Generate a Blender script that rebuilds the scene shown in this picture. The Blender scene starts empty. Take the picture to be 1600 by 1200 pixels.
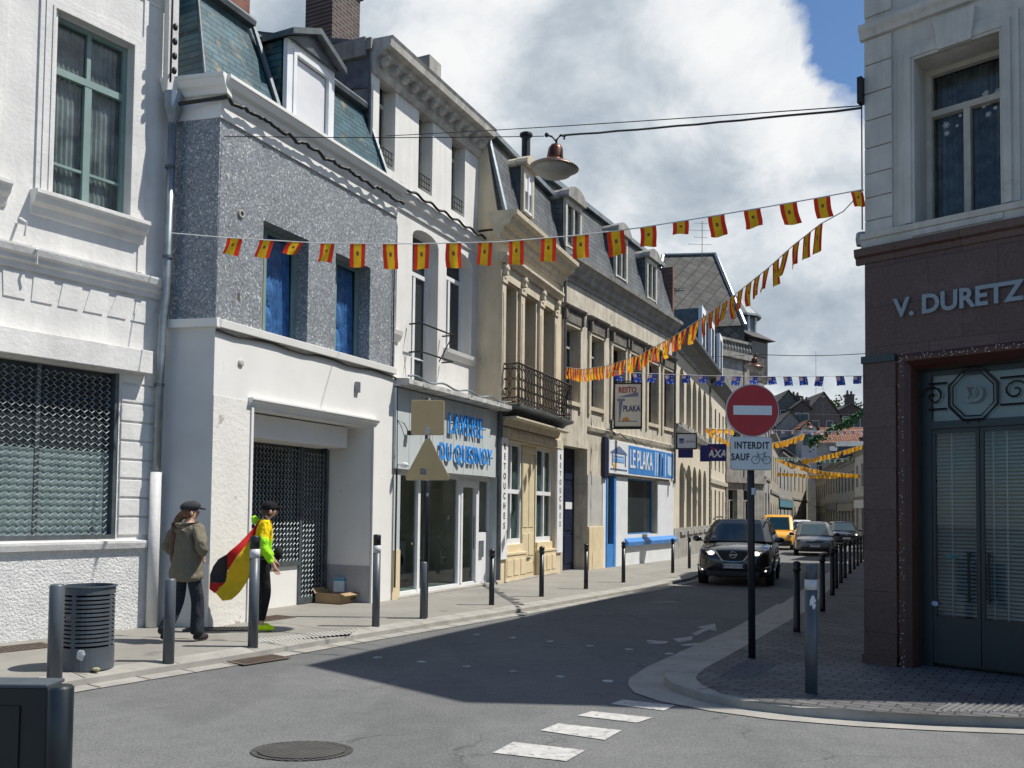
import bpy, bmesh, math, random
from mathutils import Vector, Matrix
from mathutils.geometry import tessellate_polygon
random.seed(7)
R = math.radians
scene = bpy.context.scene
COL = scene.collection
# ------------------------------------------------------------------ camera
FPX, CX, CY, CAMZ = 1350.0, 800.0, 746.0, 1.7
PITCH, ROLL = 0.0385, 0.011
CM = Matrix.Rotation(math.pi/2+PITCH, 3, 'X') @ Matrix.Rotation(ROLL, 3, 'Z')
cd = bpy.data.cameras.new('camera'); cam = bpy.data.objects.new('camera', cd); COL.objects.link(cam)
cam.matrix_world = Matrix.Translation((0, 0, CAMZ)) @ CM.to_4x4()
cd.sensor_width = 36; cd.lens = FPX/1600*36; cd.shift_y = (CY-600)/1600; cd.clip_end = 5000; cd.clip_start = .05
scene.camera = cam
O = Vector((0, 0, CAMZ))
PH = .10
def ray(px, py): return CM @ Vector(((px-CX)/FPX, -(py-CY)/FPX, -1))
def gz(y):
    return -.006*min(max(y-12, 0), 90)
def G(px, py, h=0.0):
    r = ray(px, py); z = h
    for _ in range(12):
        t = (z-CAMZ)/r.z; p = O+r*t; z = gz(p.y)+h
    return p
def atY(px, py, Y):
    r = ray(px, py); return O+r*(Y/r.y)
# ------------------------------------------------------------------ materials
MATS = {}
def nt(name):
    m = bpy.data.materials.new(name); m.use_nodes = True
    n = m.node_tree; b = n.nodes['Principled BSDF']; return m, n, b
def L(n, a, b): n.links.new(a, b)
def rgb(c): return (c[0], c[1], c[2], 1)
def coords(n, sc=(1, 1, 1)):
    tc = n.nodes.new('ShaderNodeTexCoord'); mp = n.nodes.new('ShaderNodeMapping')
    mp.inputs['Scale'].default_value = sc; L(n, tc.outputs['Object'], mp.inputs['Vector']); return mp.outputs['Vector']
def noise(n, vec, scale, detail=6, rough=.6):
    t = n.nodes.new('ShaderNodeTexNoise'); t.inputs['Scale'].default_value = scale
    t.inputs['Detail'].default_value = detail; t.inputs['Roughness'].default_value = rough
    L(n, vec, t.inputs['Vector']); return t.outputs['Fac']
def ramp(n, fac, stops):
    r = n.nodes.new('ShaderNodeValToRGB'); e = r.color_ramp.elements
    while len(e) < len(stops): e.new(.5)
    for i, (p, c) in enumerate(stops):
        e[i].position = p; e[i].color = rgb(c) if not isinstance(c, (int, float)) else (c, c, c, 1)
    L(n, fac, r.inputs['Fac']); return r.outputs['Color']
def mixc(n, fac, a, b, mode='MIX'):
    m = n.nodes.new('ShaderNodeMix'); m.data_type = 'RGBA'; m.blend_type = mode
    for s, v in ((m.inputs['Factor'], fac), (m.inputs['A'], a), (m.inputs['B'], b)):
        if isinstance(v, (int, float)): s.default_value = v
        elif isinstance(v, tuple): s.default_value = rgb(v)
        else: L(n, v, s)
    return m.outputs['Result']
def bumpn(n, b, h, st, dist=.01):
    u = n.nodes.new('ShaderNodeBump'); u.inputs['Strength'].default_value = st; u.inputs['Distance'].default_value = dist
    L(n, h, u.inputs['Height']); L(n, u.outputs['Normal'], b.inputs['Normal'])
def mat(name, c1, c2=None, rough=.8, scale=3, bump=.3, bscale=60, metal=0, lo=.35, hi=.65, streak=0, dirt=None, coat=0, spec=.5, bdist=.01):
    if name in MATS: return MATS[name]
    m, n, b = nt(name); MATS[name] = m
    c2 = c2 or tuple(x*.82 for x in c1)
    v = coords(n)
    base = ramp(n, noise(n, v, scale), [(lo, c2), (hi, c1)])
    if streak:
        vs = coords(n, (1, 1, .1))
        base = mixc(n, streak, base, ramp(n, noise(n, vs, 5, 8, .7), [(.38, .45), (.6, 1.0)]), 'MULTIPLY')
    if dirt:
        dc, lo2, hi2, dsc = dirt
        base = mixc(n, ramp(n, noise(n, v, dsc, 9, .7), [(lo2, 0.0), (hi2, 1.0)]), base, dc)
    L(n, base, b.inputs['Base Color'])
    b.inputs['Roughness'].default_value = rough; b.inputs['Metallic'].default_value = metal
    b.inputs['Specular IOR Level'].default_value = spec; b.inputs['Coat Weight'].default_value = coat
    if bump: bumpn(n, b, noise(n, v, bscale, 5), bump, bdist)
    return m
def brickmat(name, cols, mortar, w, h, ms=.01, axes='xz', rough=.8, bump=.6, off=.5, rot=0, var=.35, vs=2.5, msmooth=.1, spec=.4, dirt=None):
    if name in MATS: return MATS[name]
    m, n, b = nt(name); MATS[name] = m
    tc = n.nodes.new('ShaderNodeTexCoord'); sp = n.nodes.new('ShaderNodeSeparateXYZ'); L(n, tc.outputs['Object'], sp.inputs[0])
    cb = n.nodes.new('ShaderNodeCombineXYZ'); o = {'x': 'X', 'y': 'Y', 'z': 'Z'}
    L(n, sp.outputs[o[axes[0]]], cb.inputs['X']); L(n, sp.outputs[o[axes[1]]], cb.inputs['Y'])
    mp = n.nodes.new('ShaderNodeMapping'); mp.inputs['Rotation'].default_value = (0, 0, rot); L(n, cb.outputs[0], mp.inputs['Vector'])
    t = n.nodes.new('ShaderNodeTexBrick'); L(n, mp.outputs[0], t.inputs['Vector'])
    t.offset = off; t.inputs['Scale'].default_value = 1; t.inputs['Brick Width'].default_value = w; t.inputs['Row Height'].default_value = h
    t.inputs['Mortar Size'].default_value = ms; t.inputs['Mortar Smooth'].default_value = msmooth; t.inputs['Bias'].default_value = 0
    t.inputs['Color1'].default_value = rgb(cols[0]); t.inputs['Color2'].default_value = rgb(cols[1]); t.inputs['Mortar'].default_value = rgb(mortar)
    vv = tc.outputs['Object']
    base = mixc(n, var, t.outputs['Color'], ramp(n, noise(n, vv, vs, 8, .65), [(.35, .35), (.65, 1.25)]), 'MULTIPLY')
    if dirt:
        dc, lo2, hi2, dsc = dirt
        base = mixc(n, ramp(n, noise(n, vv, dsc, 9, .7), [(lo2, 0.0), (hi2, 1.0)]), base, dc)
    L(n, base, b.inputs['Base Color']); b.inputs['Roughness'].default_value = rough; b.inputs['Specular IOR Level'].default_value = spec
    inv = n.nodes.new('ShaderNodeMath'); inv.operation = 'SUBTRACT'; inv.inputs[0].default_value = 1; L(n, t.outputs['Fac'], inv.inputs[1])
    ad = n.nodes.new('ShaderNodeMath'); ad.operation = 'MULTIPLY_ADD'; L(n, noise(n, vv, 70, 4), ad.inputs[0]); ad.inputs[1].default_value = .3; L(n, inv.outputs[0], ad.inputs[2])
    bumpn(n, b, ad.outputs[0], bump, .01)
    return m
def mosaic(name, cell, stops, rough=.35, bump=.25):
    m, n, b = nt(name); MATS[name] = m
    v = coords(n, (1/cell,)*3)
    fl = n.nodes.new('ShaderNodeVectorMath'); fl.operation = 'FLOOR'; L(n, v, fl.inputs[0])
    ad = n.nodes.new('ShaderNodeVectorMath'); ad.operation = 'ADD'; L(n, fl.outputs[0], ad.inputs[0]); ad.inputs[1].default_value = (.5, .5, .5)
    wn = n.nodes.new('ShaderNodeTexWhiteNoise'); wn.noise_dimensions = '3D'; L(n, ad.outputs[0], wn.inputs['Vector'])
    c = ramp(n, wn.outputs['Value'], stops)
    n.nodes[-1].color_ramp.interpolation = 'CONSTANT'
    c = mixc(n, .5, c, ramp(n, noise(n, coords(n), 1.2, 6), [(.35, .75), (.65, 1.1)]), 'MULTIPLY')
    L(n, c, b.inputs['Base Color']); b.inputs['Roughness'].default_value = rough
    bumpn(n, b, wn.outputs['Value'], bump, .004)
    return m
def glossy_glass(name, tint=(.02, .025, .03), rough=.03, alpha=None):
    if name in MATS: return MATS[name]
    m, n, b = nt(name); MATS[name] = m
    b.inputs['Base Color'].default_value = rgb(tint); b.inputs['Roughness'].default_value = rough; b.inputs['IOR'].default_value = 1.52
    v = coords(n); bumpn(n, b, noise(n, v, 1.3, 1), .06, .02)
    if alpha is not None:
        tr = n.nodes.new('ShaderNodeBsdfTransparent'); tr.inputs[0].default_value = (.86, .90, .90, 1)
        gl = n.nodes.new('ShaderNodeBsdfGlossy'); gl.inputs['Roughness'].default_value = .02
        fr = n.nodes.new('ShaderNodeFresnel'); fr.inputs['IOR'].default_value = 1.6
        ge = n.nodes.new('ShaderNodeNewGeometry'); ib = n.nodes.new('ShaderNodeMath'); ib.operation = 'SUBTRACT'; ib.inputs[0].default_value = 1; L(n, ge.outputs['Backfacing'], ib.inputs[1])
        fb_ = n.nodes.new('ShaderNodeMath'); fb_.operation = 'MULTIPLY'; L(n, fr.outputs[0], fb_.inputs[0]); L(n, ib.outputs[0], fb_.inputs[1])
        mx = n.nodes.new('ShaderNodeMixShader'); L(n, fb_.outputs[0], mx.inputs[0]); L(n, tr.outputs[0], mx.inputs[1]); L(n, gl.outputs[0], mx.inputs[2])
        L(n, mx.outputs[0], n.nodes['Material Output'].inputs['Surface'])
    return m
def cloth(name, c, tr=.35, rough=.9, fold=0):
    if name in MATS: return MATS[name]
    m, n, b = nt(name); MATS[name] = m
    v = coords(n)
    col = mixc(n, .5, c, ramp(n, noise(n, v, 14, 4), [(.3, .75), (.7, 1.1)]), 'MULTIPLY')
    L(n, col, b.inputs['Base Color']); b.inputs['Roughness'].default_value = rough; b.inputs['Specular IOR Level'].default_value = .2
    if tr:
        t = n.nodes.new('ShaderNodeBsdfTranslucent'); L(n, col, t.inputs[0]); mx = n.nodes.new('ShaderNodeMixShader'); mx.inputs[0].default_value = tr
        L(n, b.outputs[0], mx.inputs[1]); L(n, t.outputs[0], mx.inputs[2]); L(n, mx.outputs[0], n.nodes['Material Output'].inputs['Surface'])
    if fold:
        vs = coords(n, (1, 1, .55)); bumpn(n, b, noise(n, vs, fold, 3, .6), .9, .06)
    else: bumpn(n, b, noise(n, v, 90, 3), .2, .004)
    return m
def emit(name, c, s):
    if name in MATS: return MATS[name]
    m, n, b = nt(name); MATS[name] = m
    b.inputs['Base Color'].default_value = rgb(c); b.inputs['Emission Color'].default_value = rgb(c); b.inputs['Emission Strength'].default_value = s
    return m
# colours
white = mat('white_plaster', (.72, .71, .68), (.60, .59, .57), .85, 1.6, .35, 18, streak=.16, dirt=((.42, .40, .37), .62, .8, 2.2), bdist=.02)
rough_plaster = mat('rough_plaster', (.70, .70, .68), (.58, .58, .57), .9, 6, .9, 30, bdist=.035, dirt=((.30, .29, .27), .60, .85, 3))
whiteshop = mat('white_shop_paint', (.74, .73, .70), (.68, .67, .64), .6, 1.2, .12, 40, dirt=((.40, .36, .33), .66, .70, 2.4))
peeling = mat('peeling_paint', (.70, .68, .64), (.64, .62, .58), .75, 2, .5, 14, dirt=((.42, .37, .34), .62, .635, 3.0), bdist=.02)
greyshop = mat('shop_pale_grey', (.50, .54, .54), (.44, .48, .48), .5, 1.0, .05, 30)
b2wall = mat('white_stucco_upper', (.72, .71, .68), (.64, .63, .60), .85, 1.2, .25, 25, streak=.18, bdist=.02)
cement = mat('grey_cement_render', (.27, .27, .26), (.17, .17, .17), .9, 2.0, .5, 20, streak=.5)
cream = mat('cream_stucco', (.66, .56, .40), (.55, .47, .34), .85, 1.4, .25, 22, streak=.2, dirt=((.26, .22, .16), .62, .82, 1.8))
creamtrim = mat('cream_stone_trim', (.62, .55, .42), (.50, .44, .33), .85, 4, .4, 30, streak=.35, dirt=((.2, .17, .13), .58, .8, 4))
oldcream = mat('weathered_cream_render', (.64, .58, .47), (.47, .43, .35), .9, 1.8, .5, 16, streak=.55, dirt=((.16, .15, .13), .56, .78, 2.4))
sooty = mat('sooty_stone', (.20, .18, .15), (.08, .072, .065), .95, 5, .8, 18, bdist=.03)
axacream = mat('pale_cream_render', (.62, .56, .44), (.52, .47, .37), .85, 1.5, .25, 25, streak=.25)
stone = mat('grey_limestone', (.36, .35, .32), (.22, .21, .19), .9, 2.5, .5, 16, streak=.45, dirt=((.12, .115, .1), .6, .8, 3))
rbstone = mat('pale_grey_stone', (.56, .545, .50), (.46, .45, .415), .8, 2.2, .3, 30, streak=.35, dirt=((.24, .22, .19), .60, .82, 3.5))
granite = brickmat('brown_granite', [(.088, .050, .042), (.110, .066, .055)], (.032, .02, .018), .66, .44, .0035, 'xz', .42, .12, var=.55, vs=38, dirt=((.15, .11, .10), .55, .78, 1.4))
granite2 = mat('red_mosaic_base', (.07, .024, .018), (.045, .015, .012), .4, 30, .2, 60)
zinc = mat('zinc', (.30, .34, .36), (.20, .23, .25), .45, 5, .1, 30, metal=.7)
zincd = mat('dark_zinc', (.13, .15, .16), (.08, .09, .10), .5, 5, .15, 30, metal=.5)
teal = brickmat('teal_slates', [(.02, .075, .10), (.055, .13, .16)], (.008, .025, .035), .32, .105, .008, 'xz', .45, .9, var=.6, dirt=((.20, .17, .10), .56, .66, 2.6))
slate = brickmat('grey_slates', [(.085, .095, .105), (.13, .14, .145)], (.025, .028, .03), .26, .16, .007, 'xz', .5, .9, var=.5)
slateold = brickmat('old_diamond_slates', [(.075, .073, .066), (.125, .12, .105)], (.025, .025, .022), .42, .42, .02, 'xz', .7, 1.0, off=0, rot=R(45), var=.7, vs=1.5, dirt=((.06, .07, .03), .55, .75, 2))
slatefar = brickmat('far_slates', [(.045, .042, .042), (.085, .075, .07)], (.03, .03, .03), .5, .35, .02, 'xz', .7, .8)
redtile = brickmat('red_roof_tiles', [(.22, .085, .05), (.30, .14, .085)], (.07, .03, .02), .28, .42, .05, 'xz', .85, 1.0, off=0, var=.7)
browntile = brickmat('brown_roof_tiles', [(.15, .10, .06), (.21, .15, .10)], (.05, .035, .025), .25, .28, .03, 'xz', .85, 1.0, var=.6)
brick = brickmat('dark_chimney_brick', [(.10, .065, .055), (.055, .04, .036)], (.16, .15, .14), .23, .078, .012, 'xz', .9, .8)
redbrick = brickmat('red_chimney_brick', [(.26, .085, .05), (.20, .07, .045)], (.16, .13, .12), .23, .078, .012, 'xz', .9, .8)
terracotta = mat('terracotta', (.33, .13, .07), (.22, .09, .05), .85, 8, .4, 40)
mosaicm = mosaic('grey_glass_mosaic', .022, [(0, (.145, .16, .18)), (.2, (.22, .24, .26)), (.5, (.28, .30, .32)), (.74, (.19, .205, .225)), (.90, (.38, .41, .43)), (.97, (.54, .56, .53))])
palestone = mat('pale_weathered_stone', (.52, .50, .46), (.38, .365, .33), .9, 3.0, .4, 18, streak=.5, dirt=((.17, .16, .14), .60, .80, 4))
granitecurb = mat('kerb_granite', (.34, .325, .29), (.26, .25, .225), .8, 3, .25, 120, dirt=((.22, .20, .17), .55, .8, 5))
asphalt = None
sagegreen = mat('sage_green_paint', (.20, .29, .27), (.16, .24, .225), .5, 4, .05, 40)
whiteframe = mat('white_window_paint', (.74, .75, .76), (.66, .67, .68), .4, 3, .03, 40)
oldwhite = mat('aged_white_frame', (.56, .54, .46), (.42, .40, .34), .6, 5, .15, 50, dirt=((.2, .18, .14), .6, .75, 8))
brownwood = mat('brown_window_wood', (.10, .05, .03), (.06, .03, .02), .6, 6, .1, 40)
blackiron = mat('black_iron', (.012, .012, .014), (.02, .018, .016), .5, 6, .1, 60, metal=.3)
rustiron = mat('weathered_iron', (.045, .036, .03), (.02, .017, .015), .7, 12, .3, 60)
bollgrey = mat('bollard_grey_paint', (.075, .09, .105), (.06, .072, .085), .42, 6, .06, 60)
bollblack = mat('bollard_black_paint', (.014, .015, .018), (.010, .011, .013), .35, 8, .05, 60)
reflband = mat('pale_reflective_band', (.55, .56, .56), (.48, .49, .5), .4, 8, .02, 60)
darkgap = mat('dark_interior', (.015, .016, .018), (.01, .01, .012), .9, 4, 0)
laundry_in = mat('laundry_interior', (.16, .22, .21), (.10, .14, .135), .8, 1.5, 0)
shopdark = mat('dim_shop_interior', (.06, .075, .075), (.03, .04, .04), .8, 1.5, 0)
glassd = glossy_glass('window_glass', (.025, .032, .036))
glassb = glossy_glass('car_glass', (.008, .03, .045), .02)
glassc = glossy_glass('clear_glass', (.02, .02, .02), .02, alpha=1)
glassg = glossy_glass('greenish_glass', (.025, .06, .06), .04)
curtain = mat('net_curtain', (.62, .63, .62), (.38, .40, .42), .9, 7, .3, 30, streak=.5)
bluecloth = mat('blue_cloth', (.10, .28, .62), (.04, .13, .36), .9, 6, .4, 20, bdist=.03)
blackrub = mat('black_rubber', (.012, .012, .012), (.018, .018, .018), .85, 10, .2, 60)
cable = mat('black_cable', (.012, .012, .014), (.02, .02, .02), .6, 10, 0)
signblue = mat('sign_blue', (.05, .22, .55), (.04, .18, .47), .45, 3, 0)
letterblue = mat('letter_blue', (.025, .27, .72), (.02, .24, .66), .4, 3, 0)
navy = mat('navy_paint', (.008, .014, .045), (.006, .010, .03), .45, 3, .05, 40)
axanavy = mat('deep_blue_board', (.02, .02, .16), (.016, .016, .13), .4, 3, 0)
doorcream = mat('cream_door_paint', (.64, .55, .36), (.56, .48, .31), .5, 3, .06, 40)
creampanel = mat('cream_panel_paint', (.66, .55, .37), (.58, .48, .31), .6, 3, .06, 40)
# ------------------------------------------------------------------ mesh builder
class MB:
    def __init__(s): s.v = []; s.f = []; s.m = []; s.k = 0
    def face(s, pts):
        b = len(s.v); s.v += [tuple(p) for p in pts]; s.f.append(tuple(range(b, b+len(pts)))); s.m.append(s.k)
    def box(s, x0, x1, y0, y1, z0, z1):
        b = len(s.v)
        s.v += [(x, y, z) for x in (x0, x1) for y in (y0, y1) for z in (z0, z1)]
        for q in ((0, 1, 3, 2), (4, 6, 7, 5), (0, 4, 5, 1), (2, 3, 7, 6), (0, 2, 6, 4), (1, 5, 7, 3)):
            s.f.append(tuple(b+i for i in q)); s.m.append(s.k)
        return s
    def obox(s, c, ax, ay, az, h):                      # oriented box: centre, 3 unit axes, half sizes
        b = len(s.v); c = Vector(c); ax, ay, az = Vector(ax), Vector(ay), Vector(az)
        for i in (-1, 1):
            for j in (-1, 1):
                for k in (-1, 1): s.v.append(tuple(c+ax*h[0]*i+ay*h[1]*j+az*h[2]*k))
        for q in ((0, 1, 3, 2), (4, 6, 7, 5), (0, 4, 5, 1), (2, 3, 7, 6), (0, 2, 6, 4), (1, 5, 7, 3)):
            s.f.append(tuple(b+i for i in q)); s.m.append(s.k)
        return s
    def ext(s, poly, vec, cap=True):                    # extrude a 3D polygon along vec
        n = len(poly); b = len(s.v); v = Vector(vec)
        s.v += [tuple(p) for p in poly]+[tuple(Vector(p)+v) for p in poly]
        for i in range(n):
            j = (i+1) % n; s.f.append((b+i, b+j, b+n+j, b+n+i)); s.m.append(s.k)
        if cap:
            for t in tessellate_polygon([[Vector(p) for p in poly]]):
                s.f.append(tuple(b+i for i in t)); s.m.append(s.k)
                s.f.append(tuple(b+n+i for i in t)); s.m.append(s.k)
        return s
    def prof(s, yz, x0, x1): return s.ext([(x0, y, z) for y, z in yz], (x1-x0, 0, 0))
    def plate(s, xz, y0, y1): return s.ext([(x, y0, z) for x, z in xz], (0, y1-y0, 0))
    def flat(s, xy, z0, z1): return s.ext([(x, y, z0) for x, y in xy], (0, 0, z1-z0))
    def tube(s, pts, r, n=6, cap=True):
        pts = [Vector(p) for p in pts]; rings = []
        for i, p in enumerate(pts):
            d = (pts[min(i+1, len(pts)-1)]-pts[max(i-1, 0)])
            if d.length < 1e-9: d = Vector((0, 0, 1))
            d.normalize(); a = Vector((0, 0, 1)) if abs(d.z) < .9 else Vector((1, 0, 0))
            u = d.cross(a).normalized(); w = d.cross(u)
            rr = r[i] if isinstance(r, (list, tuple)) else r
            b = len(s.v); rings.append(b)
            for k in range(n):
                t = 2*math.pi*k/n; s.v.append(tuple(p+(u*math.cos(t)+w*math.sin(t))*rr))
        for a, b in zip(rings, rings[1:]):
            for k in range(n): s.f.append((a+k, a+(k+1) % n, b+(k+1) % n, b+k)); s.m.append(s.k)
        if cap:
            s.f.append(tuple(rings[0]+k for k in range(n))); s.m.append(s.k)
            s.f.append(tuple(rings[-1]+k for k in range(n))); s.m.append(s.k)
        return s
    def lathe(s, rz, c=(0, 0, 0), n=20, sx=1, sy=1):
        rings = []
        for r, z in rz:
            rings.append(len(s.v))
            for k in range(n):
                t = 2*math.pi*k/n; s.v.append((c[0]+math.cos(t)*r*sx, c[1]+math.sin(t)*r*sy, c[2]+z))
        for a, b in zip(rings, rings[1:]):
            for k in range(n): s.f.append((a+k, a+(k+1) % n, b+(k+1) % n, b+k)); s.m.append(s.k)
        s.f.append(tuple(rings[0]+k for k in range(n))); s.m.append(s.k)
        s.f.append(tuple(rings[-1]+k for k in range(n))); s.m.append(s.k)
        return s
    def ell(s, c, r, n=12, h=8, M=None):
        rows = []
        for i in range(h+1):
            a = math.pi*i/h; rows.append(len(s.v))
            for k in range(n):
                t = 2*math.pi*k/n; p = Vector((r[0]*math.sin(a)*math.cos(t), r[1]*math.sin(a)*math.sin(t), r[2]*math.cos(a)))
                if M: p = M @ p
                s.v.append(tuple(p+Vector(c)))
        for a, b in zip(rows, rows[1:]):
            for k in range(n): s.f.append((a+k, a+(k+1) % n, b+(k+1) % n, b+k)); s.m.append(s.k)
        return s
    def sheet(s, polys, y=0, flip=False):               # outer + holes in xz at y
        pts = [Vector((x, y, z)) for p in polys for x, z in p]
        b = len(s.v); s.v += [tuple(p) for p in pts]
        for t in tessellate_polygon([[Vector((x, z, 0)) for x, z in p] for p in polys]):
            s.f.append(tuple(b+i for i in t)); s.m.append(s.k)
        return s
    def build(s, name, m=None, parent=None, smooth=False, bevel=0, subsurf=0, loc=None):
        me = bpy.data.meshes.new(name); me.from_pydata(s.v, [], s.f)
        bm = bmesh.new(); bm.from_mesh(me); bmesh.ops.remove_doubles(bm, verts=bm.verts, dist=1e-5)
        bmesh.ops.recalc_face_normals(bm, faces=bm.faces); bm.to_mesh(me); bm.free()
        ms = m if isinstance(m, list) else [m]
        for x in ms: me.materials.append(x)
        if len(ms) > 1 and len(me.polygons) == len(s.m):
            for p, k in zip(me.polygons, s.m): p.material_index = k
        if smooth:
            for p in me.polygons: p.use_smooth = True
            me.update()
        o = bpy.data.objects.new(name, me); COL.objects.link(o)
        if parent: o.parent = parent
        if loc: o.location = loc
        if bevel:
            b = o.modifiers.new('bevel', 'BEVEL'); b.width = bevel; b.segments = 2; b.limit_method = 'ANGLE'; b.angle_limit = R(35)
        if subsurf:
            b = o.modifiers.new('subsurf', 'SUBSURF'); b.levels = b.render_levels = subsurf
        return o
def tag(o, label=None, cat=None, group=None, kind=None):
    if label: o['label'] = label
    if cat: o['category'] = cat
    if group: o['group'] = group
    if kind: o['kind'] = kind
    return o
def empty(name, loc, rz=0, label=None, cat=None, group=None):
    o = bpy.data.objects.new(name, None); COL.objects.link(o); o.location = loc; o.rotation_euler = (0, 0, rz)
    o.empty_display_size = .2
    return tag(o, label, cat, group)
def kids(o): return [c for c in bpy.data.objects if c.parent == o]
def copy_tree(o, parent=None):
    c = o.copy(); COL.objects.link(c); c.parent = parent
    for ch in kids(o): copy_tree(ch, c)
    return c
def text(name, s, size, m, parent, loc, rot=(math.pi/2, 0, 0), ext=.004, bold=0.0, sx=1.0, align='CENTER', space=1.0, shear=0):
    cu = bpy.data.curves.new(name, 'FONT'); cu.body = s; cu.size = size; cu.extrude = ext; cu.offset = bold
    cu.align_x = align; cu.align_y = 'CENTER'; cu.space_character = space; cu.resolution_u = 3; cu.shear = shear
    t = bpy.data.objects.new(name, cu); COL.objects.link(t)
    dg = bpy.context.evaluated_depsgraph_get(); me = bpy.data.meshes.new_from_object(t.evaluated_get(dg))
    bpy.data.objects.remove(t); bpy.data.curves.remove(cu)
    me.name = name; me.materials.clear(); me.materials.append(m)
    o = bpy.data.objects.new(name, me); COL.objects.link(o)
    o.location = loc; o.rotation_euler = rot; o.scale = (sx, 1, 1)
    if parent: o.parent = parent
    return o
# ------------------------------------------------------------------ facade frames
class Frame:
    def __init__(s, P, d, name=None, label=None, cat='building', group=None):
        s.P = Vector((P[0], P[1])); s.d = Vector((d[0], d[1])).normalized(); s.i = Vector((-s.d.y, s.d.x))
        s.rz = math.atan2(s.d.y, s.d.x)
        s.root = empty(name, (s.P.x, s.P.y, 0), s.rz, label, cat, group) if name else None
    def uz(s, px, py, off=0):
        r = ray(px, py); q = s.P+s.i*off
        t = ((q-Vector((O.x, O.y))).dot(s.i))/(Vector((r.x, r.y)).dot(s.i))
        h = O+r*t; return (Vector((h.x, h.y))-s.P).dot(s.d), h.z
    def u(s, px, off=0, py=700): return s.uz(px, py, off)[0]
    def z(s, px, py, off=0): return s.uz(px, py, off)[1]
    def op(s, tl, br, off=0):
        a = s.uz(*tl, off); b = s.uz(*br, off); return (a[0], b[1], b[0], a[1])
    def W(s, u, y, z): p = s.P+s.d*u+s.i*y; return Vector((p.x, p.y, z))

def rect(o): u0, z0, u1, z1 = o; return [(u0, z0), (u1, z0), (u1, z1), (u0, z1)]
def arch(o, rise=None, n=8):
    u0, z0, u1, z1 = o; w = (u1-u0)/2; rise = w if rise is None else rise
    pts = [(u0, z0), (u1, z0)]
    for i in range(n+1):
        a = math.pi*i/n; pts.append((u0+w+w*math.cos(a), z1-rise+rise*math.sin(a)))
    return pts
def wall(root, name, m, x0, x1, z0, z1, holes, y=0, body=None, revm=None):
    """holes: list of (poly, depth)"""
    b = MB(); b.sheet([[(x0, z0), (x1, z0), (x1, z1), (x0, z1)]]+[h[0] for h in holes], y)
    b.k = 1 if revm else 0
    for p, dep in holes:
        n = len(p)
        for i in range(n):
            a, c = p[i], p[(i+1) % n]
            b.face([(a[0], y, a[1]), (c[0], y, c[1]), (c[0], y+dep, c[1]), (a[0], y+dep, a[1])])
    b.k = 0
    if body:
        for x in (x0, x1): b.face([(x, y, z0), (x, body, z0), (x, body, z1), (x, y, z1)])
        b.face([(x0, body, z0), (x1, body, z0), (x1, body, z1), (x0, body, z1)])
        b.face([(x0, y, z1), (x1, y, z1), (x1, body, z1), (x0, body, z1)])
    return b.build(name, [m, revm] if revm else m, root)
def window(root, o, dep, fm, gm=None, cols=2, transom=None, bars=(), fw=.06, topcols=None, name='window', fd=.05, m=.015, sill=None, sillm=None, ceil=None):
    u0, z0, u1, z1 = o; gm = gm or glassd; b = MB(); y0, y1 = dep-fd, dep+.01
    u0 -= m; u1 += m; z0 -= m; z1 += m
    b.box(u0, u0+fw, y0, y1, z0, z1); b.box(u1-fw, u1, y0, y1, z0, z1)
    b.box(u0+fw, u1-fw, y0+.002, y1, z0, z0+fw); b.box(u0+fw, u1-fw, y0+.002, y1, z1-fw, z1)
    zt = z1-fw
    if transom:
        zt = z0+(z1-z0)*transom; b.box(u0+fw, u1-fw, y0-.012, y1, zt-fw*.6, zt+fw*.6)
        for i in range(1, (topcols or 1)):
            x = u0+(u1-u0)*i/topcols; b.box(x-fw*.35, x+fw*.35, y0+.004, y1, zt+fw*.6, z1-fw)
        zt -= fw*.6
    for i in range(1, cols):
        x = u0+(u1-u0)*i/cols; b.box(x-fw*.6, x+fw*.6, y0-.006, y1, z0+fw, zt)
    for t in bars:
        z = z0+(zt-z0)*t
        for i in range(cols):
            a = u0+(u1-u0)*i/cols; c = u0+(u1-u0)*(i+1)/cols
            b.box(a+fw*.62, c-fw*.62, y0+.006, y1, z-fw*.22, z+fw*.22)
    w = b.build(name, fm, root)
    MB().box(u0+.002, u1-.002, dep-.006, dep+.004, z0+.002, z1-.002).build('pane', gm, w)
    if sill:
        s = MB(); s.prof([(.02, z0-.09), (-sill, z0-.09), (-sill-.03, z0-.03), (-sill-.03, z0), (.02, z0+.02)], u0-.08, u1+.08)
        s.build('sill', sillm or fm, w)
    return w
def cornice(root, name, m, x0, x1, z0, z1, out, steps=None, y=0):
    """classic stepped profile"""
    h = z1-z0
    pr = steps or [(0, 0), (.12, .0), (.15, .18), (.35, .25), (.45, .45), (.8, .55), (.85, .72), (1, .80), (1, 1), (0, 1.04)]
    return MB().prof([(y+.01 if a == 0 else y-a*out, z0+b*h) for a, b in pr], x0, x1).build(name, m, root)
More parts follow.
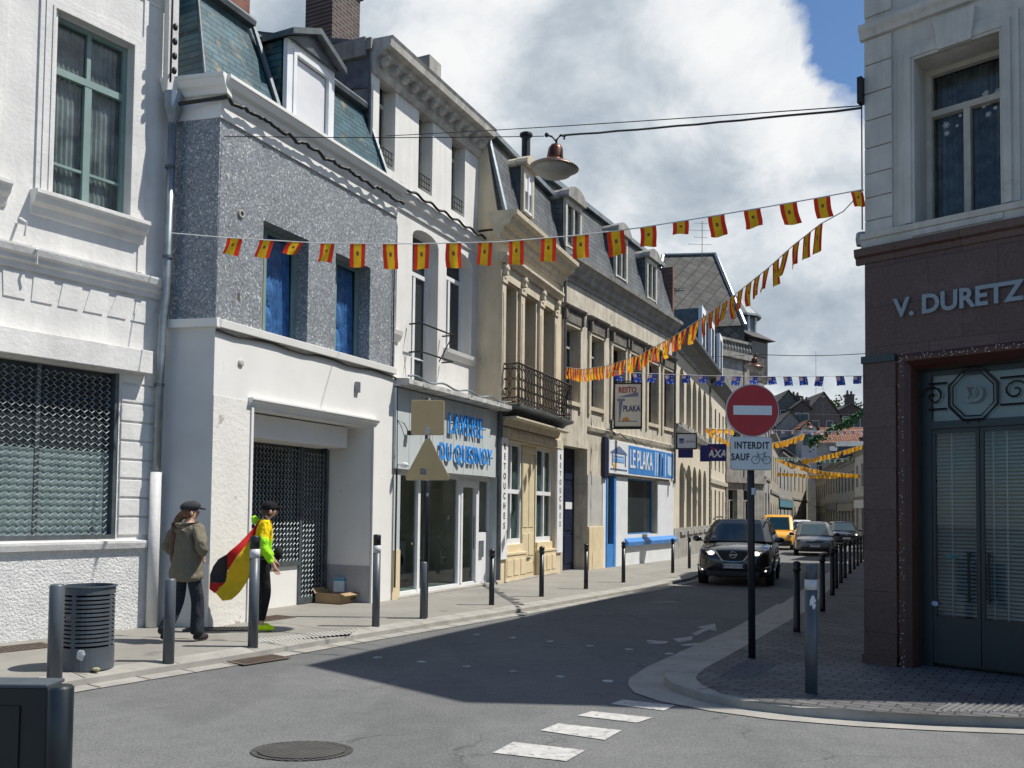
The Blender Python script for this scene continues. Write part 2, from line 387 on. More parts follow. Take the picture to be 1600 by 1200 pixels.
# ------------------------------------------------------------------ world and sun
w = bpy.data.worlds.new('World'); scene.world = w; w.use_nodes = True
n = w.node_tree; bg = n.nodes['Background']
SUN_EL = R(59)
sky = n.nodes.new('ShaderNodeTexSky'); sky.sky_type = 'NISHITA'; sky.sun_disc = False; sky.sun_elevation = SUN_EL; sky.sun_rotation = R(90)
sky.air_density = 1.0; sky.dust_density = .3; sky.ozone_density = 3.0
tc = n.nodes.new('ShaderNodeTexCoord'); D = tc.outputs['Generated']
sep = n.nodes.new('ShaderNodeSeparateXYZ'); L(n, D, sep.inputs[0])
def mth(op, a, b=None, c=None):
    m = n.nodes.new('ShaderNodeMath'); m.operation = op
    for i, v in enumerate((a, b, c)):
        if v is None: continue
        if isinstance(v, (int, float)): m.inputs[i].default_value = v
        else: L(n, v, m.inputs[i])
    return m.outputs[0]
zz = mth('ADD', mth('MAXIMUM', sep.outputs['Z'], 0), .28)
cb = n.nodes.new('ShaderNodeCombineXYZ'); L(n, mth('DIVIDE', sep.outputs['X'], zz), cb.inputs[0]); L(n, mth('DIVIDE', sep.outputs['Y'], zz), cb.inputs[1])
mp = n.nodes.new('ShaderNodeMapping'); mp.inputs['Location'].default_value = (1.1, 4.2, .7); mp.inputs['Scale'].default_value = (2.3, 2.3, 3.2); L(n, D, mp.inputs['Vector'])
def wn(scale, detail, rough, dist=0):
    t = n.nodes.new('ShaderNodeTexNoise'); t.inputs['Scale'].default_value = scale; t.inputs['Detail'].default_value = detail
    t.inputs['Roughness'].default_value = rough; t.inputs['Distortion'].default_value = dist; L(n, mp.outputs[0], t.inputs['Vector']); return t.outputs['Fac']
big = wn(1.15, 2, .5); fine = wn(3.0, 15, .62, .25)
dens = mth('ADD', mth('MULTIPLY', big, .60), mth('MULTIPLY', fine, .62))
dens = mth('SUBTRACT', dens, .02)
# a broad darker underside straight ahead, brighter towards the top left and right
def lobe(px, py, rad):
    v = ray(px, py).normalized(); s = n.nodes.new('ShaderNodeVectorMath'); s.operation = 'DISTANCE'; L(n, D, s.inputs[0]); s.inputs[1].default_value = v
    return mth('SUBTRACT', 1, mth('MINIMUM', mth('DIVIDE', s.outputs['Value'], rad), 1))
dens = mth('ADD', dens, mth('MULTIPLY', lobe(1020, 300, .24), -.10))
dens = mth('ADD', dens, mth('MULTIPLY', lobe(900, 20, .15), -.10))
dens = mth('ADD', dens, mth('MULTIPLY', lobe(1230, 120, .16), .16))
dens = mth('ADD', dens, mth('MULTIPLY', lobe(680, 120, .22), .10))
ccol = ramp(n, dens, [(.40, (.36, .43, .51)), (.50, (.50, .57, .64)), (.57, (.66, .72, .77)), (.63, (.84, .87, .90)), (.72, (.97, .975, .98))])
skyb = n.nodes.new('ShaderNodeMix'); skyb.data_type = 'RGBA'; skyb.blend_type = 'MULTIPLY'; skyb.inputs['Factor'].default_value = 1
L(n, sky.outputs[0], skyb.inputs['A']); skyb.inputs['B'].default_value = (.76, .89, 1.0, 1)
bh = n.nodes.new('ShaderNodeVectorMath'); bh.operation = 'DISTANCE'; L(n, D, bh.inputs[0]); bh.inputs[1].default_value = Vector((-.1, -.75, .9)).normalized()
back = mth('MULTIPLY', mth('SUBTRACT', 1, mth('MINIMUM', mth('DIVIDE', bh.outputs['Value'], 1.38), 1)), 1.3)  # unseen blue gap overhead and behind the camera, added to lower the ambient light
hole = mth('ADD', mth('ADD', lobe(1500, -40, .20), back), mth('MULTIPLY', mth('SUBTRACT', fine, .5), .55))
cover = ramp(n, hole, [(.23, 1.0), (.31, 0.0)])
scl = n.nodes.new('ShaderNodeMix'); scl.data_type = 'RGBA'; L(n, cover, scl.inputs['Factor']); L(n, skyb.outputs['Result'], scl.inputs['A'])
cs = n.nodes.new('ShaderNodeVectorMath'); cs.operation = 'SCALE'; L(n, ccol, cs.inputs[0]); cs.inputs['Scale'].default_value = 7.9
L(n, cs.outputs[0], scl.inputs['B'])
L(n, scl.outputs['Result'], bg.inputs['Color']); bg.inputs['Strength'].default_value = .1
sl = bpy.data.lights.new('sun', 'SUN'); sl.energy = 4.9; sl.angle = R(.53); sl.color = (1, .955, .88)
so = bpy.data.objects.new('sun', sl); COL.objects.link(so)
so.rotation_euler = Vector((math.cos(SUN_EL), 0, math.sin(SUN_EL))).to_track_quat('Z', 'Y').to_euler()
scene.view_settings.view_transform = 'Standard'; scene.view_settings.look = 'None'; scene.view_settings.exposure = .3
# ------------------------------------------------------------------ ground, road, pavements
def asphaltmat():
    m, n, b = nt('asphalt'); v = coords(n)
    c = ramp(n, noise(n, v, .45, 5), [(.35, (.148, .151, .150)), (.65, (.182, .185, .181))])
    c = mixc(n, .8, c, ramp(n, noise(n, v, 110, 3, .8), [(.36, .40), (.55, 1.0), (.72, 1.8)]), 'MULTIPLY')
    c = mixc(n, .7, c, ramp(n, noise(n, v, 42, 4, .75), [(.36, .62), (.52, 1.0), (.66, 1.35)]), 'MULTIPLY')
    c = mixc(n, .5, c, ramp(n, noise(n, v, 5, 6, .7), [(.36, .80), (.64, 1.12)]), 'MULTIPLY')
    c = mixc(n, ramp(n, noise(n, v, 1.7, 9, .75), [(.63, 0.0), (.72, .5)]), c, (.075, .076, .078))
    vr = n.nodes.new('ShaderNodeTexVoronoi'); vr.feature = 'DISTANCE_TO_EDGE'; vr.inputs['Scale'].default_value = .42
    dm = n.nodes.new('ShaderNodeVectorMath'); dm.operation = 'MULTIPLY_ADD'; nc = n.nodes.new('ShaderNodeTexNoise'); nc.inputs['Scale'].default_value = 2.2; nc.inputs['Detail'].default_value = 8; L(n, v, nc.inputs['Vector'])
    L(n, nc.outputs['Color'], dm.inputs[0]); dm.inputs[1].default_value = (.9, .9, .9); L(n, v, dm.inputs[2]); L(n, dm.outputs[0], vr.inputs['Vector'])
    crack = ramp(n, vr.outputs['Distance'], [(.0, .75), (.006, 0.0)]); gate_ = ramp(n, noise(n, v, .6, 3), [(.5, 0.0), (.58, 1.0)])
    cm = n.nodes.new('ShaderNodeMath'); cm.operation = 'MULTIPLY'; L(n, crack, cm.inputs[0]); L(n, gate_, cm.inputs[1]); c = mixc(n, cm.outputs[0], c, (.04, .04, .04))
    vp = coords(n, (.22, .09, 1)); c = mixc(n, .55, c, ramp(n, noise(n, vp, 1.6, 2), [(.47, .86), (.49, 1.06)]), 'MULTIPLY')
    L(n, c, b.inputs['Base Color']); b.inputs['Roughness'].default_value = .88; b.inputs['Specular IOR Level'].default_value = .25
    bumpn(n, b, noise(n, v, 160, 3), .5, .01); return m
asphalt = asphaltmat(); MATS['asphalt'] = asphalt
pave = mat('pavement_asphalt', (.27, .26, .23), (.215, .205, .185), .88, 1.1, .4, 120, dirt=((.13, .12, .11), .56, .74, 2.2), spec=.3)
paver = brickmat('dark_interlocking_pavers', [(.105, .105, .108), (.15, .15, .15)], (.03, .03, .03), .22, .11, .008, 'xy', .8, .9, rot=R(35), var=.5, vs=1.2)
paint = mat('road_paint', (.50, .49, .46), (.36, .355, .34), .75, 9, .3, 100, dirt=((.17, .17, .17), .54, .64, 16))
oldpaint = mat('worn_road_paint', (.42, .42, .40), (.26, .26, .25), .8, 12, .3, 100, dirt=((.15, .15, .15), .5, .62, 9))
g = MB(); ys = [-60, 0, 12, 102, 1500]
for a, b_ in zip(ys, ys[1:]): g.face([(-1500, a, gz(a)), (1500, a, gz(a)), (1500, b_, gz(b_)), (-1500, b_, gz(b_))])
tag(g.build('ground', asphalt), kind='structure')
def strip(name, A, B, h0, h1, m, skirt=None, kind='structure'):
    """a strip between polylines A and B lying at h above the ground; skirt = depth of the vertical side under A"""
    b = MB()
    for i in range(len(A)-1):
        a, c, d, e = A[i], A[i+1], B[i+1], B[i]
        P = lambda p, h: (p[0], p[1], gz(p[1])+h)
        b.face([P(a, h0), P(c, h0), P(d, h1), P(e, h1)])
        if skirt: b.face([P(a, h0), P(c, h0), P(c, h0-skirt), P(a, h0-skirt)])
    o = b.build(name, m); return tag(o, kind=kind) if kind else o
xy = lambda p: (p.x, p.y)
fac_left = [(-7.98, 7.25), (-4.81, 11.75), (-4.03, 11.58), (-2.15, 15.54), (-.29, 19.47), (1.34, 23.47), (5.94, 31.84), (12.07, 48.7)]
lk = [xy(G(*p)) for p in [(-260, 1140), (115, 1075), (350, 1037), (500, 1010), (650, 985), (800, 960), (900, 942), (1015, 922)]]
lk += [(4.7, 22.6), (8.0, 31.8), (10.3, 38.5), (13.6, 48.7), (18.4, 62), (30, 96)]
def offs(pl, d):
    out = []
    for i, p in enumerate(pl):
        a = Vector(pl[max(i-1, 0)]); c = Vector(pl[min(i+1, len(pl)-1)]); t = (c-a).normalized(); out.append((p[0]-t.y*d, p[1]+t.x*d))
    return out
strip('kerb', lk, offs(lk, .26), PH-.03, PH, granitecurb, skirt=.2)
strip('gutter', offs(lk, -.22), lk, .008, .012, granitecurb)
strip('pavement', offs(lk, .26), offs(lk, 9), PH-.002, PH, pave)
# right side
ro = [xy(G(*p)) for p in [(1215, 944), (1145, 983), (1066, 1018), (1009, 1044), (984, 1060), (981, 1070), (990, 1083), (1031, 1097), (1110, 1112), (1206, 1125), (1337, 1136), (1469, 1143), (1700, 1152)]]
rk = [xy(G(*p)) for p in [(1237, 957), (1167, 998), (1097, 1031), (1051, 1055), (1040, 1062), (1038, 1069), (1050, 1080), (1097, 1097), (1162, 1110), (1250, 1121), (1337, 1128), (1469, 1134), (1700, 1143)]]
ri = [xy(G(*p, PH)) for p in [(1263, 952), (1206, 985), (1145, 1020), (1101, 1044), (1090, 1053), (1087, 1060), (1095, 1069), (1127, 1084), (1189, 1095), (1294, 1106), (1380, 1112), (1469, 1117), (1700, 1125)]]
bx = lambda z: 3.85+(z-11.6)*.456
far = [16.5, 22, 30, 40, 52, 64]
strip('gutter_right', [(bx(z)-.95, z) for z in far[::-1]]+ro, [(bx(z)-.58, z) for z in far[::-1]]+rk, .008, .012, granitecurb)
strip('kerb_right', [(bx(z)-.55, z) for z in far[::-1]]+rk, [(bx(z)-.24, z) for z in far[::-1]]+ri, PH-.02, PH, granitecurb, skirt=.2)
inner = [(bx(z)-.24, z) for z in far[::-1]]+ri
strip('pavement_right', inner, [(z*.5+9, z) for z in far[::-1]]+[(9, 15), (9, 14.5), (9, 13), (9, 12), (9, 11.5), (9, 11), (9, 10.5), (9, 10), (9, 9.6), (9, 9.2), (9, 8.8), (9, 8.4), (9.4, 7.5)], PH, PH, paver)
def joints(name, A, step, wdt, h):
    b = MB(); acc = 0; off_ = offs(A, wdt)
    for i in range(len(A)-1):
        a, c = Vector(A[i]), Vector(A[i+1]); o1, o2 = Vector(off_[i]), Vector(off_[i+1]); ln = (c-a).length; t = step-acc
        while t < ln:
            q = a.lerp(c, t/ln); w = o1.lerp(o2, t/ln); d = (c-a).normalized()*.006
            if q.y < 45: b.face([(q.x-d.x, q.y-d.y, gz(q.y)+h), (q.x+d.x, q.y+d.y, gz(q.y)+h), (w.x+d.x, w.y+d.y, gz(w.y)+h), (w.x-d.x, w.y-d.y, gz(w.y)+h)])
            t += step
        acc = ln-(t-step)
    return tag(b.build(name, MATS['joint_dark']), kind='structure')
mat('joint_dark', (.075, .07, .062), None, .9)
joints('kerb_joints', lk, 1.0, .27, PH+.003)
joints('gutter_joints', offs(lk, -.22), .5, .22, .016)
joints('kerb_joints_right', rk, .9, .30, PH+.003)
def decal(name, pxs, m, h=.006, label=None, cat=None, group=None, kind=None, parent=None):
    b = MB(); P = [G(*p, h) for p in pxs]; b.face(P); o = b.build(name, m, parent)
    return tag(o, label, cat, group, kind)
i = 0
for q in ([(770, 1176), (802, 1159), (915, 1172), (885, 1189)], [(844, 1141), (872, 1130), (971, 1141), (945, 1156)], [(902, 1118), (925, 1111), (1020, 1121), (995, 1129)], [(954, 1100), (972, 1093), (1056, 1102), (1037, 1110)]):
    decal('road_marking', q, paint, kind='structure')
for p in [(590, 1028), (658, 1035), (728, 1042), (802, 1050), (875, 1058), (950, 1065), (745, 992), (801, 997), (860, 1003), (922, 1010), (983, 1015), (1046, 1022)]:
    c = G(*p); b = MB(); b.lathe([(.055, 0), (.055, .006), (.04, .010)], (c.x, c.y, gz(c.y)+.001), 10); tag(b.build('road_stud_marking', paint if p[0] in (950, 1046) else oldpaint), kind='structure')
for q in ([(1088, 980), (1117, 974), (1120, 986), (1108, 984), (1088, 993), (1081, 990), (1098, 982)], [(1050, 998), (1082, 994), (1082, 1000), (1060, 1004)], [(1010, 1000), (1045, 1002), (1040, 1006), (1014, 1006)], [(1062, 1007), (1098, 1004), (1100, 1007), (1068, 1010)]):
    decal('worn_lane_arrow', q, oldpaint, kind='structure')
for q in ([(1217, 967), (1239, 953), (1241, 957), (1223, 969)], [(1123, 1008), (1156, 1001), (1153, 1010), (1131, 1012)], [(1170, 996), (1204, 978), (1206, 981), (1176, 999)], [(1140, 1004), (1165, 998), (1166, 1001), (1145, 1007)]):
    decal('worn_edge_marking', q, oldpaint, .018, kind='structure')
decal('crack_sealing', [(1013, 940), (1050, 939), (1072, 944), (1048, 942), (1020, 943)], mat('tar', (.02, .02, .02), None, .5), kind='structure')
# manhole and gratings
def gridmat(name, c, cell, hole=(.01, .01, .01)):
    m, n, b = nt(name); MATS[name] = m; v = coords(n)
    t = n.nodes.new('ShaderNodeTexChecker'); t.inputs['Scale'].default_value = 1/cell; t.inputs['Color1'].default_value = rgb(c); t.inputs['Color2'].default_value = rgb(hole); L(n, v, t.inputs['Vector'])
    L(n, mixc(n, .5, t.outputs['Color'], ramp(n, noise(n, v, 6, 6), [(.35, .5), (.65, 1.3)]), 'MULTIPLY'), b.inputs['Base Color']); b.inputs['Roughness'].default_value = .6; b.inputs['Metallic'].default_value = .3
    bumpn(n, b, t.outputs['Fac'], .8, .01); return m
iron = gridmat('cast_iron_pattern', (.12, .115, .105), .03, (.03, .03, .028)); rust = mat('rusty_iron', (.13, .095, .07), (.08, .055, .04), .85, 8, .6, 60)
c = G(472, 1174)
mh = empty('manhole_cover', (c.x, c.y, gz(c.y)), 0, 'patterned cast iron manhole cover set in the sunlit asphalt', 'manhole cover')
MB().lathe([(.355, .002), (.355, .008), (.315, .008), (.31, .004)], n=40).build('rim', iron, mh); mh.scale = (1, .70, 1)
MB().lathe([(.305, .002), (.305, .012)], n=40).build('lid', iron, mh)
def grate(px, py, w, d, rz, label, m=None, h=PH, name='pavement_grating', bars=True):
    c = G(px, py, h); o = empty(name, (c.x, c.y, c.z), rz, label, 'grating')
    b = MB(); b.box(-w/2, w/2, -d/2, -d/2+.03, 0, .008); b.box(-w/2, w/2, d/2-.03, d/2, 0, .008); b.box(-w/2, -w/2+.03, -d/2+.03, d/2-.03, 0, .008); b.box(w/2-.03, w/2, -d/2+.03, d/2-.03, 0, .008)
    b.build('frame', m or rust, o)
    b = MB(); k = int(w/.045)
    for i in range(1, k): b.box(-w/2+w*i/k-.012, -w/2+w*i/k+.012, -d/2+.03, d/2-.03, .001, .006)
    b.build('bars', m or rust, o)
    MB().box(-w/2+.02, w/2-.02, -d/2+.02, d/2-.02, -.001, .0015).build('pit', darkgap, o)
grate(404, 1031, .62, .34, R(52), 'rusty drain grating in the gutter beside the sunlit kerb', rust, .013, 'drain_grating')
grate(22, 1013, .75, .42, R(50), 'rusty grating in the pavement at the foot of the rough plastered wall')
grate(338, 983, .8, .34, R(10), 'dark metal grating behind the person in the olive jacket', blackiron)
grate(424, 966, .6, .40, R(60), 'reddish brown grating before the recessed shop entrance')
# tactile strips
tact = mat('tactile_white', (.66, .65, .60), (.5, .49, .46), .7, 20, .2, 60)
b = MB(); b.k = 1; b.face([G(388, 1005, PH+.001), G(548, 990, PH+.001), G(556, 981, PH+.001), G(396, 994, PH+.001)]); b.k = 0
for i in range(24):
    for j in range(5):
        p = G(392+(150*i/23)+j*4, 1002-15*(i/23)+j*.2-(j*2.2-4), PH); b.lathe([(.014, 0), (.009, .006)], (p.x, p.y, p.z), 6)
tag(b.build('tactile_paving', [tact, pave]), 'white tactile studs on the pavement beside the person in the yellow top', 'tactile paving')
for (x0, y0, x1, y1, sk, lab, nn) in ((1120, 1060, 1160, 1036, 55, 'row of pale tactile ribs by the no entry signpost foot', 9), (1460, 1112, 1485, 1099, 170, 'pale tactile ribs at the shaded kerb below the brown shopfront', 14)):
    b = MB(); b.k = 1; b.face([G(x0-3, y0+1, PH+.001), G(x0+sk+3, y0+1, PH+.001), G(x1+sk+3, y1-1, PH+.001), G(x1-3, y1-1, PH+.001)]); b.k = 0
    for i in range(nn):
        t = i/(nn-1); p = G(x0+sk*t, y0, PH); q = G(x1+sk*t, y1, PH); b.tube([p, q], .010, 4)
    tag(b.build('tactile_paving', [mat('tactile_grey', (.15, .15, .148), None, .8), paver]), lab, 'tactile paving')
# ------------------------------------------------------------------ W0 : leftmost white building
def diamond(root, name, m, u0, z0, u1, z1, cw, ch, y, th=.006):
    b = MB(); nx = int((u1-u0)/cw); nz = int((z1-z0)/ch)
    for i in range(nx):
        for j in range(nz):
            x = u0+(i+.5)*cw; z = z0+(j+.5)*ch
            for sx in (-1, 1):
                for sz in (-1, 1):
                    a = (x, y, z+sz*ch/2); c = (x+sx*cw/2, y, z)
                    dx = .0; b.face([(a[0]-th*.7*sx, y, a[2]-th*sz), (a[0], y-.006, a[2]), (c[0], y-.006, c[2]), (c[0]-th*sx, y, c[2]-th*sz*.3)])
    return b.build(name, m, root)
P0 = (-7.98, 7.25); Q = (-4.81, 11.75); C = (-4.03, 11.58); P2 = (-2.15, 15.54); P3 = (-.29, 19.47); P4 = (1.34, 23.47); P5 = (5.94, 31.84); P6 = (12.07, 48.7)
def fr(a, b, *k, **kw): f = Frame(a, (b[0]-a[0], b[1]-a[1]), *k, **kw); f.L = (Vector(b)-Vector(a)).length; return f
F = fr(P0, Q, 'townhouse', 'white stuccoed house at the left edge with green window and grilled shop window'); r = F.root; Lh = F.L
H0 = 9.6
sw = (F.u(-90, 0, 700), F.z(183, 842), F.u(184), F.z(183, 583))
uw = F.op((83, 12), (202, 347))
uw = (F.u(79, 0, 200), F.z(75, 305), F.u(204, 0, 200), F.z(83, 13))
uw2 = (uw[0]-1.75, uw[1], uw[2]-1.75, uw[3])
wall(r, 'wall', white, 0, Lh, F.z(100, 848), H0, [(rect(sw), .14), (rect(uw), .17), (rect(uw2), .17)], body=9)
zs = F.z(100, 848)
MB().box(0, Lh-.0, -.035, .3, -1, zs-.08).build('plinth', rough_plaster, r)
MB().prof([(.1, zs-.09), (-.09, zs-.09), (-.11, zs-.02), (-.11, zs+.01), (.1, zs+.03)], 0, F.u(228)).build('shop_sill', white, r)
# lintel casing of the shutter
MB().box(0, F.u(222), -.20, .02, F.z(222, 582, -.2), F.z(222, 546, -.2)).build('lintel_casing', white, r, bevel=.008)
# shop window
w_ = MB(); fb = .05
w_.box(sw[2]-fb, sw[2]+.01, .01, .12, sw[1], sw[3]); w_.box(sw[0], sw[2]-fb, .015, .12, sw[1], sw[1]+.06); w_.box(sw[0]+1.05, sw[0]+1.10, .10, .13, sw[1]+.06, sw[3])
sf = w_.build('shop_window', zincd, r)
MB().box(sw[0]-.01, sw[2]+.01, .13, .15, sw[1]-.01, sw[3]+.01).build('pane', glassd, sf)
MB().box(sw[0], sw[2]-.04, .115, .125, sw[1]+.04, sw[1]+(sw[3]-sw[1])*.52).build('frosted_screen', mat('frosted_green', (.20, .27, .26), (.12, .17, .165), .5, 3, .1, 30), sf)
diamond(r, 'rolling_grille', zinc, sw[0], sw[1]+.05, sw[2]-fb, sw[3], .098, .082, .05, .008)
# upper windows
for o in (uw, uw2):
    wn_ = window(r, o, .17, sagegreen, glassc, cols=2, transom=.70, bars=(.30,), fw=.075, topcols=2)
    for a, b_ in ((o[0]-.02, o[2]+.02),):
        cm = MB(); k = 34
        for i in range(k):
            xa = a+(b_-a)*i/k; xb = a+(b_-a)*(i+1)/k; cm.face([(xa, .205+.02*(i % 2), o[1]), (xb, .205+.02*((i+1) % 2), o[1]), (xb, .205+.02*((i+1) % 2), o[3]), (xa, .205+.02*(i % 2), o[3])])
        cm.build('net_curtain', mat('dim_net_curtain', (.36, .38, .39), (.12, .135, .145), .9, 3.5, .3, 30, streak=.7), wn_)
    bx_ = MB(); bx_.box(o[0]-.2, o[2]+.2, .235, .26, o[1]-.2, o[3]+.2); bx_.build('room', shopdark, wn_)
    b = MB(); aw = .17; x0, z0, x1, z1 = o
    for k, (e, t) in enumerate(((aw, .028), (aw-.06, .042), (.03, .055))):
        e2 = (0 if k == 2 else (aw-.06 if k == 0 else .03))
        b.box(x0-e, x0-e2, -t, .01, z0-.01, z1+e); b.box(x1+e2, x1+e, -t, .01, z0-.01, z1+e); b.box(x0-e2, x1+e2, -t, .01, z1+e2, z1+e)
    b.build('architrave', white, r)
    sp = [(0, z0-.30), (-.03, z0-.28), (-.06, z0-.19), (-.13, z0-.15), (-.16, z0-.08), (-.19, z0-.06), (-.19, z0-.01), (.03, z0+.01)]
    MB().prof([(y if y else .01, z) for y, z in sp], x0-.22, x1+.22).build('sill', white, r, bevel=.004)
# string course
za, zb = F.z(250, 464, -.1), F.z(250, 436, -.1)
h = zb-za
MB().prof([(.01, za-.02), (-.04, za-.02), (-.05, za+h*.2), (-.09, za+h*.3), (-.09, za+h*.5), (-.13, za+h*.62), (-.15, za+h*.9), (-.15, zb), (.01, zb+.03)], 0, Lh+.02).build('string_course', white, r)
# rustication joints and voussoirs
b = MB(); jz = sw[1]+.05; u0 = F.u(187)
while jz < sw[3]-.02:
    b.box(u0, Lh-.01, -.022, .005, jz, jz+.225); jz += .25
b.build('quoins', white, r, bevel=.01)
b = MB()
zt, zl = za-.06, F.z(200, 500)
for i in range(9):
    x = F.u(230)-.02-i*.32; s = (4.5-i)*.035
    b.plate([(x-.27, zl), (x-.02, zl), (x-.02+s, zt), (x-.27+s, zt)], -.014, .004)
b.build('voussoirs', white, r, bevel=.004)
cornice(r, 'frieze_moulding', white, 0, Lh, F.z(200, -12), F.z(200, -12)+.25, .10)
b = MB(); b.box(Lh-.40, Lh-.33, -.02, .004, zb+.05, H0); b.build('corner_strip', white, r)
b = MB(); x = F.u(66); b.box(x-.02, x+.02, -.012, .004, uw[1]-.3, H0); b.build('wall_panel_moulding', white, r)
for px, py in ((47, 415), (29, 372)):
    x, z = F.uz(px, py-20); b = MB(); b.tube([(x, -.16, z-.16), (x, -.19, z), (x, -.03, z+.08)], .016, 6); b.build('wall_anchor', white, r)
# ------------------------------------------------------------------ B1 : mosaic building
F = fr(C, P2, 'townhouse', 'house faced with grey glass mosaic above a white recessed shop and teal slate roof'); r = F.root; Lh = F.L; B1 = F
zl = F.z(345, 516); zm = F.z(345, 190); zf = F.z(345, 152); zc = F.z(353, 120, -.2)
print('B1', Lh, zl, zm, zc, 'end', F.z(606, 572), F.z(613, 332))
zl = (zl+F.z(606, 572))/2; zm = (zm+F.z(613, 332))/2
w1 = (F.u(404), F.z(403, 517), F.u(476), F.z(408, 343)); w1 = (w1[0], zl+.03, w1[2], (F.z(408, 343)+F.z(477, 372))/2)
w2 = (F.u(519), zl+.03, F.u(574), w1[3])
wall(r, 'mosaic_wall', mosaicm, 0, Lh, zl, zm, [(rect(w1), .28), (rect(w2), .28)], body=7)
for o in (w1, w2):
    us = F.u(409, .26, 450)-w1[0]
    MB().box(o[0], o[0]+us, .24, .285, o[1], o[3]).build('side_panel', mat('ochre_panel', (.42, .33, .17), None, .7), r)
    wn_ = window(r, (o[0]+us, o[1], o[2], o[3]), .28, sagegreen, glassc, cols=1, fw=.06, m=.0)
    cm = MB(); k = 16; a, b_ = o[0]+us+.02, o[2]-.03
    for i in range(k):
        xa = a+(b_-a)*i/k; xb = a+(b_-a)*(i+1)/k; ya = .315+.03*(i % 2); yb = .315+.03*((i+1) % 2)
        cm.face([(xa, ya, o[1]), (xb, yb, o[1]), (xb, yb+.05, o[3]), (xa, ya+.05, o[3])])
    cm.ell((a+.15, .34, o[1]+.25), (.16, .06, .3), 10, 6); cm.ell((a+.2, .34, o[1]+.75), (.12, .05, .22), 10, 6)
    cm.build('blue_curtain', bluecloth, wn_)
    MB().box(o[0]-.15, o[2]+.15, .42, 1.2, o[1]-.15, o[3]+.15).build('room', darkgap, wn_)
po = (F.u(391, 0, 800), -1, F.u(580, 0, 800), (F.z(392, 641)+F.z(580, 666))/2)
wall(r, 'shop_wall', whiteshop, 0, Lh, -1, zl-.001, [([(po[0], -.95), (po[2], -.95), (po[2], po[3]), (po[0], po[3])], .96)], y=.002, body=6.9)
b = MB(); b.box(.0, po[0]-.04, -.006, .01, -.5, po[3]+.1); b.build('corner_pier', peeling, r)
b = MB(); b.box(po[0]-.045, po[0], -.03, .02, -.5, po[3]+.02); b.build('opening_trim', whiteshop, r)
b = MB(); b.box(po[2], po[2]+.05, -.03, .02, -.5, po[3]+.02); b.build('opening_trim', whiteshop, r)
cornice(r, 'opening_hood', whiteshop, po[0]-.09, po[2]+.10, po[3]+.02, po[3]+.15, .09)
zsf = B1.z(508, 703, .96)
MB().box(po[0]+.002, po[2]-.35, .28, .955, zsf, po[3]-.02).build('soffit_box', whiteshop, r)
xd0 = F.u(466, .9, 850); xd1 = F.u(508, .9, 850); zg0 = F.z(430, 880, .9)
g = gz(13)+PH
b = MB(); b.box(po[0]+.001, xd0, .88, .95, g-.2, zg0-.06); b.build('stall_riser', whiteshop, r)
fm_ = zincd
b = MB(); b.box(po[0], xd0, .84, .93, zg0-.06, zg0+.02); b.box(xd0-.03, xd0+.03, .85, .93, g, zsf); b.box(xd1-.05, xd1+.01, .85, .93, g, zsf); b.box(xd0+.03, xd1-.05, .85, .93, g, g+.1)
b.box(xd1+.01, po[2]-.002, .90, .95, g-.2, zsf+.3)
sf = b.build('shopfront', fm_, r)
MB().box(po[0], xd1, .925, .94, g, zsf+.1).build('pane', glassd, sf)
MB().box(xd1+.012, po[2]-.004, .895, .90, g-.2, zsf+.4).build('inner_wall', whiteshop, sf)
diamond(r, 'rolling_grille', zinc, po[0], zg0+.02, xd0-.03, zsf, .085, .085, .87, .008)
diamond(r, 'door_grille', zinc, xd0+.03, g+.1, xd1-.05, zsf, .085, .085, .87, .008)
MB().box(po[2]-.012, po[2]-.001, .02, .94, g-.1, g+.62).build('grey_skirting', mat('grey_skirting_paint', (.36, .37, .38), None, .7), r)
# ledge, cornice
MB().prof([(.01, zl-.06), (-.07, zl-.05), (-.08, zl+.06), (.01, zl+.08)], -.0, Lh-.02).build('ledge', whiteshop, r, bevel=.006)
MB().box(-.02, Lh, -.03, .3, zm, zf+.02).build('fascia', whiteshop, r)
MB().prof([(.05, zf), (-.08, zf+.02), (-.10, zf+.08), (-.16, zf+.12), (-.20, zf+.20), (-.22, zf+.21), (-.22, zf+.26), (.05, zf+.28)], -.05, Lh+.02).build('cornice', whiteshop, r, bevel=.004)
ztop = zf+.26
# mansard
zg = (F.z(415, 65, .75)+F.z(557, 158, .75))/2
print('mansard', ztop, F.z(415, 65, .75), F.z(557, 158, .75))
x0 = F.u(317, .12, 120)
print('x0', x0)
b = MB(); P = [(x0, .14, ztop-.02), (Lh, .14, ztop-.02), (Lh, .75, zg), (x0+.42, .75, zg)]
b.face(P); b.face([(x0, .14, ztop-.02), (x0+.42, .75, zg), (x0+.42, 6, zg), (x0, 6, ztop-.02)]); b.face([(Lh, .14, ztop), (Lh, .75, zg), (Lh, 6, zg), (Lh, 6, ztop)]); b.face([(x0+.42, .75, zg), (Lh, .75, zg), (Lh, 6, zg), (x0+.42, 6, zg)])
b.build('mansard_roof', teal, r)
dx0, dx1 = F.u(447, .2, 120), F.u(512, .2, 150)
for a, c_ in ((x0+.3, dx0-.25), (dx1+.02, Lh)):
    b = MB(); b.prof([(.72, zg-.06), (.60, zg-.05), (.58, zg+.02), (.62, zg+.08), (.74, zg+.08)], a, c_); b.build('upper_gutter', zincd, r)
for A9, B9, r9 in (((x0+.02, .10, ztop), (x0+.44, .72, zg), .02), ((dx0-.25, .66, zg), (dx0-.12, .12, ztop), .045), ((Lh-.02, .10, ztop), (Lh-.02, .72, zg), .04)): MB().tube([A9, B9], r9).build('lead_flashing', zincd, r)
zd0, zd1 = ztop-.05, F.z(446, 60, .18)
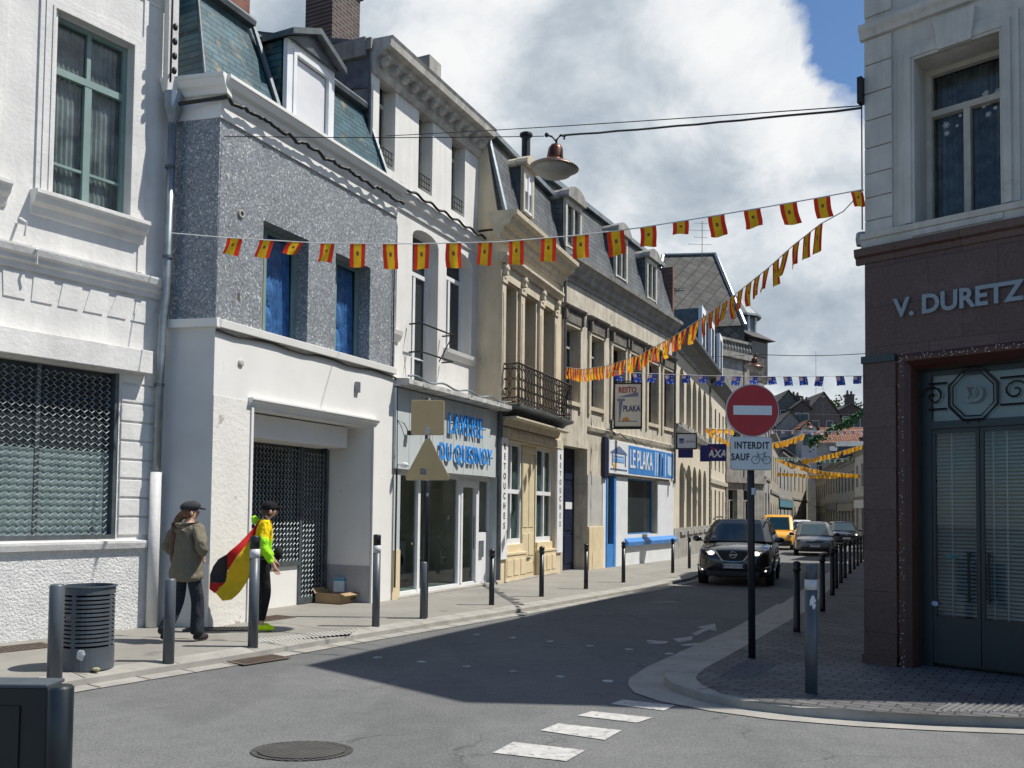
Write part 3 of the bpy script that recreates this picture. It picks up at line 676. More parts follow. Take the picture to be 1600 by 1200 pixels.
d = MB(); d.box(dx0-.05, dx1+.05, .26, 2.2, zd0, zd1); dm = d.build('dormer', teal, r)
wnd = window(r, (dx0+.08, zd0+.12, dx1-.04, zd1-.12), .19, whiteframe, glassd, cols=1, fw=.07, name='dormer_window', fd=.09)
MB().box(dx0+.16, dx1-.12, .168, .180, zd0+.2, zd1-.2).build('pane_glint', mat('plain_white_glint', (.62, .63, .65), (.55, .56, .58), .6, 2, .05, 20), wnd)  # white sheet over the glass, a sunlit glint put in as colour
b = MB(); b.box(dx0-.07, dx0+.075, .12, .2, zd0, zd1); b.box(dx1-.035, dx1+.07, .12, .2, zd0, zd1); b.box(dx0+.075, dx1-.035, .12, .2, zd1-.11, zd1); b.build('dormer_frame', whiteframe, dm)
xm = (dx0+dx1)/2
b = MB(); b.ext([(dx0-.16, -.06, zd1-.02), (xm, -.06, zd1+.30), (dx1+.16, -.06, zd1-.02), (dx1+.16, -.06, zd1+.07), (xm, -.06, zd1+.40), (dx0-.16, -.06, zd1+.07)], (0, 2.4, 0)); b.build('dormer_roof', zincd, dm)
b = MB(); b.plate([(dx0-.1, zd1-.01), (dx1+.1, zd1-.01), (xm, zd1+.30)], .06, .15); b.build('dormer_gable', zincd, dm)
b = MB(); b.face([(x0-.6, .95, zg+.05), (Lh, .95, zg+.05), (Lh, 4.2, zg+2.1), (x0-.6, 4.2, zg+2.1)]); b.face([(x0-.6, .95, zg+.05), (x0-.6, 4.2, zg+2.1), (x0-.6, 7.4, zg)]); b.face([(x0-.6, 4.2, zg+2.1), (Lh, 4.2, zg+2.1), (Lh, 7.4, zg), (x0-.6, 7.4, zg)]); b.build('upper_roof', browntile, r)
b = MB(); b.tube([(x0-.6, 4.2, zg+2.14), (Lh, 4.2, zg+2.14)], .12); b.build('ridge', zincd, r)
xq = F.u(362, 2.6, 10); b = MB(); b.box(xq-.3, xq+.35, 2.5, 3.1, zg, zg+2.5); b.build('chimney', redbrick, r)
# vents, box, hole on mosaic
for px, py, rr in ((376, 334, .055),):
    x, z = F.uz(px, py); b = MB(); b.lathe([(rr, 0), (rr, .03), (rr*.6, .03)], n=14); v_ = b.build('wall_vent', mat('vent', (.45, .43, .38), None, .7), r); v_.rotation_euler = (math.pi/2, 0, 0); v_.location = (x, 0, z)
    b = MB(); b.lathe([(rr*.6, .031), (rr*.3, .034)], n=12); v2 = b.build('opening', darkgap, v_)
x, z = F.uz(376, 567); b = MB(); b.lathe([(.05, 0), (.05, .02), (.03, .03)], n=14); v_ = b.build('wall_socket_cap', mat('vent2', (.5, .49, .46), None, .6), r); v_.rotation_euler = (math.pi/2, 0, 0); v_.location = (x, 0, z)
x, z = F.uz(557, 605); MB().box(x-.05, x+.05, -.05, 0, z-.09, z+.09).build('meter_box', zinc, r, bevel=.006)
x, z = F.uz(373, 463); MB().box(x-.02, x+.02, -.006, .002, z-.06, z+.05).build('rust_mark', rust, r)
# return wall
R1 = fr(Q, C); hold = empty('side_return', (Q[0], Q[1], 0), R1.rz); hold.parent = r; hold.matrix_parent_inverse = Matrix.Identity(4)
Mi = r.matrix_basis.inverted() if False else (Matrix.Translation(r.location) @ Matrix.Rotation(F.rz, 4, 'Z')).inverted()
def torel(b, fr_):      # bake a builder's vertices from frame fr_ into frame F
    M = Mi @ Matrix.Translation((fr_.P.x, fr_.P.y, 0)) @ Matrix.Rotation(fr_.rz, 4, 'Z'); b.v = [tuple(M @ Vector(v)) for v in b.v]; return b
bpy.data.objects.remove(hold)
b = MB(); b.box(0, R1.L, -.0, .3, zl, zm); torel(b, R1).build('mosaic_side_wall', mosaicm, r)
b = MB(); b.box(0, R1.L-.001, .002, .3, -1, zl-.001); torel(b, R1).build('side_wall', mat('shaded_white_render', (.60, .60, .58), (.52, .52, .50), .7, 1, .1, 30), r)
b = MB(); b.box(.0, R1.L, -.012, .3, zm, zf+.02); b.prof([(.05, zf), (-.07, zf+.02), (-.09, zf+.08), (-.13, zf+.12), (-.16, zf+.20), (-.18, zf+.21), (-.18, zf+.26), (.05, zf+.28)], -.02, R1.L+.14); torel(b, R1).build('side_cornice', whiteshop, r)
b = MB(); b.prof([(.01, zl-.06), (-.07, zl-.05), (-.08, zl+.06), (.01, zl+.08)], 0, R1.L+.07); torel(b, R1).build('side_ledge', whiteshop, r)
b = MB(); b.box(R1.L-.12, R1.L, -.008, .1, -.5, .95); torel(b, R1).build('chipped_corner', peeling, r)
# drainpipe at the junction
dp = empty('drainpipe', (Q[0]+.10, Q[1]-.17, PH), 0, 'zinc drainpipe with hopper in the corner between the white house and the mosaic house', 'drainpipe')
zz_ = lambda py: atY(262, py, Q[1]-.15).z-PH
X0 = atY(267, 300, Q[1]-.17).x-(Q[0]+.10); X1 = atY(250, 600, Q[1]-.17).x-(Q[0]+.10); X2 = atY(240, 850, Q[1]-.17).x-(Q[0]+.10)
b = MB(); b.tube([(X0, 0, zz_(180)), (X0-.03, 0, zz_(460)), (X1+.01, 0, zz_(500)), (X1, 0, zz_(560)), (X2+.01, 0, zz_(735))], .055, 12); b.build('upper_pipe', zinc, dp, smooth=True)
b = MB(); b.tube([(X2+.01, 0, zz_(738)), (X2, 0, .0)], .075, 12); b.build('lower_pipe', white, dp, smooth=True)
b = MB(); b.lathe([(.05, zz_(196)), (.12, zz_(172)), (.13, zz_(150)), (.13, zz_(148))], (X0, 0, 0), 14); b.build('hopper', zinc, dp, smooth=False)
b = MB()
for py in (260, 400, 600): b.tube([(X0-.02 if py < 500 else X1-.01, 0, zz_(py)), (X0-.02 if py < 500 else X1-.01, 0, zz_(py)-.04)], .068, 12)
b.build('brackets', zincd, dp)
b = MB(); b.tube([(X0-.04, -.02, zz_(148)), (X0-.05, -.02, zz_(-60))], .10, 4); b.build('boxed_duct', white, dp)
# insulator rack
p = atY(268, 60, Q[1]-.3)
ir = empty('insulator_rack', (p.x, p.y, p.z-.6), 0, 'black power line insulators on an iron bracket above the drainpipe', 'insulators')
b = MB(); b.tube([(0, 0, 0), (0, 0, 1.3)], .014); b.tube([(-.2, .25, .1), (.02, 0, .15)], .014); b.build('bracket', blackiron, ir)
for k in range(4): MB().ell((.06, -.03, .14+k*.2), (.035, .035, .05), 8, 6).build('insulator', blackiron, ir, smooth=True)
# ------------------------------------------------------------------ B2 : laundry building
F = fr(P2, P3, 'townhouse', 'tall white stuccoed house with sculpted cornice above the pale grey laundry shop'); r = F.root; Lh = F.L; B2 = F
zs0 = F.z(624, 733); zs0 = (zs0+F.z(768, 745))/2; zf1 = (F.z(625, 600)+F.z(782, 648))/2; zt = (F.z(625, 588)+F.z(785, 638))/2
so_ = (F.u(625, 0, 800), -1, F.u(762, .2, 800)+.05, zs0)
wall(r, 'shop_wall', greyshop, 0.004, Lh-.004, -1, zf1, [([(so_[0], -.95), (so_[2], -.95), (so_[2], zs0), (so_[0], zs0)], .3)])
b = MB(); b.box(.0, F.u(762), -.06, -.001, zs0-.0, zf1-.03); b.build('sign_board', greyshop, r)
b = MB(); jx = .02
while jx < F.u(762): b.box(jx, jx+.006, -.0615, -.058, zs0+.01, zf1-.04); jx += .42
b.build('board_joints', zincd, r)
b = MB(); b.prof([(.6, zt+.02), (.0, zt), (-.28, zt-.02), (-.32, zt-.03), (-.32, zf1+.03), (-.26, zf1), (.6, zf1-.005)], 0, Lh-.02); b.build('shop_ledge', mat('chipped_white_ledge', (.55, .55, .53), (.34, .34, .33), .8, 5, .4, 20, dirt=((.12, .12, .12), .56, .62, 7)), r)
gz2 = lambda: gz(17.5)+PH
g = gz2()
b = MB(); yy0, yy1 = .17, .25; xs = [F.u(p, .2, 800) for p in (626, 653, 716, 745, 762)]
xs[0] = so_[0]; xs[-1] = so_[2]
for i, x in enumerate(xs): b.box(x-.045, x+.045, yy0, yy1, g, zs0+.02)
for a, c_ in zip(xs, xs[1:]): b.box(a+.045, c_-.045, yy0+.003, yy1, zs0-.10, zs0+.02); b.box(a+.045, c_-.045, yy0+.003, yy1, g, g+.10)
b.box(xs[3]+.045, xs[4]-.045, yy0+.01, yy1, g+.1, F.z(750, 832, .2)); b.box(xs[0]+.045, xs[0]+.16, yy0+.01, yy1, g+.1, zs0-.1)
b.box(xs[2]+.045, xs[2]+.12, yy0-.02, yy1, g+.1, zs0-.10); b.box(xs[3]-.12, xs[3]-.045, yy0-.02, yy1, g+.1, zs0-.10); b.box(xs[2]+.12, xs[3]-.12, yy0-.018, yy1, zs0-.25, zs0-.10)
sf = b.build('shopfront', whiteframe, r, bevel=.004)
MB().box(so_[0], so_[2], .225, .24, g, zs0+.02).build('pane', glassc, sf)
b = MB(); b.face([(so_[0]-.1, 3.2, g-.1), (so_[2]+.1, 3.2, g-.1), (so_[2]+.1, 3.2, zs0+.3), (so_[0]-.1, 3.2, zs0+.3)])
for x_ in (so_[0]-.1, so_[2]+.1): b.face([(x_, .31, g-.1), (x_, 3.2, g-.1), (x_, 3.2, zs0+.3), (x_, .31, zs0+.3)])
b.face([(so_[0]-.1, .31, zs0+.25), (so_[2]+.1, .31, zs0+.25), (so_[2]+.1, 3.2, zs0+.25), (so_[0]-.1, 3.2, zs0+.25)]); b.face([(so_[0]-.1, .31, g), (so_[2]+.1, .31, g), (so_[2]+.1, 3.2, g), (so_[0]-.1, 3.2, g)])
b.build('shop_room', laundry_in, r)
for k in range(5):
    x_ = so_[0]+.35+k*.72
    mb = MB(); mb.box(x_, x_+.62, 2.3, 3.1, g, g+.9); wm = mb.build('washing_machine', whiteframe, None); tag(wm, 'pale washing machine behind the laundry window glass', 'washing machine', 'washing machines in the laundry')
    wm.location = r.location; wm.rotation_euler = r.rotation_euler
    mb = MB(); mb.lathe([(.19, 0), (.19, .02), (.14, .03)], n=18); dd9 = mb.build('drum_door', zincd, wm); dd9.rotation_euler = (math.pi/2, 0, 0); dd9.location = (x_+.31, 2.295, g+.45)
x, z = F.uz(751, 856, .17); b = MB(); b.box(x-.07, x+.09, .14, .18, z-.2, z+.16); b.build('letterbox', zinc, sf)
b = MB(); x = F.u(738, .15, 820); b.tube([(x, .11, g+.8), (x, .11, g+1.5)], .015); b.build('door_handle', zincd, sf)
b = MB(); b.box(0.02, so_[0]-.0, -.02, .02, -.5, g+.9); b.build('cream_base', creampanel, r)
b = MB(); b.box(so_[0]-.05, so_[2]+.05, -.03, .3, -.5, g+.03); b.build('doorstep', granitecurb, r)
for s, a, c_, sz in (('LAVERIE', (704, 661), (756, 673), .46), ('DU QUESNOY', (689, 706), (770, 717), .46)):
    ua, za = F.uz(*a, -.14); ub, zb = F.uz(*c_, -.14)
    t = text('lettering', s, 1, letterblue, r, ((ua+ub)/2, -.105, (za+zb)/2), ext=.013, bold=.006, space=1.12)
    wd = max(v.co.x for v in t.data.vertices)-min(v.co.x for v in t.data.vertices); hh = max(v.co.y for v in t.data.vertices)-min(v.co.y for v in t.data.vertices)
    t.scale = ((ub-ua)/wd, (F.z(730, 645, -.14)-F.z(730, 677, -.14))/hh, 1)
b = MB()
for a in (.3, .9, 1.5, 2.1, 2.7, 3.3): pass
x0s = F.u(691); x1s = F.u(768)
for z in (F.z(730, 668), F.z(730, 712)):
    for k in range(6): b.tube([(x0s+(x1s-x0s)*(k+.5)/6, -.05, z), (x0s+(x1s-x0s)*(k+.5)/6, -.13, z)], .012)
b.build('letter_pins', zincd, r)
x, z = F.uz(631, 676); b = MB(); b.tube([(x-.35, -.03, z-.5), (x-.3, -.06, z+.2), (x-.15, -.1, z+.15), (x-.02, -.12, z)], .008); b.box(x-.05, x+.05, -.18, -.10, z-.05, z+.03); b.build('flood_light', blackiron, r)
x, z = F.uz(617, 725); b = MB(); b.tube([(x, .0, z), (x, -.16, z)], .02); b.ell((x, -.2, z-.02), (.05, .09, .05), 10, 6); b.build('security_camera', whiteframe, r)
# upper storeys
S = .6
ux = lambda px, py: F.u(px, S, py)
zc0, zc1 = F.z(740, 218, S), F.z(757, 190, S-.4)
zsb = (F.z(627, 318, S)+F.z(743, 378, S))/2
holes = []; W2 = []
for l, rr, t, bt in ((592, 617, 116, 250), (654.5, 676, 169, 297), (706.5, 727, 213, 328)):
    W2.append([ux(l, 200), 0, ux(rr, 230), 0, F.z(l, t, S), F.z(l, bt, S)])
zt2 = sum(w[4] for w in W2)/3; zb2 = sum(w[5] for w in W2)/3
for w in W2: w[1] = zb2; w[3] = zt2+.14
W1 = [[F.u(643, S, 480), zt+.05, F.u(684, S, 480), 0], [F.u(697, S, 480), 0, F.u(737, S, 480), 0]]
z1t = F.z(660, 360, S); z1b = F.z(700, 545, S); z0x = .0
W1[0][3] = z1t; W1[1][3] = z1t; W1[1][1] = z1b; w0 = W1[0][2]-W1[0][0]
W1[1][2] = min(W1[1][2], Lh-.12)
W0_ = [.0, z1b, W1[0][0]-.55, z1t]; W0_[0] = W0_[2]-.75; W0_[0] = max(W0_[0], .12)
hs = [(arch(w[:4], .14), .30) for w in W2]+[(arch(w, .2), .32) for w in (W1[0], W1[1], W0_)]
H2 = F.z(740, 218, S)+.1
wall(r, 'wall', b2wall, 0, Lh, zt-.1, H2, hs, y=S, body=7)
# side face in grey cement, just proud
MB().box(-.006, -.001, S+.02, 6.9, zt, H2+.0).build('side_wall', cement, r)
for w in W2:
    window(r, w[:4], S+.30, oldwhite, glassd, cols=2, transom=.72, fw=.05)
    b = MB()
    for k in range(3): b.tube([(w[0]+.01, S+.05, w[1]+.12+k*.12), (w[2]-.01, S+.05, w[1]+.12+k*.12)], .010)
    for k in range(6): x = w[0]+(w[2]-w[0])*(k+.5)/6; b.tube([(x, S+.05, w[1]+.1), (x, S+.05, w[1]+.38)], .007)
    b.build('window_rail', blackiron, r)
for w in W1+[W0_]:
    window(r, w, S+.32, whiteframe, glassd, cols=2, transom=.74, fw=.07, bars=(.3,) if w is W1[0] else ())
for w in (W1[1], W0_):
    MB().prof([(S+.01, w[1]-.22), (S-.05, w[1]-.2), (S-.10, w[1]-.10), (S-.12, w[1]-.02), (S+.01, w[1])], w[0]-.08, w[2]+.08).build('sill', b2wall, r)
h = .16
MB().prof([(S+.01, zsb-.20), (S-.04, zsb-.20), (S-.06, zsb-.06), (S-.12, zsb-.02), (S-.15, zsb+.10), (S-.15, zsb+.14), (S+.01, zsb+.16)], 0, Lh-.01).build('string_course', b2wall, r)
zr0, zr1 = F.z(665, 508, S-.3), F.z(665, 552, S-.3)
b = MB()
for z in (zr0, zr1): b.tube([(W1[0][0]-.15, S-.05, z), (W1[0][0]-.15, S-.32, z), (W1[0][2]+.12, S-.32, z), (W1[0][2]+.12, S-.05, z)], .018)
b.tube([(W1[0][0]-.1, S-.32, zr0), (W1[0][0]+.05, S-.2, zt)], .01); b.tube([(W1[0][2]+.1, S-.32, zr0), (W1[0][2]+.0, S-.05, zr1)], .012)
b.build('window_rail', blackiron, r)
cz0 = H2-.55; cz1 = (F.z(582, 27, S-.4)+F.z(757, 190, S-.4))/2
print('B2 cornice', H2, F.z(582, 27, S-.4), F.z(757, 190, S-.4), F.z(563, 60, S))
H3 = cz1-.1
cm = MB(); cm.prof([(S+.2, cz1-.62), (S-.05, cz1-.62), (S-.07, cz1-.56), (S-.10, cz1-.52), (S-.10, cz1-.34), (S-.22, cz1-.30), (S-.26, cz1-.22), (S-.40, cz1-.18), (S-.42, cz1-.06), (S-.45, cz1), (S+.2, cz1+.04)], -.0, Lh)
cm.build('cornice', palestone, r)
k = 0; x = .14
while x < Lh-.05:
    b = MB(); b.ell((x, S-.17, cz1-.40), (.075, .11, .085), 8, 6); b.prof([(S-.08, cz1-.34), (S-.3, cz1-.31), (S-.3, cz1-.36), (S-.08, cz1-.46)], x-.06, x+.06); b.build('modillion', palestone, r); x += .36
    k += 1
MB().box(0, Lh, S, S+.25, H2-.02, cz1-.55).build('frieze', b2wall, r)
b = MB(); b.face([(-.05, S+.25, cz1-.1), (Lh, S+.25, cz1-.1), (Lh, 4.2, cz1+1.1), (-.05, 4.2, cz1+1.1)]); b.face([(-.05, 7, H2), (Lh, 7, H2), (Lh, 4.2, cz1+1.1), (-.05, 4.2, cz1+1.1)]); b.ext([(-.03, S+.05, cz1-.9), (-.03, S+.05, cz1-.02), (-.03, 4.2, cz1+1.05), (-.03, 7, H2), ], (.03, 0, 0)); b.build('roof', zincd, r)
b = MB(); b.box(-.08, .0, S-.02, 6.5, H2-.02, cz1+.02); b.box(-.1, .45, S+.1, 1.6, cz1-.3, cz1+.05); b.build('parapet', cement, r)
x = F.u(530, 1.9, 30); b = MB(); b.box(x-.55, x+.35, 1.65, 2.3, H2-.3, cz1+1.6); b.box(x-.6, x+.4, 1.6, 2.35, cz1+1.6, cz1+1.7); b.build('chimney', brick, r)
x = F.u(668, 1.2, 105); b = MB(); z = F.z(668, 96, 1.2); b.box(x-.25, x+.25, 1.0, 1.5, z-1.0, z); b.build('chimney_stub', stone, r)
b = MB(); b.tube([(-.07, S-.03, cz1-.9), (-.07, S-.03, cz1-2.4), (.05, S-.08, cz1-2.9), (.1, S-.1, zsb+.1)], .05, 8); b.build('rainwater_pipe', zincd, r)
# loose facade cables: one thing
def wire(name, pts, rr, label, cat='cable', m=None, n=5, group=None):
    b = MB(); b.tube(pts, rr, n); return tag(b.build(name, m or cable), label, cat, group)
def sag(a, c, s, k=16, wob=0):
    a, c = Vector(a), Vector(c); out = []
    for i in range(k+1):
        t = i/k; p = a.lerp(c, t); p.z -= s*4*t*(1-t)+random.uniform(-wob, wob); out.append(p)
    return out
cw = []
for k in range(90):
    t = k/89; cw.append(B1.W(B1.L*t, -.13+.012*math.sin(k*.9), zf-.02-(.035+.03*math.sin(k*.31)+.015*math.sin(k*1.1))*abs(math.sin(k*math.pi/8+.5*math.sin(k*.17)))+.008*math.sin(k*2.3)))
cw = [R1.W(.12, -.2, zf-.15)]+cw
cw += [B2.W(.05+B2.L*k/60, S-.19, zsb+.16+.03*math.sin(k*.8)) for k in range(61)]
wire('facade_cable', cw, .028, 'thick black cable bundle clipped under the cornices of the mosaic house and its neighbour')
cw2 = [B1.W(B1.L*k/12, -.03, zl-.09-.02*math.sin(k*1.7)) for k in range(13)]+[B2.W(.02, -.05, zl-.3), B2.W(.06, -.05, 2.2), B2.W(.05, -.05, .3)]
wire('facade_cable', cw2, .018, 'black cable run below the mosaic ledge and down beside the laundry')
wire('facade_cable', [B2.W(B2.L*k/60, -.30, zt+.02+.03*math.sin(k*.45)) for k in range(61)], .02, 'grey wire lying along the ledge above the laundry lettering', m=zinc)
wire('facade_cable', [B1.W(B1.L-.10, -.03, z) for z in (zl, zl+.6, zl+1.3, zl+1.9)]+[B1.W(B1.L-.02, -.03, zl+2.2)], .013, 'thin black wire climbing the right edge of the mosaic')
pz = zt-.3
tag(MB().tube([B2.W(B2.L-.10, -.06, z) for z in (zt-.05, 2.0, .15)], .05, 10).build('drainpipe', zincd), 'dark drainpipe between the laundry and the alteration shop', 'drainpipe')
# ------------------------------------------------------------------ B3 : cream house with balcony
F = fr(P3, P4, 'townhouse', 'cream house with an iron balcony and the Retouches shop on its ground floor'); r = F.root; Lh = F.L; B3 = F
g = gz(21)+PH
def zav(p, q, off=0): return (F.z(*p, off)+F.z(*q, off))/2
zbal = zav((808, 634), (893, 655), -.45)
zw1 = zav((787, 443), (863, 485)); ent0 = zw1+.1
hs = []; B3w = []
for l, rr in ((786, 806.5), (818.5, 837), (847.5, 863)):
    B3w.append((F.u(l, 0, 520), zbal+.02, F.u(rr, 0, 540), zw1))
zcor = zav((790, 345), (872, 440)); ztp = zav((790, 302), (880, 397), -.45)
print('B3', Lh, zbal, zw1, zcor, ztp, B3w)
zsh = zav((792, 690), (868, 702))
shw = [(F.u(790, 0, 780), F.u(821.5, 0, 780), 0), (F.u(822.5, 0, 780), F.u(843, 0, 780), 1), (F.u(844, 0, 780), F.u(868, 0, 780), 0)]
zst = F.z(800, 870)-.0
wh = [(rect(o), .35) for o in B3w]
wh += [([(shw[0][0], -.9), (shw[2][1], -.9), (shw[2][1], zsh), (shw[0][0], zsh)], .22)]
wall(r, 'wall', cream, .0, Lh-.003, -1, ztp-.35, wh, body=8)
for o in B3w: window(r, o, .35, brownwood, glassd, cols=1, fw=.07)
# trim round the three windows
b = MB(); xs = [B3w[0][0]-.22, B3w[0][0], B3w[0][2], B3w[1][0], B3w[1][2], B3w[2][0], B3w[2][2], B3w[2][2]+.22]
pil = []
for a, c_ in ((xs[0], xs[1]), (xs[2], xs[3]), (xs[4], xs[5]), (xs[6], xs[7])):
    m = (a+c_)/2; w_ = min((c_-a)/2, .13)
    bb = MB(); bb.box(m-w_, m+w_, -.07, .01, zbal, zw1-.08); bb.box(m-w_*.55, m+w_*.55, -.085, -.06, zbal+.3, zw1-.3); bb.box(m-w_-.03, m+w_+.03, -.10, .01, zw1-.08, zw1+.04)
    bb.box(m-w_*.5, m+w_*.5, -.16, .01, zw1+.1, zw1+.34); bb.ell((m-w_*.4, -.14, zw1+.24), (.05, .05, .07), 8, 6); bb.ell((m+w_*.4, -.14, zw1+.24), (.05, .05, .07), 8, 6)
    bb.build('pilaster', creamtrim, r)
bb = MB(); bb.box(xs[0]-.03, xs[7]+.03, -.05, .01, zw1+.041, zw1+.36); bb.prof([(.01, zw1+.36), (-.12, zw1+.38), (-.14, zw1+.44), (-.22, zw1+.50), (-.22, zw1+.56), (.01, zw1+.60)], xs[0]-.12, xs[7]+.12); bb.build('entablature', creamtrim, r)
h3 = ztp-zcor
bb = MB(); bb.prof([(.05, ztp-.62), (-.04, ztp-.62), (-.05, ztp-.50), (-.12, ztp-.44), (-.14, ztp-.34), (-.28, ztp-.28), (-.34, ztp-.14), (-.45, ztp-.10), (-.46, ztp), (.3, ztp+.03)], -.22, Lh-.002); bb.build('cornice', creamtrim, r)
# balcony
bu0, bu1 = -.02, F.u(893, -.45, 600); bo = .45
bal = MB(); bal.prof([(.0, zbal-.26), (-.18, zbal-.22), (-.30, zbal-.12), (-.46, zbal-.08), (-.50, zbal-.06), (-.50, zbal), (.0, zbal)], bu0, bu1+.06)
bal = bal.build('balcony', zincd, r)
def panel(b, A, Bp, z0, z1, kk):
    A, Bp = Vector(A), Vector(Bp); d = (Bp-A)
    P = lambda t, z: A+d*t+Vector((0, 0, z))
    H = z1-z0
    for zz in (z0+.05, z0+.16, z1-.12, z1): b.tube([P(0, zz), P(1, zz)], .012 if zz != z1 else .022, 4)
    for i in range(kk+1):
        t = i/kk; b.tube([P(t, z0), P(t, z1)], .009, 4)
    for i in range(kk):
        t = (i+.5)/kk; rr = .40/kk; cz = (z0+z1)/2
        for (zc_, rx, rz) in ((cz+.22*H/.9, .42/kk, .12), (cz, .42/kk, .13), (cz-.20*H/.9, .42/kk, .11), (z1-.06, .3/kk, .045), (z0+.105, .3/kk, .045)):
            b.tube([P(t+rx*math.cos(a*math.pi/4), zc_+rz*math.sin(a*math.pi/4)) for a in range(9)], .011, 3, False)
        b.ell(P(t, cz+.11), (.028, .028, .028), 6, 4); b.ell(P(t, cz-.10), (.028, .028, .028), 6, 4)
b = MB(); panel(b, (bu0+.02, -bo, 0), (bu1, -bo, 0), zbal, zbal+.93, 19); b.build('front_railing', rustiron, bal)
b = MB(); panel(b, (bu0+.02, -.02, 0), (bu0+.02, -bo, 0), zbal, zbal+.93, 2); b.build('side_railing', rustiron, bal)
b = MB(); panel(b, (bu1, -.02, 0), (bu1, -bo, 0), zbal, zbal+.93, 2); b.build('side_railing', rustiron, bal)
b = MB(); b.prof([(0, zsh+.30), (-.10, zsh+.32), (-.16, zsh+.5), (-.30, zbal-.34), (-.40, zbal-.30), (-.40, zbal-.262), (0, zbal-.262)], .02, bu1+.02); b.build('shop_canopy', creamtrim, r)
b = MB(); b.box(.04, Lh-.1, -.07, .01, zsh+.06, zsh+.28); b.box(.5, Lh-.5, -.09, -.06, zsh+.12, zsh+.22); b.build('shop_fascia', creamtrim, r)
pw = []
for a, c_ in ((F.u(779.5, 0, 780), shw[0][0]), (shw[2][1], F.u(877, 0, 780))):
    b = MB(); b.box(a, c_, -.05, .01, g+.55, zsh+.05); b.build('shop_pier', whiteframe, r); pw.append((a, c_))
for (a, c_) in pw:
    zz0 = g+1.15; zz1 = zsh-.1
    for i, ch in enumerate('RETOUCHES'):
        z = zz1-(zz1-zz0)*(i+.3)/9; text('letter', ch, .20, blackiron, r, ((a+c_)/2, -.054, z), ext=.002, bold=.004, sx=.9)
b = MB(); yy0, yy1 = .12, .19
a0, a1 = shw[0][0], shw[0][1]
def pw_(b, a0, a1):
    zb_ = g+.85; b.box(a0, a0+.05, yy0, yy1, zb_, zsh); b.box(a1-.05, a1, yy0, yy1, zb_, zsh); b.box(a0+.05, a1-.05, yy0, yy1, zsh-.07, zsh); b.box(a0+.05, a1-.05, yy0, yy1, zb_, zb_+.14)
    m = (a0+a1)/2; b.box(m-.03, m+.03, yy0+.003, yy1, zb_+.14, zsh-.07); zm_ = zb_+(zsh-zb_)*.52; b.box(a0+.05, a1-.05, yy0-.004, yy1, zm_-.05, zm_+.05)
for i in (0, 2):
    b = MB(); pw_(b, shw[i][0], shw[i][1]-(.04 if i == 0 else 0)); wn_ = b.build('shop_window', whiteframe, r)
    MB().box(shw[i][0], shw[i][1], .165, .175, g+.84, zsh+.03).build('pane', glassc, wn_)
    cm = MB(); aa, cc_ = shw[i][0], shw[i][1]; kk = 18
    for q9 in range(kk): cm.face([(aa+(cc_-aa)*q9/kk, .23+.03*(q9 % 2), g+.8), (aa+(cc_-aa)*(q9+1)/kk, .23+.03*((q9+1) % 2), g+.8), (aa+(cc_-aa)*(q9+1)/kk, .23+.03*((q9+1) % 2), zsh+.1), (aa+(cc_-aa)*q9/kk, .23+.03*(q9 % 2), zsh+.1)])
    cm.build('shop_curtain', mat('green_grey_curtain', (.13, .19, .175), (.06, .09, .085), .9, 5, .3, 30, streak=.5), wn_)
    b = MB(); a0, a1 = shw[i][0]-.02, shw[i][1]+(.02 if i else 0); b.box(a0, a1, -.03, .2, g-.2, g+.62); b.box(a0-.02, a1+.02, -.05, .2, g+.62, g+.68); b.box(a0+.0, a1-.0, .06, .2, g+.68, g+.86)
    k = 3
    for j in range(k): xx0 = a0+(a1-a0)*(j+.14)/k; xx1 = a0+(a1-a0)*(j+.86)/k; b.box(xx0, xx1, -.045, -.02, g+.14, g+.52)
    b.build('panelled_base', creampanel, r, bevel=.006)
d0, d1 = shw[1][0]+.02, shw[1][1]-.02
b = MB(); b.box(d0, d1, .13, .19, g, zsh+.01); m = (d0+d1)/2
for a_, c_ in ((d0+.06, m-.03), (m+.03, d1-.06)):
    b.box(a_, c_, .115, .14, g+1.25, zsh-.35); b.box(a_, c_, .115, .14, g+.55, g+1.1)
b.box(d0+.08, d1-.08, .115, .14, g+.12, g+.4); b.box(d0-.03, d0, .10, .19, g, zsh); b.box(d1, d1+.03, .10, .19, g, zsh); b.box(d0, d1, .10, .2, zsh-.2, zsh)
dr = b.build('door', doorcream, r, bevel=.006)
MB().box(m-.12, m+.12, .10, .116, g+.45, g+.50).build('letter_slot', zincd, dr)
MB().box(shw[0][0]-.05, shw[2][1]+.05, -.06, .25, g-.3, g+.03).build('doorstep', granitecurb, r)
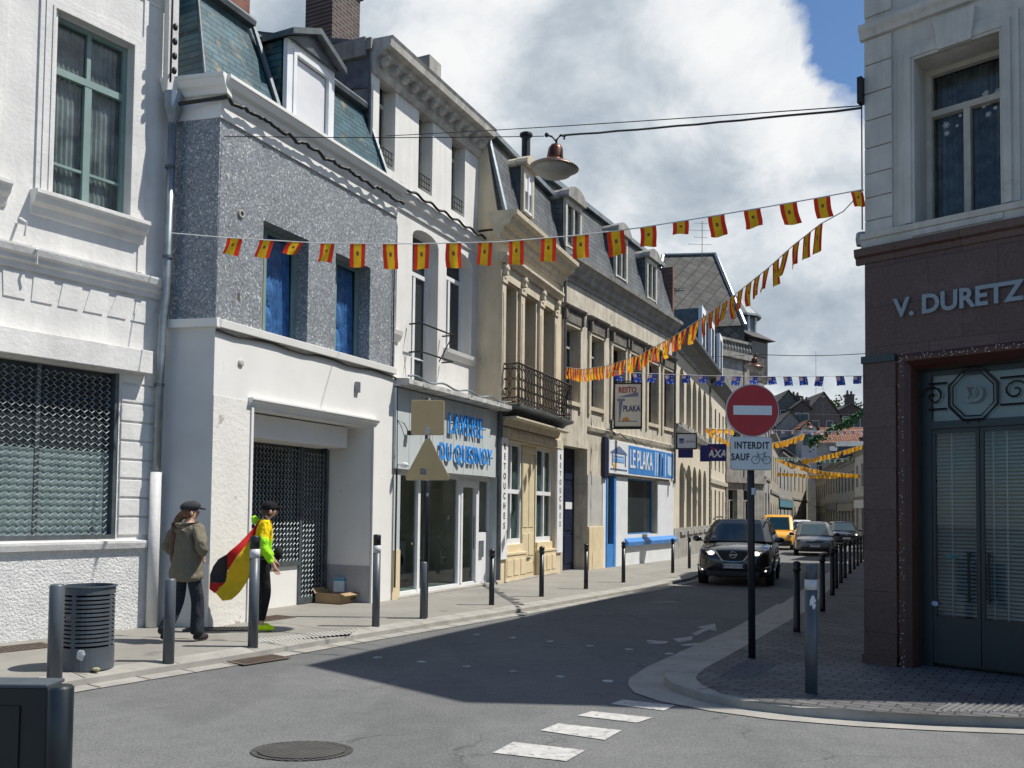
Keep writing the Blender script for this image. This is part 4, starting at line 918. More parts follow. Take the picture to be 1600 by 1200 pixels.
# mansard B3
b = MB(); zr = ztp+2.0; b.prof([(-.05, ztp), (.45, zr), (.45, zr+.02), (.35, zr+.06), (.5, zr+.1), (4, zr+1.6), (8, ztp)], .05, Lh+.3); b.build('mansard_roof', slate, r)
b = MB(); b.tube([(.03, -.08, ztp), (.03, .42, zr)], .06); b.prof([(.30, zr-.02), (.30, zr+.10), (.5, zr+.14), (.5, zr-.0)], 0, Lh+.25); b.build('zinc_flashing', zinc, r)
b = MB(); b.tube([(-.02, .45, zr+.12), (-.02, 3.8, zr+1.62)], .11, 8); b.build('ridge_tiles', terracotta, r, smooth=True)
b = MB(); b.ext([(-.02, .05, ztp-.3), (-.02, .45, zr), (-.02, 4, zr+1.5), (-.02, 8, ztp-.3)], (.06, 0, 0)); b.build('gable_side', cream, r)
def dormer(F, r, pl, pr, pt, pb, off, kind, front, fm, back=1.6, gm=None):
    u0, z1 = F.uz(pl, pt, off); u1 = F.u(pr, off, pb); z0 = F.z(pl, pb, off)
    d = MB(); d.box(u0, u1, off+.09, off+back, z0, z1); dm = d.build('dormer', slate if front is None else zincd, r)
    w_ = window(r, (u0+.06, z0+.05, u1-.06, z1-.12), off+.06, fm, gm or glassd, cols=2, fw=.05, name='dormer_window', fd=.08)
    b = MB(); b.box(u0-.03, u0+.07, off-.03, off+.06, z0, z1); b.box(u1-.07, u1+.03, off-.03, off+.06, z0, z1); b.box(u0+.07, u1-.07, off-.03, off+.06, z1-.12, z1)
    b.build('dormer_frame', front or oldwhite, dm)
    b = MB(); m = (u0+u1)/2; hw = (u1-u0)/2+.10; pts = [(u0-.1, off-.14, z1), (u1+.1, off-.14, z1)]
    for i in range(9): a = math.pi*i/8; pts.append((m+hw*math.cos(a), off-.14, z1+.06+hw*.55*math.sin(a)))
    b.ext(pts, (0, .3, 0)); b.ext([(p[0], off+.16, p[2]-.02) for p in pts], (0, back-.1, 0)); b.build('dormer_pediment', front or stone, dm)
    return dm, w_, (u0, u1, z0, z1)
dm, w_, q = dormer(F, r, 818, 832, 258, 330, .0, 'arch', creamtrim, whiteframe)
MB().box(q[0]+.08, q[1]-.08, .0, .02, q[2]+.55, q[3]-.13).build('roller_shutter', whiteframe, w_)
x, z = F.uz(822, 214, .9); b = MB(); b.lathe([(.12, -.8), (.12, .0), (.18, .02), (.18, .08), (.10, .12)], (x, .9, z), 10); b.build('chimney_pot', blackiron, r)
# ------------------------------------------------------------------ B4 : Plaka building
F = fr(P4, P5, 'townhouse', 'weathered cream building with sooty window hoods above the blue and white Plaka restaurant'); r = F.root; Lh = F.L; B4 = F
g = gz(27)+PH
ztp = (F.z(883, 392, -.4)+F.z(1062, 494, -.4))/2; zwt = (F.z(882, 510)+F.z(1036, 573))/2; zwb = (F.z(922, 634)+F.z(1036, 667))/2
print('B4', Lh, ztp, zwt, zwb)
ws = [(881, 904), (921.5, 941), (955.5, 975), (983.5, 1001), (1011.5, 1027), (1035.5, 1050)]
wo = [(F.u(a, 0, 580), zwb, F.u(c_, 0, 580), zwt) for a, c_ in ws]
zgt = (F.z(880, 697)+F.z(917, 700))/2
gate = (.12, F.u(917, 0, 790)); zpl = F.z(978, 748); shopo = (F.u(979, 0, 790), g+.95, F.u(1026, 0, 790), (F.z(979, 746)+F.z(1026, 751))/2)
dro = (F.u(946, 0, 800), F.u(957, 0, 800))
hs = [(rect(o), .28) for o in wo]+[([(gate[0], -.9), (gate[1], -.9), (gate[1], zgt), (gate[0], zgt)], .5), ([(dro[0], -.9), (dro[1], -.9), (dro[1], shopo[3]), (dro[0], shopo[3])], .2), (rect(shopo), .25)]
wall(r, 'wall', oldcream, .003, Lh, -1, ztp-.35, hs, body=9)
for i, o in enumerate(wo):
    window(r, o, .28, oldwhite if i < 2 else brownwood, glassd, cols=2, transom=.75, fw=.055)
    b = MB(); a, c_ = o[0]-.14, o[2]+.14
    b.box(a, c_, -.08, .01, o[3]+.1, o[3]+.40); b.prof([(.01, o[3]+.40), (-.10, o[3]+.42), (-.16, o[3]+.48), (-.18, o[3]+.53), (.01, o[3]+.57)], a-.08, c_+.08); b.box(a+.0, a+.1, -.14, .01, o[3]+.12, o[3]+.38); b.box(c_-.1, c_, -.14, .01, o[3]+.12, o[3]+.38)
    b.build('window_hood', sooty, r)
    b = MB(); b.box(o[0]-.15, o[0]-.01, -.06, .01, o[1]-.25, o[3]+.1); b.box(o[2]+.01, o[2]+.15, -.06, .01, o[1]-.25, o[3]+.1); b.box(o[0]-.01, o[2]+.01, -.05, .01, o[3]+.005, o[3]+.1); b.box(o[0]-.01, o[2]+.01, -.06, .01, o[1]-.12, o[1]-.005); b.build('architrave', creamtrim, r)
b = MB(); b.prof([(.05, ztp-.62), (-.04, ztp-.62), (-.05, ztp-.50), (-.14, ztp-.44), (-.16, ztp-.30), (-.22, ztp-.24), (-.30, ztp-.12), (-.36, ztp-.10), (-.38, ztp), (.3, ztp+.03)], 0, Lh); b.build('cornice', stone, r)
b = MB(); b.prof([(.01, zwb-.75), (-.06, zwb-.72), (-.09, zwb-.62), (.01, zwb-.58)], gate[1], Lh); b.build('string_course', oldcream, r)
zr = ztp+2.2
b = MB(); b.prof([(-.1, ztp), (.5, zr), (.5, zr+.02), (.40, zr+.06), (.55, zr+.1), (4, zr+1.2), (9, ztp)], .05, Lh); b.build('mansard_roof', slate, r)
b = MB(); b.prof([(.34, zr-.04), (.34, zr+.10), (.6, zr+.15), (.6, zr-.0)], 0, Lh); b.build('zinc_flashing', zinc, r)
b = MB(); b.box(Lh-.12, Lh+.02, .0, 1.2, ztp, zr-.1); b.build('fire_wall', redbrick, r)
for pl, pr_, pt, pb in ((884, 907, 308, 385), (962, 979, 362, 432), (1011, 1025, 402, 466)):
    dormer(F, r, pl, pr_, pt, pb, -.02, 'arch', None, oldwhite)
# gate
b = MB(); b.box(gate[0], gate[1], .40, .46, g-.1, zgt); 
for i in range(2):
    a = gate[0]+(gate[1]-gate[0])*i/2+.12; c_ = gate[0]+(gate[1]-gate[0])*(i+1)/2-.12
    for z0_, z1_ in ((g+.2, g+1.0), (g+1.15, g+2.4), (g+2.6, zgt-.3)): b.box(a, c_, .38, .41, z0_, z1_)
gt = b.build('carriage_gate', navy, r, bevel=.01)
x, z = F.uz(888, 790, .38); MB().box(x-.22, x+.22, .365, .379, z-.10, z+.10).build('plate', whiteframe, gt)
b = MB(); b.box(gate[1]+.03, F.u(940, 0, 800), -.07, .01, g-.3, g+1.25); b.build('pier_base', creampanel, r, bevel=.01)
b = MB(); b.box(gate[1]+.01, F.u(940, 0, 800), -.02, .01, g+1.25, zpl+.0); b.build('pier', mat('pale_grey_render', (.45, .44, .41), None, .8, 2), r)
# Plaka shop
x0, x1 = F.u(940, 0, 750), Lh-.03
wpaint = mat('restaurant_white', (.68, .70, .72), (.60, .62, .64), .6, 2, .1, 30)
b = MB()
b.box(x0, dro[0], -.04, .01, g-.3, shopo[3]); b.box(dro[1], shopo[0], -.04, .01, g-.3, shopo[3]); b.box(shopo[2], x1, -.04, .01, g-.3, shopo[3]); b.box(shopo[0], shopo[2], -.04, .01, g-.3, shopo[1]); b.build('shop_front', wpaint, r)
b = MB(); b.box(dro[0]-.06, dro[0]+.04, -.07, .06, g, shopo[3]); b.box(dro[1]-.04, dro[1]+.12, -.07, .06, g, shopo[3]); b.box(dro[0]+.04, dro[1]-.04, -.06, .1, g, g+.7); dj = b.build('door', signblue, r)
MB().box(dro[0], dro[1], .1, .12, g+.7, shopo[3]).build('pane', glassd, dj)
wn_ = window(r, shopo, .22, signblue, glassd, cols=1, fw=.06, name='shop_window')
b = MB(); b.prof([(0, shopo[1]-.32), (-.16, shopo[1]-.34), (-.18, shopo[1]-.22), (-.05, shopo[1]-.10), (0, shopo[1]-.08)], shopo[0]-.25, x1+.05); b.build('blue_ledge', signblue, r)
b = MB()
rnd = random.Random(3)
for k in range(70):
    c = Vector((shopo[0]+.5+rnd.uniform(-.3, .3), .19, shopo[1]+.05+abs(rnd.gauss(0, .28)))); a = rnd.uniform(0, 6.28); b.face([c, c+Vector((.08*math.cos(a), .01, .08*math.sin(a))), c+Vector((.05*math.cos(a+.8), .02, .05*math.sin(a+.8)))])
b.build('window_plant', mat('plant_green', (.06, .12, .03), None, .6), wn_)
# sign board
sz1 = (F.z(953, 689, -.15)+F.z(1052, 705, -.15))/2; sz0 = (F.z(953, 741, -.15)+F.z(1052, 749, -.15))/2; sx0, sx1 = F.u(952, -.15, 715), F.u(1052.5, -.15, 725); sxm = F.u(981, -.15, 720)
print('plaka sign', sz0, sz1, sx0, sx1)
sb = MB().box(sx0, sx1, -.15, -.02, sz0, sz1).build('shop_sign', whiteframe, r, bevel=.01)
MB().box(sxm+.05, sx1-.06, -.158, -.15, sz0+.06, sz1-.06).build('blue_panel', signblue, sb)
MB().box(x0-.02, sx0-.005, -.12, -.0, shopo[3]-.1, sz1+.06).build('dark_blue_side_panel', navy, r)
yy = -.166
mfont = whiteframe
t = text('lettering', 'LE PLAKA', 1, mfont, sb, (0, yy, 0), ext=.003, bold=.01)
wd = max(v.co.x for v in t.data.vertices)-min(v.co.x for v in t.data.vertices); wa, wb = sxm+.15, F.u(1019, -.15, 725); hh = .72
t.scale = ((wb-wa)/wd, (sz1-sz0)*.60/hh, 1); t.location = ((wa+wb)/2, yy, (sz0+sz1)/2)
H = sz1-sz0
b = MB(); xa, xb = sx0+.14, sxm-.12; xm = (xa+xb)/2; zt_ = sz1-.14*H
b.plate([(xa, zt_-.20*H), (xb, zt_-.20*H), (xm, zt_)], yy+.006, yy+.01)
for k in range(2): a = xa+.06+(xb-xa-.2)*k; b.box(a, a+.08, yy+.004, yy+.012, sz0+.25*H, zt_-.22*H)
b.box(xa-.05, xb+.05, yy+.004, yy+.012, zt_-.24*H, zt_-.21*H); b.box(xa-.05, xb+.05, yy+.004, yy+.012, sz0+.12*H, sz0+.16*H); b.build('temple_emblem', mat('emblem_grey_blue', (.12, .18, .33), None, .5), sb)
b = MB(); b.box(xa+.2, xb-.2, yy+.004, yy+.012, sz0+.52*H, zt_-.30*H); b.box(xa+.2, xb-.2, yy+.004, yy+.012, sz0+.36*H, sz0+.48*H); b.build('emblem_lettering', mat('emblem_light_blue', (.20, .42, .75), None, .5), sb)
MB().lathe([(.09, 0), (.09, .01)], n=16).build('sun_emblem', mat('sun_yellow', (.85, .5, .05), None, .5), sb, loc=None)
o = kids(sb)[-1]; 
for o in kids(sb):
    if o.name.startswith('sun_emblem'): o.rotation_euler = (math.pi/2, 0, 0); o.location = (xa+.28, yy+.01, sz0+.24*H)
b = MB(); wa = F.u(1023, -.15, 725)
for i, t_ in enumerate((0, .2, .62, .95)):
    a = wa+t_*1.1; b.plate([(a, sz0+.10*H), (a+.10, sz0+.08*H), (a+.13-.0*i, sz1-.12*H), (a+.02, sz1-.1*H)], yy+.006, yy+.011)
b.plate([(wa+1.35, sz0+.2*H), (wa+1.75, sz0+.12*H), (wa+1.75, sz1-.2*H), (wa+1.35, sz1-.15*H)], yy+.006, yy+.011)
b.build('building_drawing', mat('drawing_pale_blue', (.50, .62, .75), (.30, .45, .65), .5, 9), sb)
b = MB(); wa += .28; b.plate([(wa+.1, sz0+.08*H), (wa+.2, sz0+.08*H), (wa+.25, sz1-.2*H), (wa+.12, sz1-.12*H)], yy+.004, yy+.010); b.plate([(wa+.4, sz0+.1*H), (wa+.52, sz0+.1*H), (wa+.55, sz1-.3*H), (wa+.45, sz1-.2*H)], yy+.004, yy+.010); b.build('building_shadow_drawing', navy, sb)
wire('facade_cable', [B4.W(F.u(942)+k*.36, -.12, sz1+.30-.03*k+.07*math.sin(k*2.4)) for k in range(17)], .018, 'sagging black cables strung along the top of the restaurant sign')
wire('drainpipe', [B4.W(B4.L-.08, -.08, z) for z in (ztp-.6, zpl, sz1+.2)], .05, 'dark drainpipe at the right edge of the restaurant building', 'drainpipe', zincd, 8)
wire('drainpipe', [B3.W(B3.L-.02, -.08, z) for z in (B4.z(873, 415, 0), 5.5, zbal+.1)], .04, 'thin dark pipe between the cream balcony house and the weathered building', 'drainpipe', zincd, 8)
# hanging RESTO PLAKA sign, perpendicular to the facade
def hang_sign(name, label, pl, pr_, pt, pb, Y, th, m, fr_m):
    a = atY(pl, (pt+pb)/2, Y); c = atY(pr_, (pt+pb)/2, Y); z1 = atY((pl+pr_)/2, pt, Y).z; z0 = atY((pl+pr_)/2, pb, Y).z
    d = Vector((B4.i.x, B4.i.y, 0))*-1
    w = (c.x-a.x)/max(.2, abs(d.x)); w = c.x-a.x
    rz = math.atan2(d.y, d.x)*.25
    o = empty(name, (a.x, Y, z0), rz, label, 'sign'); H = z1-z0
    b = MB(); b.box(0, w, -th/2, th/2, 0, H); b.build('board', m, o, bevel=.01)
    b = MB(); b.box(-.03, w+.03, -th/2-.015, th/2+.015, -.03, .015); b.box(-.03, w+.03, -th/2-.015, th/2+.015, H-.015, H+.03); b.box(-.03, .015, -th/2-.015, th/2+.015, .015, H-.015); b.box(w-.015, w+.03, -th/2-.015, th/2+.015, .015, H-.015); b.build('frame', fr_m, o)
    return o, w, H
signcream = mat('sign_cream', (.82, .76, .62), (.76, .70, .57), .6, 2, 0)
o, w, H = hang_sign('hanging_sign', 'cream hanging sign reading RESTO PLAKA on an iron bracket', 960, 1001.5, 600, 667.5, 26.6, .10, signcream, blackiron)
t1 = text('lettering', 'RESTO', .24, mat('sign_red', (.45, .03, .02), None, .5), o, (w*.48, -.056, H*.845), ext=.003, bold=.006, sx=.78)
t1 = text('lettering', 'PLAKA', .26, axanavy, o, (w*.64, -.056, H*.415), ext=.003, bold=.005, sx=.68)
b = MB(); b.plate([(.08, H*.68), (w-.1, H*.70), (w-.1, H*.80)], -.058, -.051); b.plate([(.08, H*.60), (.32, H*.60), (.32, H*.65), (.08, H*.65)], -.058, -.051); b.plate([(.14, H*.16), (.17, H*.16), (.26, H*.60), (.14, H*.60)], -.058, -.051); b.box(.1, w-.12, -.058, -.051, H*.12, H*.14); b.build('temple_drawing', mat('drawing_grey_blue', (.12, .14, .28), (.3, .3, .36), .6, 30), o)
b = MB(); b.plate([(w*.42+.11*math.cos(math.pi*i/8), H*.14+.11*math.sin(math.pi*i/8)) for i in range(9)], -.059, -.051); b.build('sun_emblem', mat('sun_orange', (.75, .32, .03), None, .5), o)
b = MB(); b.tube([(-.32, 0, H+.08), (w, 0, H+.08)], .02); b.tube([(-.32, 0, -.05), (w, 0, -.05)], .02); b.tube([(w*.3, 0, H), (w*.3, 0, H+.08)], .015); b.build('bracket', blackiron, o)
# insurance signs
signgrey = mat('sign_grey', (.66, .67, .66), None, .5, 2, 0)
o, w, H = hang_sign('hanging_sign', 'grey hanging board with a small blue square logo beside the drainpipe', 1057.5, 1087, 678, 701, 31.3, .08, signgrey, blackiron)
b = MB(); b.box(w*.12, w*.36, -.046, -.039, H*.35, H*.68); b.build('blue_logo', axanavy, o); text('logo_lettering', 'AXA', .10, whiteframe, o, (w*.24, -.05, H*.46), ext=.002, sx=.8); text('lettering', 'assurances', .12, mat('dark_lettering', (.08, .08, .1), None, .6), o, (w*.68, -.046, H*.48), ext=.002, sx=.62)
o, w, H = hang_sign('hanging_sign', 'deep blue square sign with white letters AXA', 1107, 1133, 695, 719.5, 36, .12, axanavy, axanavy)
text('lettering', 'AXA', .44, whiteframe, o, (w*.5, -.068, H*.4), ext=.003, bold=.012, sx=.82, shear=.15); b = MB(); b.plate([(w*.1, H*.80), (w*.45, H*.66), (w*.48, H*.70), (w*.15, H*.84)], -.066, -.059); b.build('slash_logo', mat('sign_red2', (.6, .05, .04), None, .5), o)
o, w, H = hang_sign('hanging_sign', 'narrow deep blue sign just left of the AXA square', 1095, 1106, 697, 720, 34.5, .1, axanavy, axanavy)
o, w, H = hang_sign('hanging_sign', 'deep blue board with pale lettering below the grey hanging board', 1061, 1081, 703, 714, 32.3, .1, axanavy, axanavy)
# ------------------------------------------------------------------ B5 : insurance building with arched windows
PM = (8.95, 40.1)
F = fr(P5, P6, 'townhouse', 'pale cream building with close rows of arched windows behind the insurance signs'); r = F.root; B5 = F
U1 = F.u(1108, 0, 700); Lh = U1
g = gz(35)+PH
zct = (F.z(1057, 498, -.4)+F.z(1105, 560, -.4))/2; zt1 = F.z(1065, 574); zb1 = F.z(1065, 662); zt0 = F.z(1065, 722); zb0 = F.z(1065, 830)
zbd = F.z(1058, 668)
cols_ = [(1061.5, 1069), (1072.5, 1080), (1082, 1088.5), (1090.5, 1096), (1098.5, 1103.5)]
hs = []
for a, c_ in cols_:
    o0 = (F.u(a, 0, 780), zb0, F.u(c_, 0, 780), zt0); o1 = (F.u(a, 0, 620), zb1, F.u(c_, 0, 620), zt1); hs += [(o0, .3), (o1, .3)]
wall(r, 'wall', axacream, .01, Lh-.01, -1.5, zct-.3, [(arch(o), d) for o, d in hs], body=9)
for o, d in hs:
    window(r, o, .3, oldwhite, glassd, cols=2, transom=.72, fw=.05)
    b = MB(); b.box(o[0]-.1, o[2]+.1, -.12, .01, o[1]-.14, o[1]-.01); b.build('sill', stone, r)
b = MB(); b.box(0.01, Lh, -.05, .01, -1, g+1.15); b.build('stone_base', stone, r)
b = MB(); b.prof([(.01, zbd-.25), (-.12, zbd-.2), (-.2, zbd), (-.2, zbd+.06), (.01, zbd+.1)], 0, Lh); b.prof([(.01, zt1+.45), (-.08, zt1+.47), (-.1, zt1+.58), (.01, zt1+.6)], 0, Lh); b.build('string_course', stone, r)
b = MB()
xs = [0.15]+[(hs[2*i][0][2]+hs[2*i+2][0][0])/2 for i in range(4)]+[Lh-.2]
for x in xs: b.box(x-.10, x+.10, -.06, .01, zt1+.6, zct-.5)
b.build('frieze_brackets', oldwhite, r)
b = MB(); b.prof([(.05, zct-.5), (-.08, zct-.5), (-.15, zct-.35), (-.4, zct-.25), (-.6, zct-.1), (-.62, zct), (.3, zct+.03)], 0, Lh); b.build('cornice', zincd, r)
zrg = F.z(1060, 398, 4.5)
xl, xr_ = .0, F.u(1117, 4.5, 396)
zzr = 13.2
def zat(px, py, off): return F.z(px, py, off)
b = MB(); b.prof([(-.3, zct), (4.5, zct+1.3), (9, zct)], 0, Lh); b.build('slate_roof', slate, r)
for px in (1099, 1113, 1126):
    x, z = F.uz(px, 545 if px == 1099 else 555, -.15); z1 = F.z(px, {1099: 485, 1113: 507, 1126: 527}[px], -.15)
    b = MB(); b.box(x-.6, x+.6, -.1, 3.0, zct, z1); dm = b.build('dormer', zincd, r)
    b = MB(); b.box(x-.68, x-.45, -.18, -.02, zct, z1+.1); b.box(x+.45, x+.68, -.18, -.02, zct, z1+.1); b.box(x-.45, x+.45, -.18, -.02, z1-.2, z1+.1); b.build('dormer_frame', whiteframe, dm)
    MB().box(x-.45, x+.45, -.13, -.11, zct, z1-.2).build('pane', glassd, dm)
# antennas
def antenna(px, pt, pb, Y, label, k=4):
    a = atY(px, pb, Y); t = atY(px, pt, Y); o = empty('rooftop_antenna', tuple(a), 0, label, 'antenna'); h = t.z-a.z
    MB().tube([(0, 0, -.5), (0, 0, h)], .02).build('mast', zincd, o)
    b = MB()
    for i in range(k): z = h*(.95-.22*i); l = .5+.35*(i % 2); b.tube([(-l, 0, z), (l*.7, .1, z)], .012, 4)
    b.build('aerial_rods', zincd, o)
antenna(1097, 346, 396, 52, 'rooftop television antenna on the ridge of the tall diamond slate roof')
# B6 : second pale section
F = fr((P5[0]+F.d.x*U1, P5[1]+F.d.y*U1), P6, 'townhouse', 'narrow pale house with rusticated quoins past the arched window building'); r = F.root; Lh = F.L; B6 = F
zc6 = F.z(1120, 590, -.3)
hs = []
for k in range(4):
    a = .5+k*(Lh-.6)/4
    hs += [((a, g+3.9+.0, a+.62, zc6-1.3), .25), ((a, g+1.2, a+.62, g+2.9), .25)]
wall(r, 'wall', axacream, .01, Lh, -1.5, zc6, [(rect(o), d) for o, d in hs], body=9)
for o, d in hs: window(r, o, .25, oldwhite, glassd, cols=2, transom=.72, fw=.05)
for sd in (0, 1):
    b = MB()
    for k in range(22):
        z = g+k*.40; e = .42 if k % 2 else .28
        b.box(*((0, e) if sd == 0 else (Lh-e, Lh)), -.06, .01, z, z+.36)
    b.build('quoins', sooty, r)
b = MB(); b.prof([(.05, zc6-.4), (-.08, zc6-.4), (-.35, zc6-.2), (-.5, zc6), (.3, zc6+.03)], 0, Lh); b.build('cornice', zincd, r)
b = MB(); b.prof([(.01, g+3.2), (-.1, g+3.2), (-.12, g+3.4), (.01, g+3.42)], 0, Lh); b.build('string_course', oldwhite, r)
b = MB(); b.prof([(-.3, zc6), (3.5, zc6+2.2), (8.5, zc6)], 0, Lh); b.build('slate_roof', slate, r)
# B7 : turreted stone building (faces the camera beyond the bend)
T0 = (11.9, 49.2); T1 = (15.2, 52.0)
F = fr(T0, T1, 'townhouse', 'grey stone corner building with balustraded turret behind the no entry sign'); r = F.root; Lh = F.L
g = gz(50)+PH
z_bt = F.z(1150, 532); z_b0 = F.z(1150, 552); print('B7', Lh, z_bt, z_b0, F.u(1133), F.u(1185))
u1 = F.u(1168)
hs = [((.7, g+1.0, 1.6, g+3.2), .3), ((2.2, g+1.0, 3.2, g+3.2), .3), ((1.0, g+5, 1.9, g+7.2), .3)]
wall(r, 'wall', stone, -1.2, Lh, -1.5, z_b0, [(rect(o), d) for o, d in hs], body=8)
for o, d in hs: window(r, o, .3, oldwhite, glassd, cols=2, transom=.72, fw=.06)
b = MB(); b.box(-1.3, u1+.2, -.25, .3, z_b0-.35, z_b0); b.box(-1.3, u1+.2, -.2, .1, z_bt-.15, z_bt); 
for k in range(14): x = -1.1+k*(u1+1.2)/13; b.lathe([(.07, z_b0), (.11, z_b0+.25), (.05, z_b0+.5), (.07, z_bt-.15)], (x, -.05, 0), 8)
b.build('balustrade', stone, r)
xt = F.u(1151, 2.0, 520); b = MB(); zt_ = F.z(1153, 500, 2.0); b.lathe([(1.15, z_b0-.2), (1.15, zt_)], (xt, 2.0, 0), 10); tr_ = b.build('turret', zincd, r)
b = MB()
for k in range(10): t = 2*math.pi*k/10; b.tube([(xt+1.17*math.cos(t), 2+1.17*math.sin(t), z_b0), (xt+1.17*math.cos(t), 2+1.17*math.sin(t), zt_)], .10, 6)
b.build('turret_columns', whiteframe, tr_)
b = MB(); b.lathe([(1.5, zt_), (1.45, zt_+.15), (.1, zt_+1.5)], (xt, 2.0, 0), 12); b.build('turret_roof', zincd, tr_)
xa = F.u(1172, .5, 520); z = F.z(1175, 528, .5); b = MB(); b.prof([(-.4, z-.2), (1.2, z+.7), (2.8, z-.2)], xa-1, xa+1.4); b.box(xa-.8, xa+1.1, .0, 2.4, z_b0-1.5, z-.2); b.build('slate_roof', slatefar, r)
b = MB(); b.box(xa-.6, xa+1.0, -.02, .0, z-1.2, z-.3); b.build('dormer_window', glassd, r)
M7 = (Matrix.Translation((F.P.x, F.P.y, 0)) @ Matrix.Rotation(F.rz, 4, 'Z')).inverted()
w2 = lambda px, py, Y: tuple(M7 @ atY(px, py, Y))
bl, br_, tl_, tr2 = atY(1012, 515, 50.5), atY(1164, 508, 50.5), atY(1036, 399, 53.5), atY(1117, 397, 53.5)
lc = lambda v: tuple(M7 @ Vector(v))
k1, k2 = (bl.x, 60, bl.z), (br_.x, 60, br_.z)
big = empty('big_slate_roof', (0, 0, 0)); bpy.data.objects.remove(big)
b = MB(); b.face([lc(bl), lc(br_), lc(tr2), lc(tl_)]); b.face([lc(br_), lc(k2), lc(tr2)]); b.face([lc(bl), lc(k1), lc(tl_)]); b.face([lc(k1), lc(k2), lc(tr2), lc(tl_)]); b.face([lc((bl.x, 50.6, bl.z)), lc((br_.x, 50.6, br_.z)), lc((br_.x, 50.6, 3)), lc((bl.x, 50.6, 3))]); b.build('diamond_slate_roof', slateold, r)
b = MB(); b.tube([lc(bl), lc(tl_), lc(tr2), lc(br_)], .13, 6); b.build('roof_capping', zinc, r)
b = MB(); b.box(-1.2, Lh, -.15, .0, g+3.6, g+3.9); b.build('string_course', stone, r)
# ------------------------------------------------------------------ simple far houses
def house(a, c_, H, wallm, label, roofm, roofh=2.4, bays=3, floors=2, depth=8, shop=None, group=None, arches=False, y_=.2, chim=0, rows=None, winm=None, dorm=0):
    F = fr(a, c_, 'townhouse', label, group=group); r = F.root; Lh = F.L; g = gz(min(a[1], c_[1]))+PH
    fh = H/(floors+.15); hs = []
    for f in range(floors):
        for k in range(bays):
            bw = Lh/bays; ww = min(1.0, bw*.5); x = bw*(k+.5)-ww/2; z = g+fh*f+(.8 if f else .9); hs.append(((x, z if f else g+.4, x+ww, g+fh*(f+.78)), f))
    wall(r, 'wall', wallm, .01, Lh-.01, g-1.5, g+H, [(arch(o) if arches and not f else rect(o), y_) for o, f in hs], body=depth)
    for o, f in hs: window(r, o, y_, winm or oldwhite, glassd, cols=2, transom=.72, fw=.06)
    b = MB(); z = g+H; b.prof([(.05, z-.45), (-.08, z-.45), (-.12, z-.25), (-.35, z-.12), (-.38, z), (.3, z+.03)], 0, Lh); b.prof([(.01, g+fh-.1), (-.08, g+fh-.1), (-.1, g+fh+.08), (.01, g+fh+.1)], 0.02, Lh-.02); b.build('cornice', stone, r)
    b = MB(); b.prof([(-.3, z), (depth*.5, z+roofh), (depth+.1, z)], 0, Lh); b.build('roof', roofm, r)
    for k in range(chim): x = Lh*(.1 if k == 0 else .92); b = MB(); b.box(x-.35, x+.35, depth*.42, depth*.42+.9, z+roofh*.6, z+roofh+1.3); b.box(x-.42, x+.42, depth*.42-.07, depth*.42+.97, z+roofh+1.3, z+roofh+1.42); b.lathe([(.12, z+roofh+1.42), (.10, z+roofh+1.9)], (x, depth*.42+.4, 0), 8); b.build('chimney', brick, r)
    for k in range(dorm):
        x = Lh*(k+.5)/dorm; b = MB(); b.box(x-.5, x+.5, .3, 2.5, z, z+1.5); dm = b.build('dormer', zincd, r); MB().box(x-.35, x+.35, .27, .299, z+.2, z+1.3).build('pane', glassd, dm)
        b = MB(); b.ext([(x-.65, .1, z+1.5), (x, .1, z+2.0), (x+.65, .1, z+1.5)], (0, 2.4, 0)); b.build('dormer_roof', zincd, dm)
    if shop: MB().box(.3, Lh-.3, -.12, .0, g+fh-.75, g+fh-.15).build('shop_sign', shop, r)
    return F
bluesh = mat('faded_blue_paint', (.10, .24, .30), (.08, .19, .25), .6, 6, .1, 40)
fbeige = mat('far_beige_render', (.40, .36, .28), (.31, .28, .22), .9, 1.2, .3, 15, streak=.4)
fgrey = mat('far_grey_render', (.36, .35, .32), (.26, .25, .23), .9, 1.2, .3, 15, streak=.4)
fwhite = mat('far_white_render', (.60, .60, .57), (.48, .48, .46), .9, 1.2, .3, 15, streak=.3)
LF = [(16.9, 56.5), (21.6, 70.0), (27.3, 84), (34.6, 101.0)]
house((15.2, 52.0), LF[0], 8.6, fgrey, 'grey house just beyond the turreted stone building', slatefar, bays=2, chim=1)
house(LF[0], LF[1], 7.2, fbeige, 'beige far house with two arched ground floor openings left of the yellow van', slatefar, 2.6, bays=4, arches=True, dorm=2, chim=1)
house(LF[1], LF[2], 7.0, fgrey, 'far house with faded blue shutters and a blue door at the end of the street', redtile, 2.8, bays=4, winm=bluesh, shop=bluesh, chim=1)
house(LF[2], LF[3], 7.6, fbeige, 'farthest beige house closing the left side of the street', slatefar, 3.2, bays=4, chim=2)
RFp = [(35.0, 99.5), (31.6, 87), (28.5, 75.5), (25.6, 64.5), (23.9, 57.4)]
house(RFp[0], RFp[1], 6.2, fgrey, 'far grey terraced house on the right where the street narrows', redtile, 2.2, bays=5, chim=2)
house(RFp[1], RFp[2], 6.6, fbeige, 'far beige terraced house with a dark open shopfront on the right side', slatefar, 2.0, bays=5, dorm=2, shop=zincd)
house(RFp[2], RFp[3], 6.3, fgrey, 'far grey terraced house with weathered shop sign on the right', slatefar, 2.0, bays=5, shop=fbeige)
house(RFp[3], RFp[4], 6.6, fwhite, 'far pale terraced house nearest the brown corner building on the right', slatefar, 2.0, bays=3, shop=whiteframe)
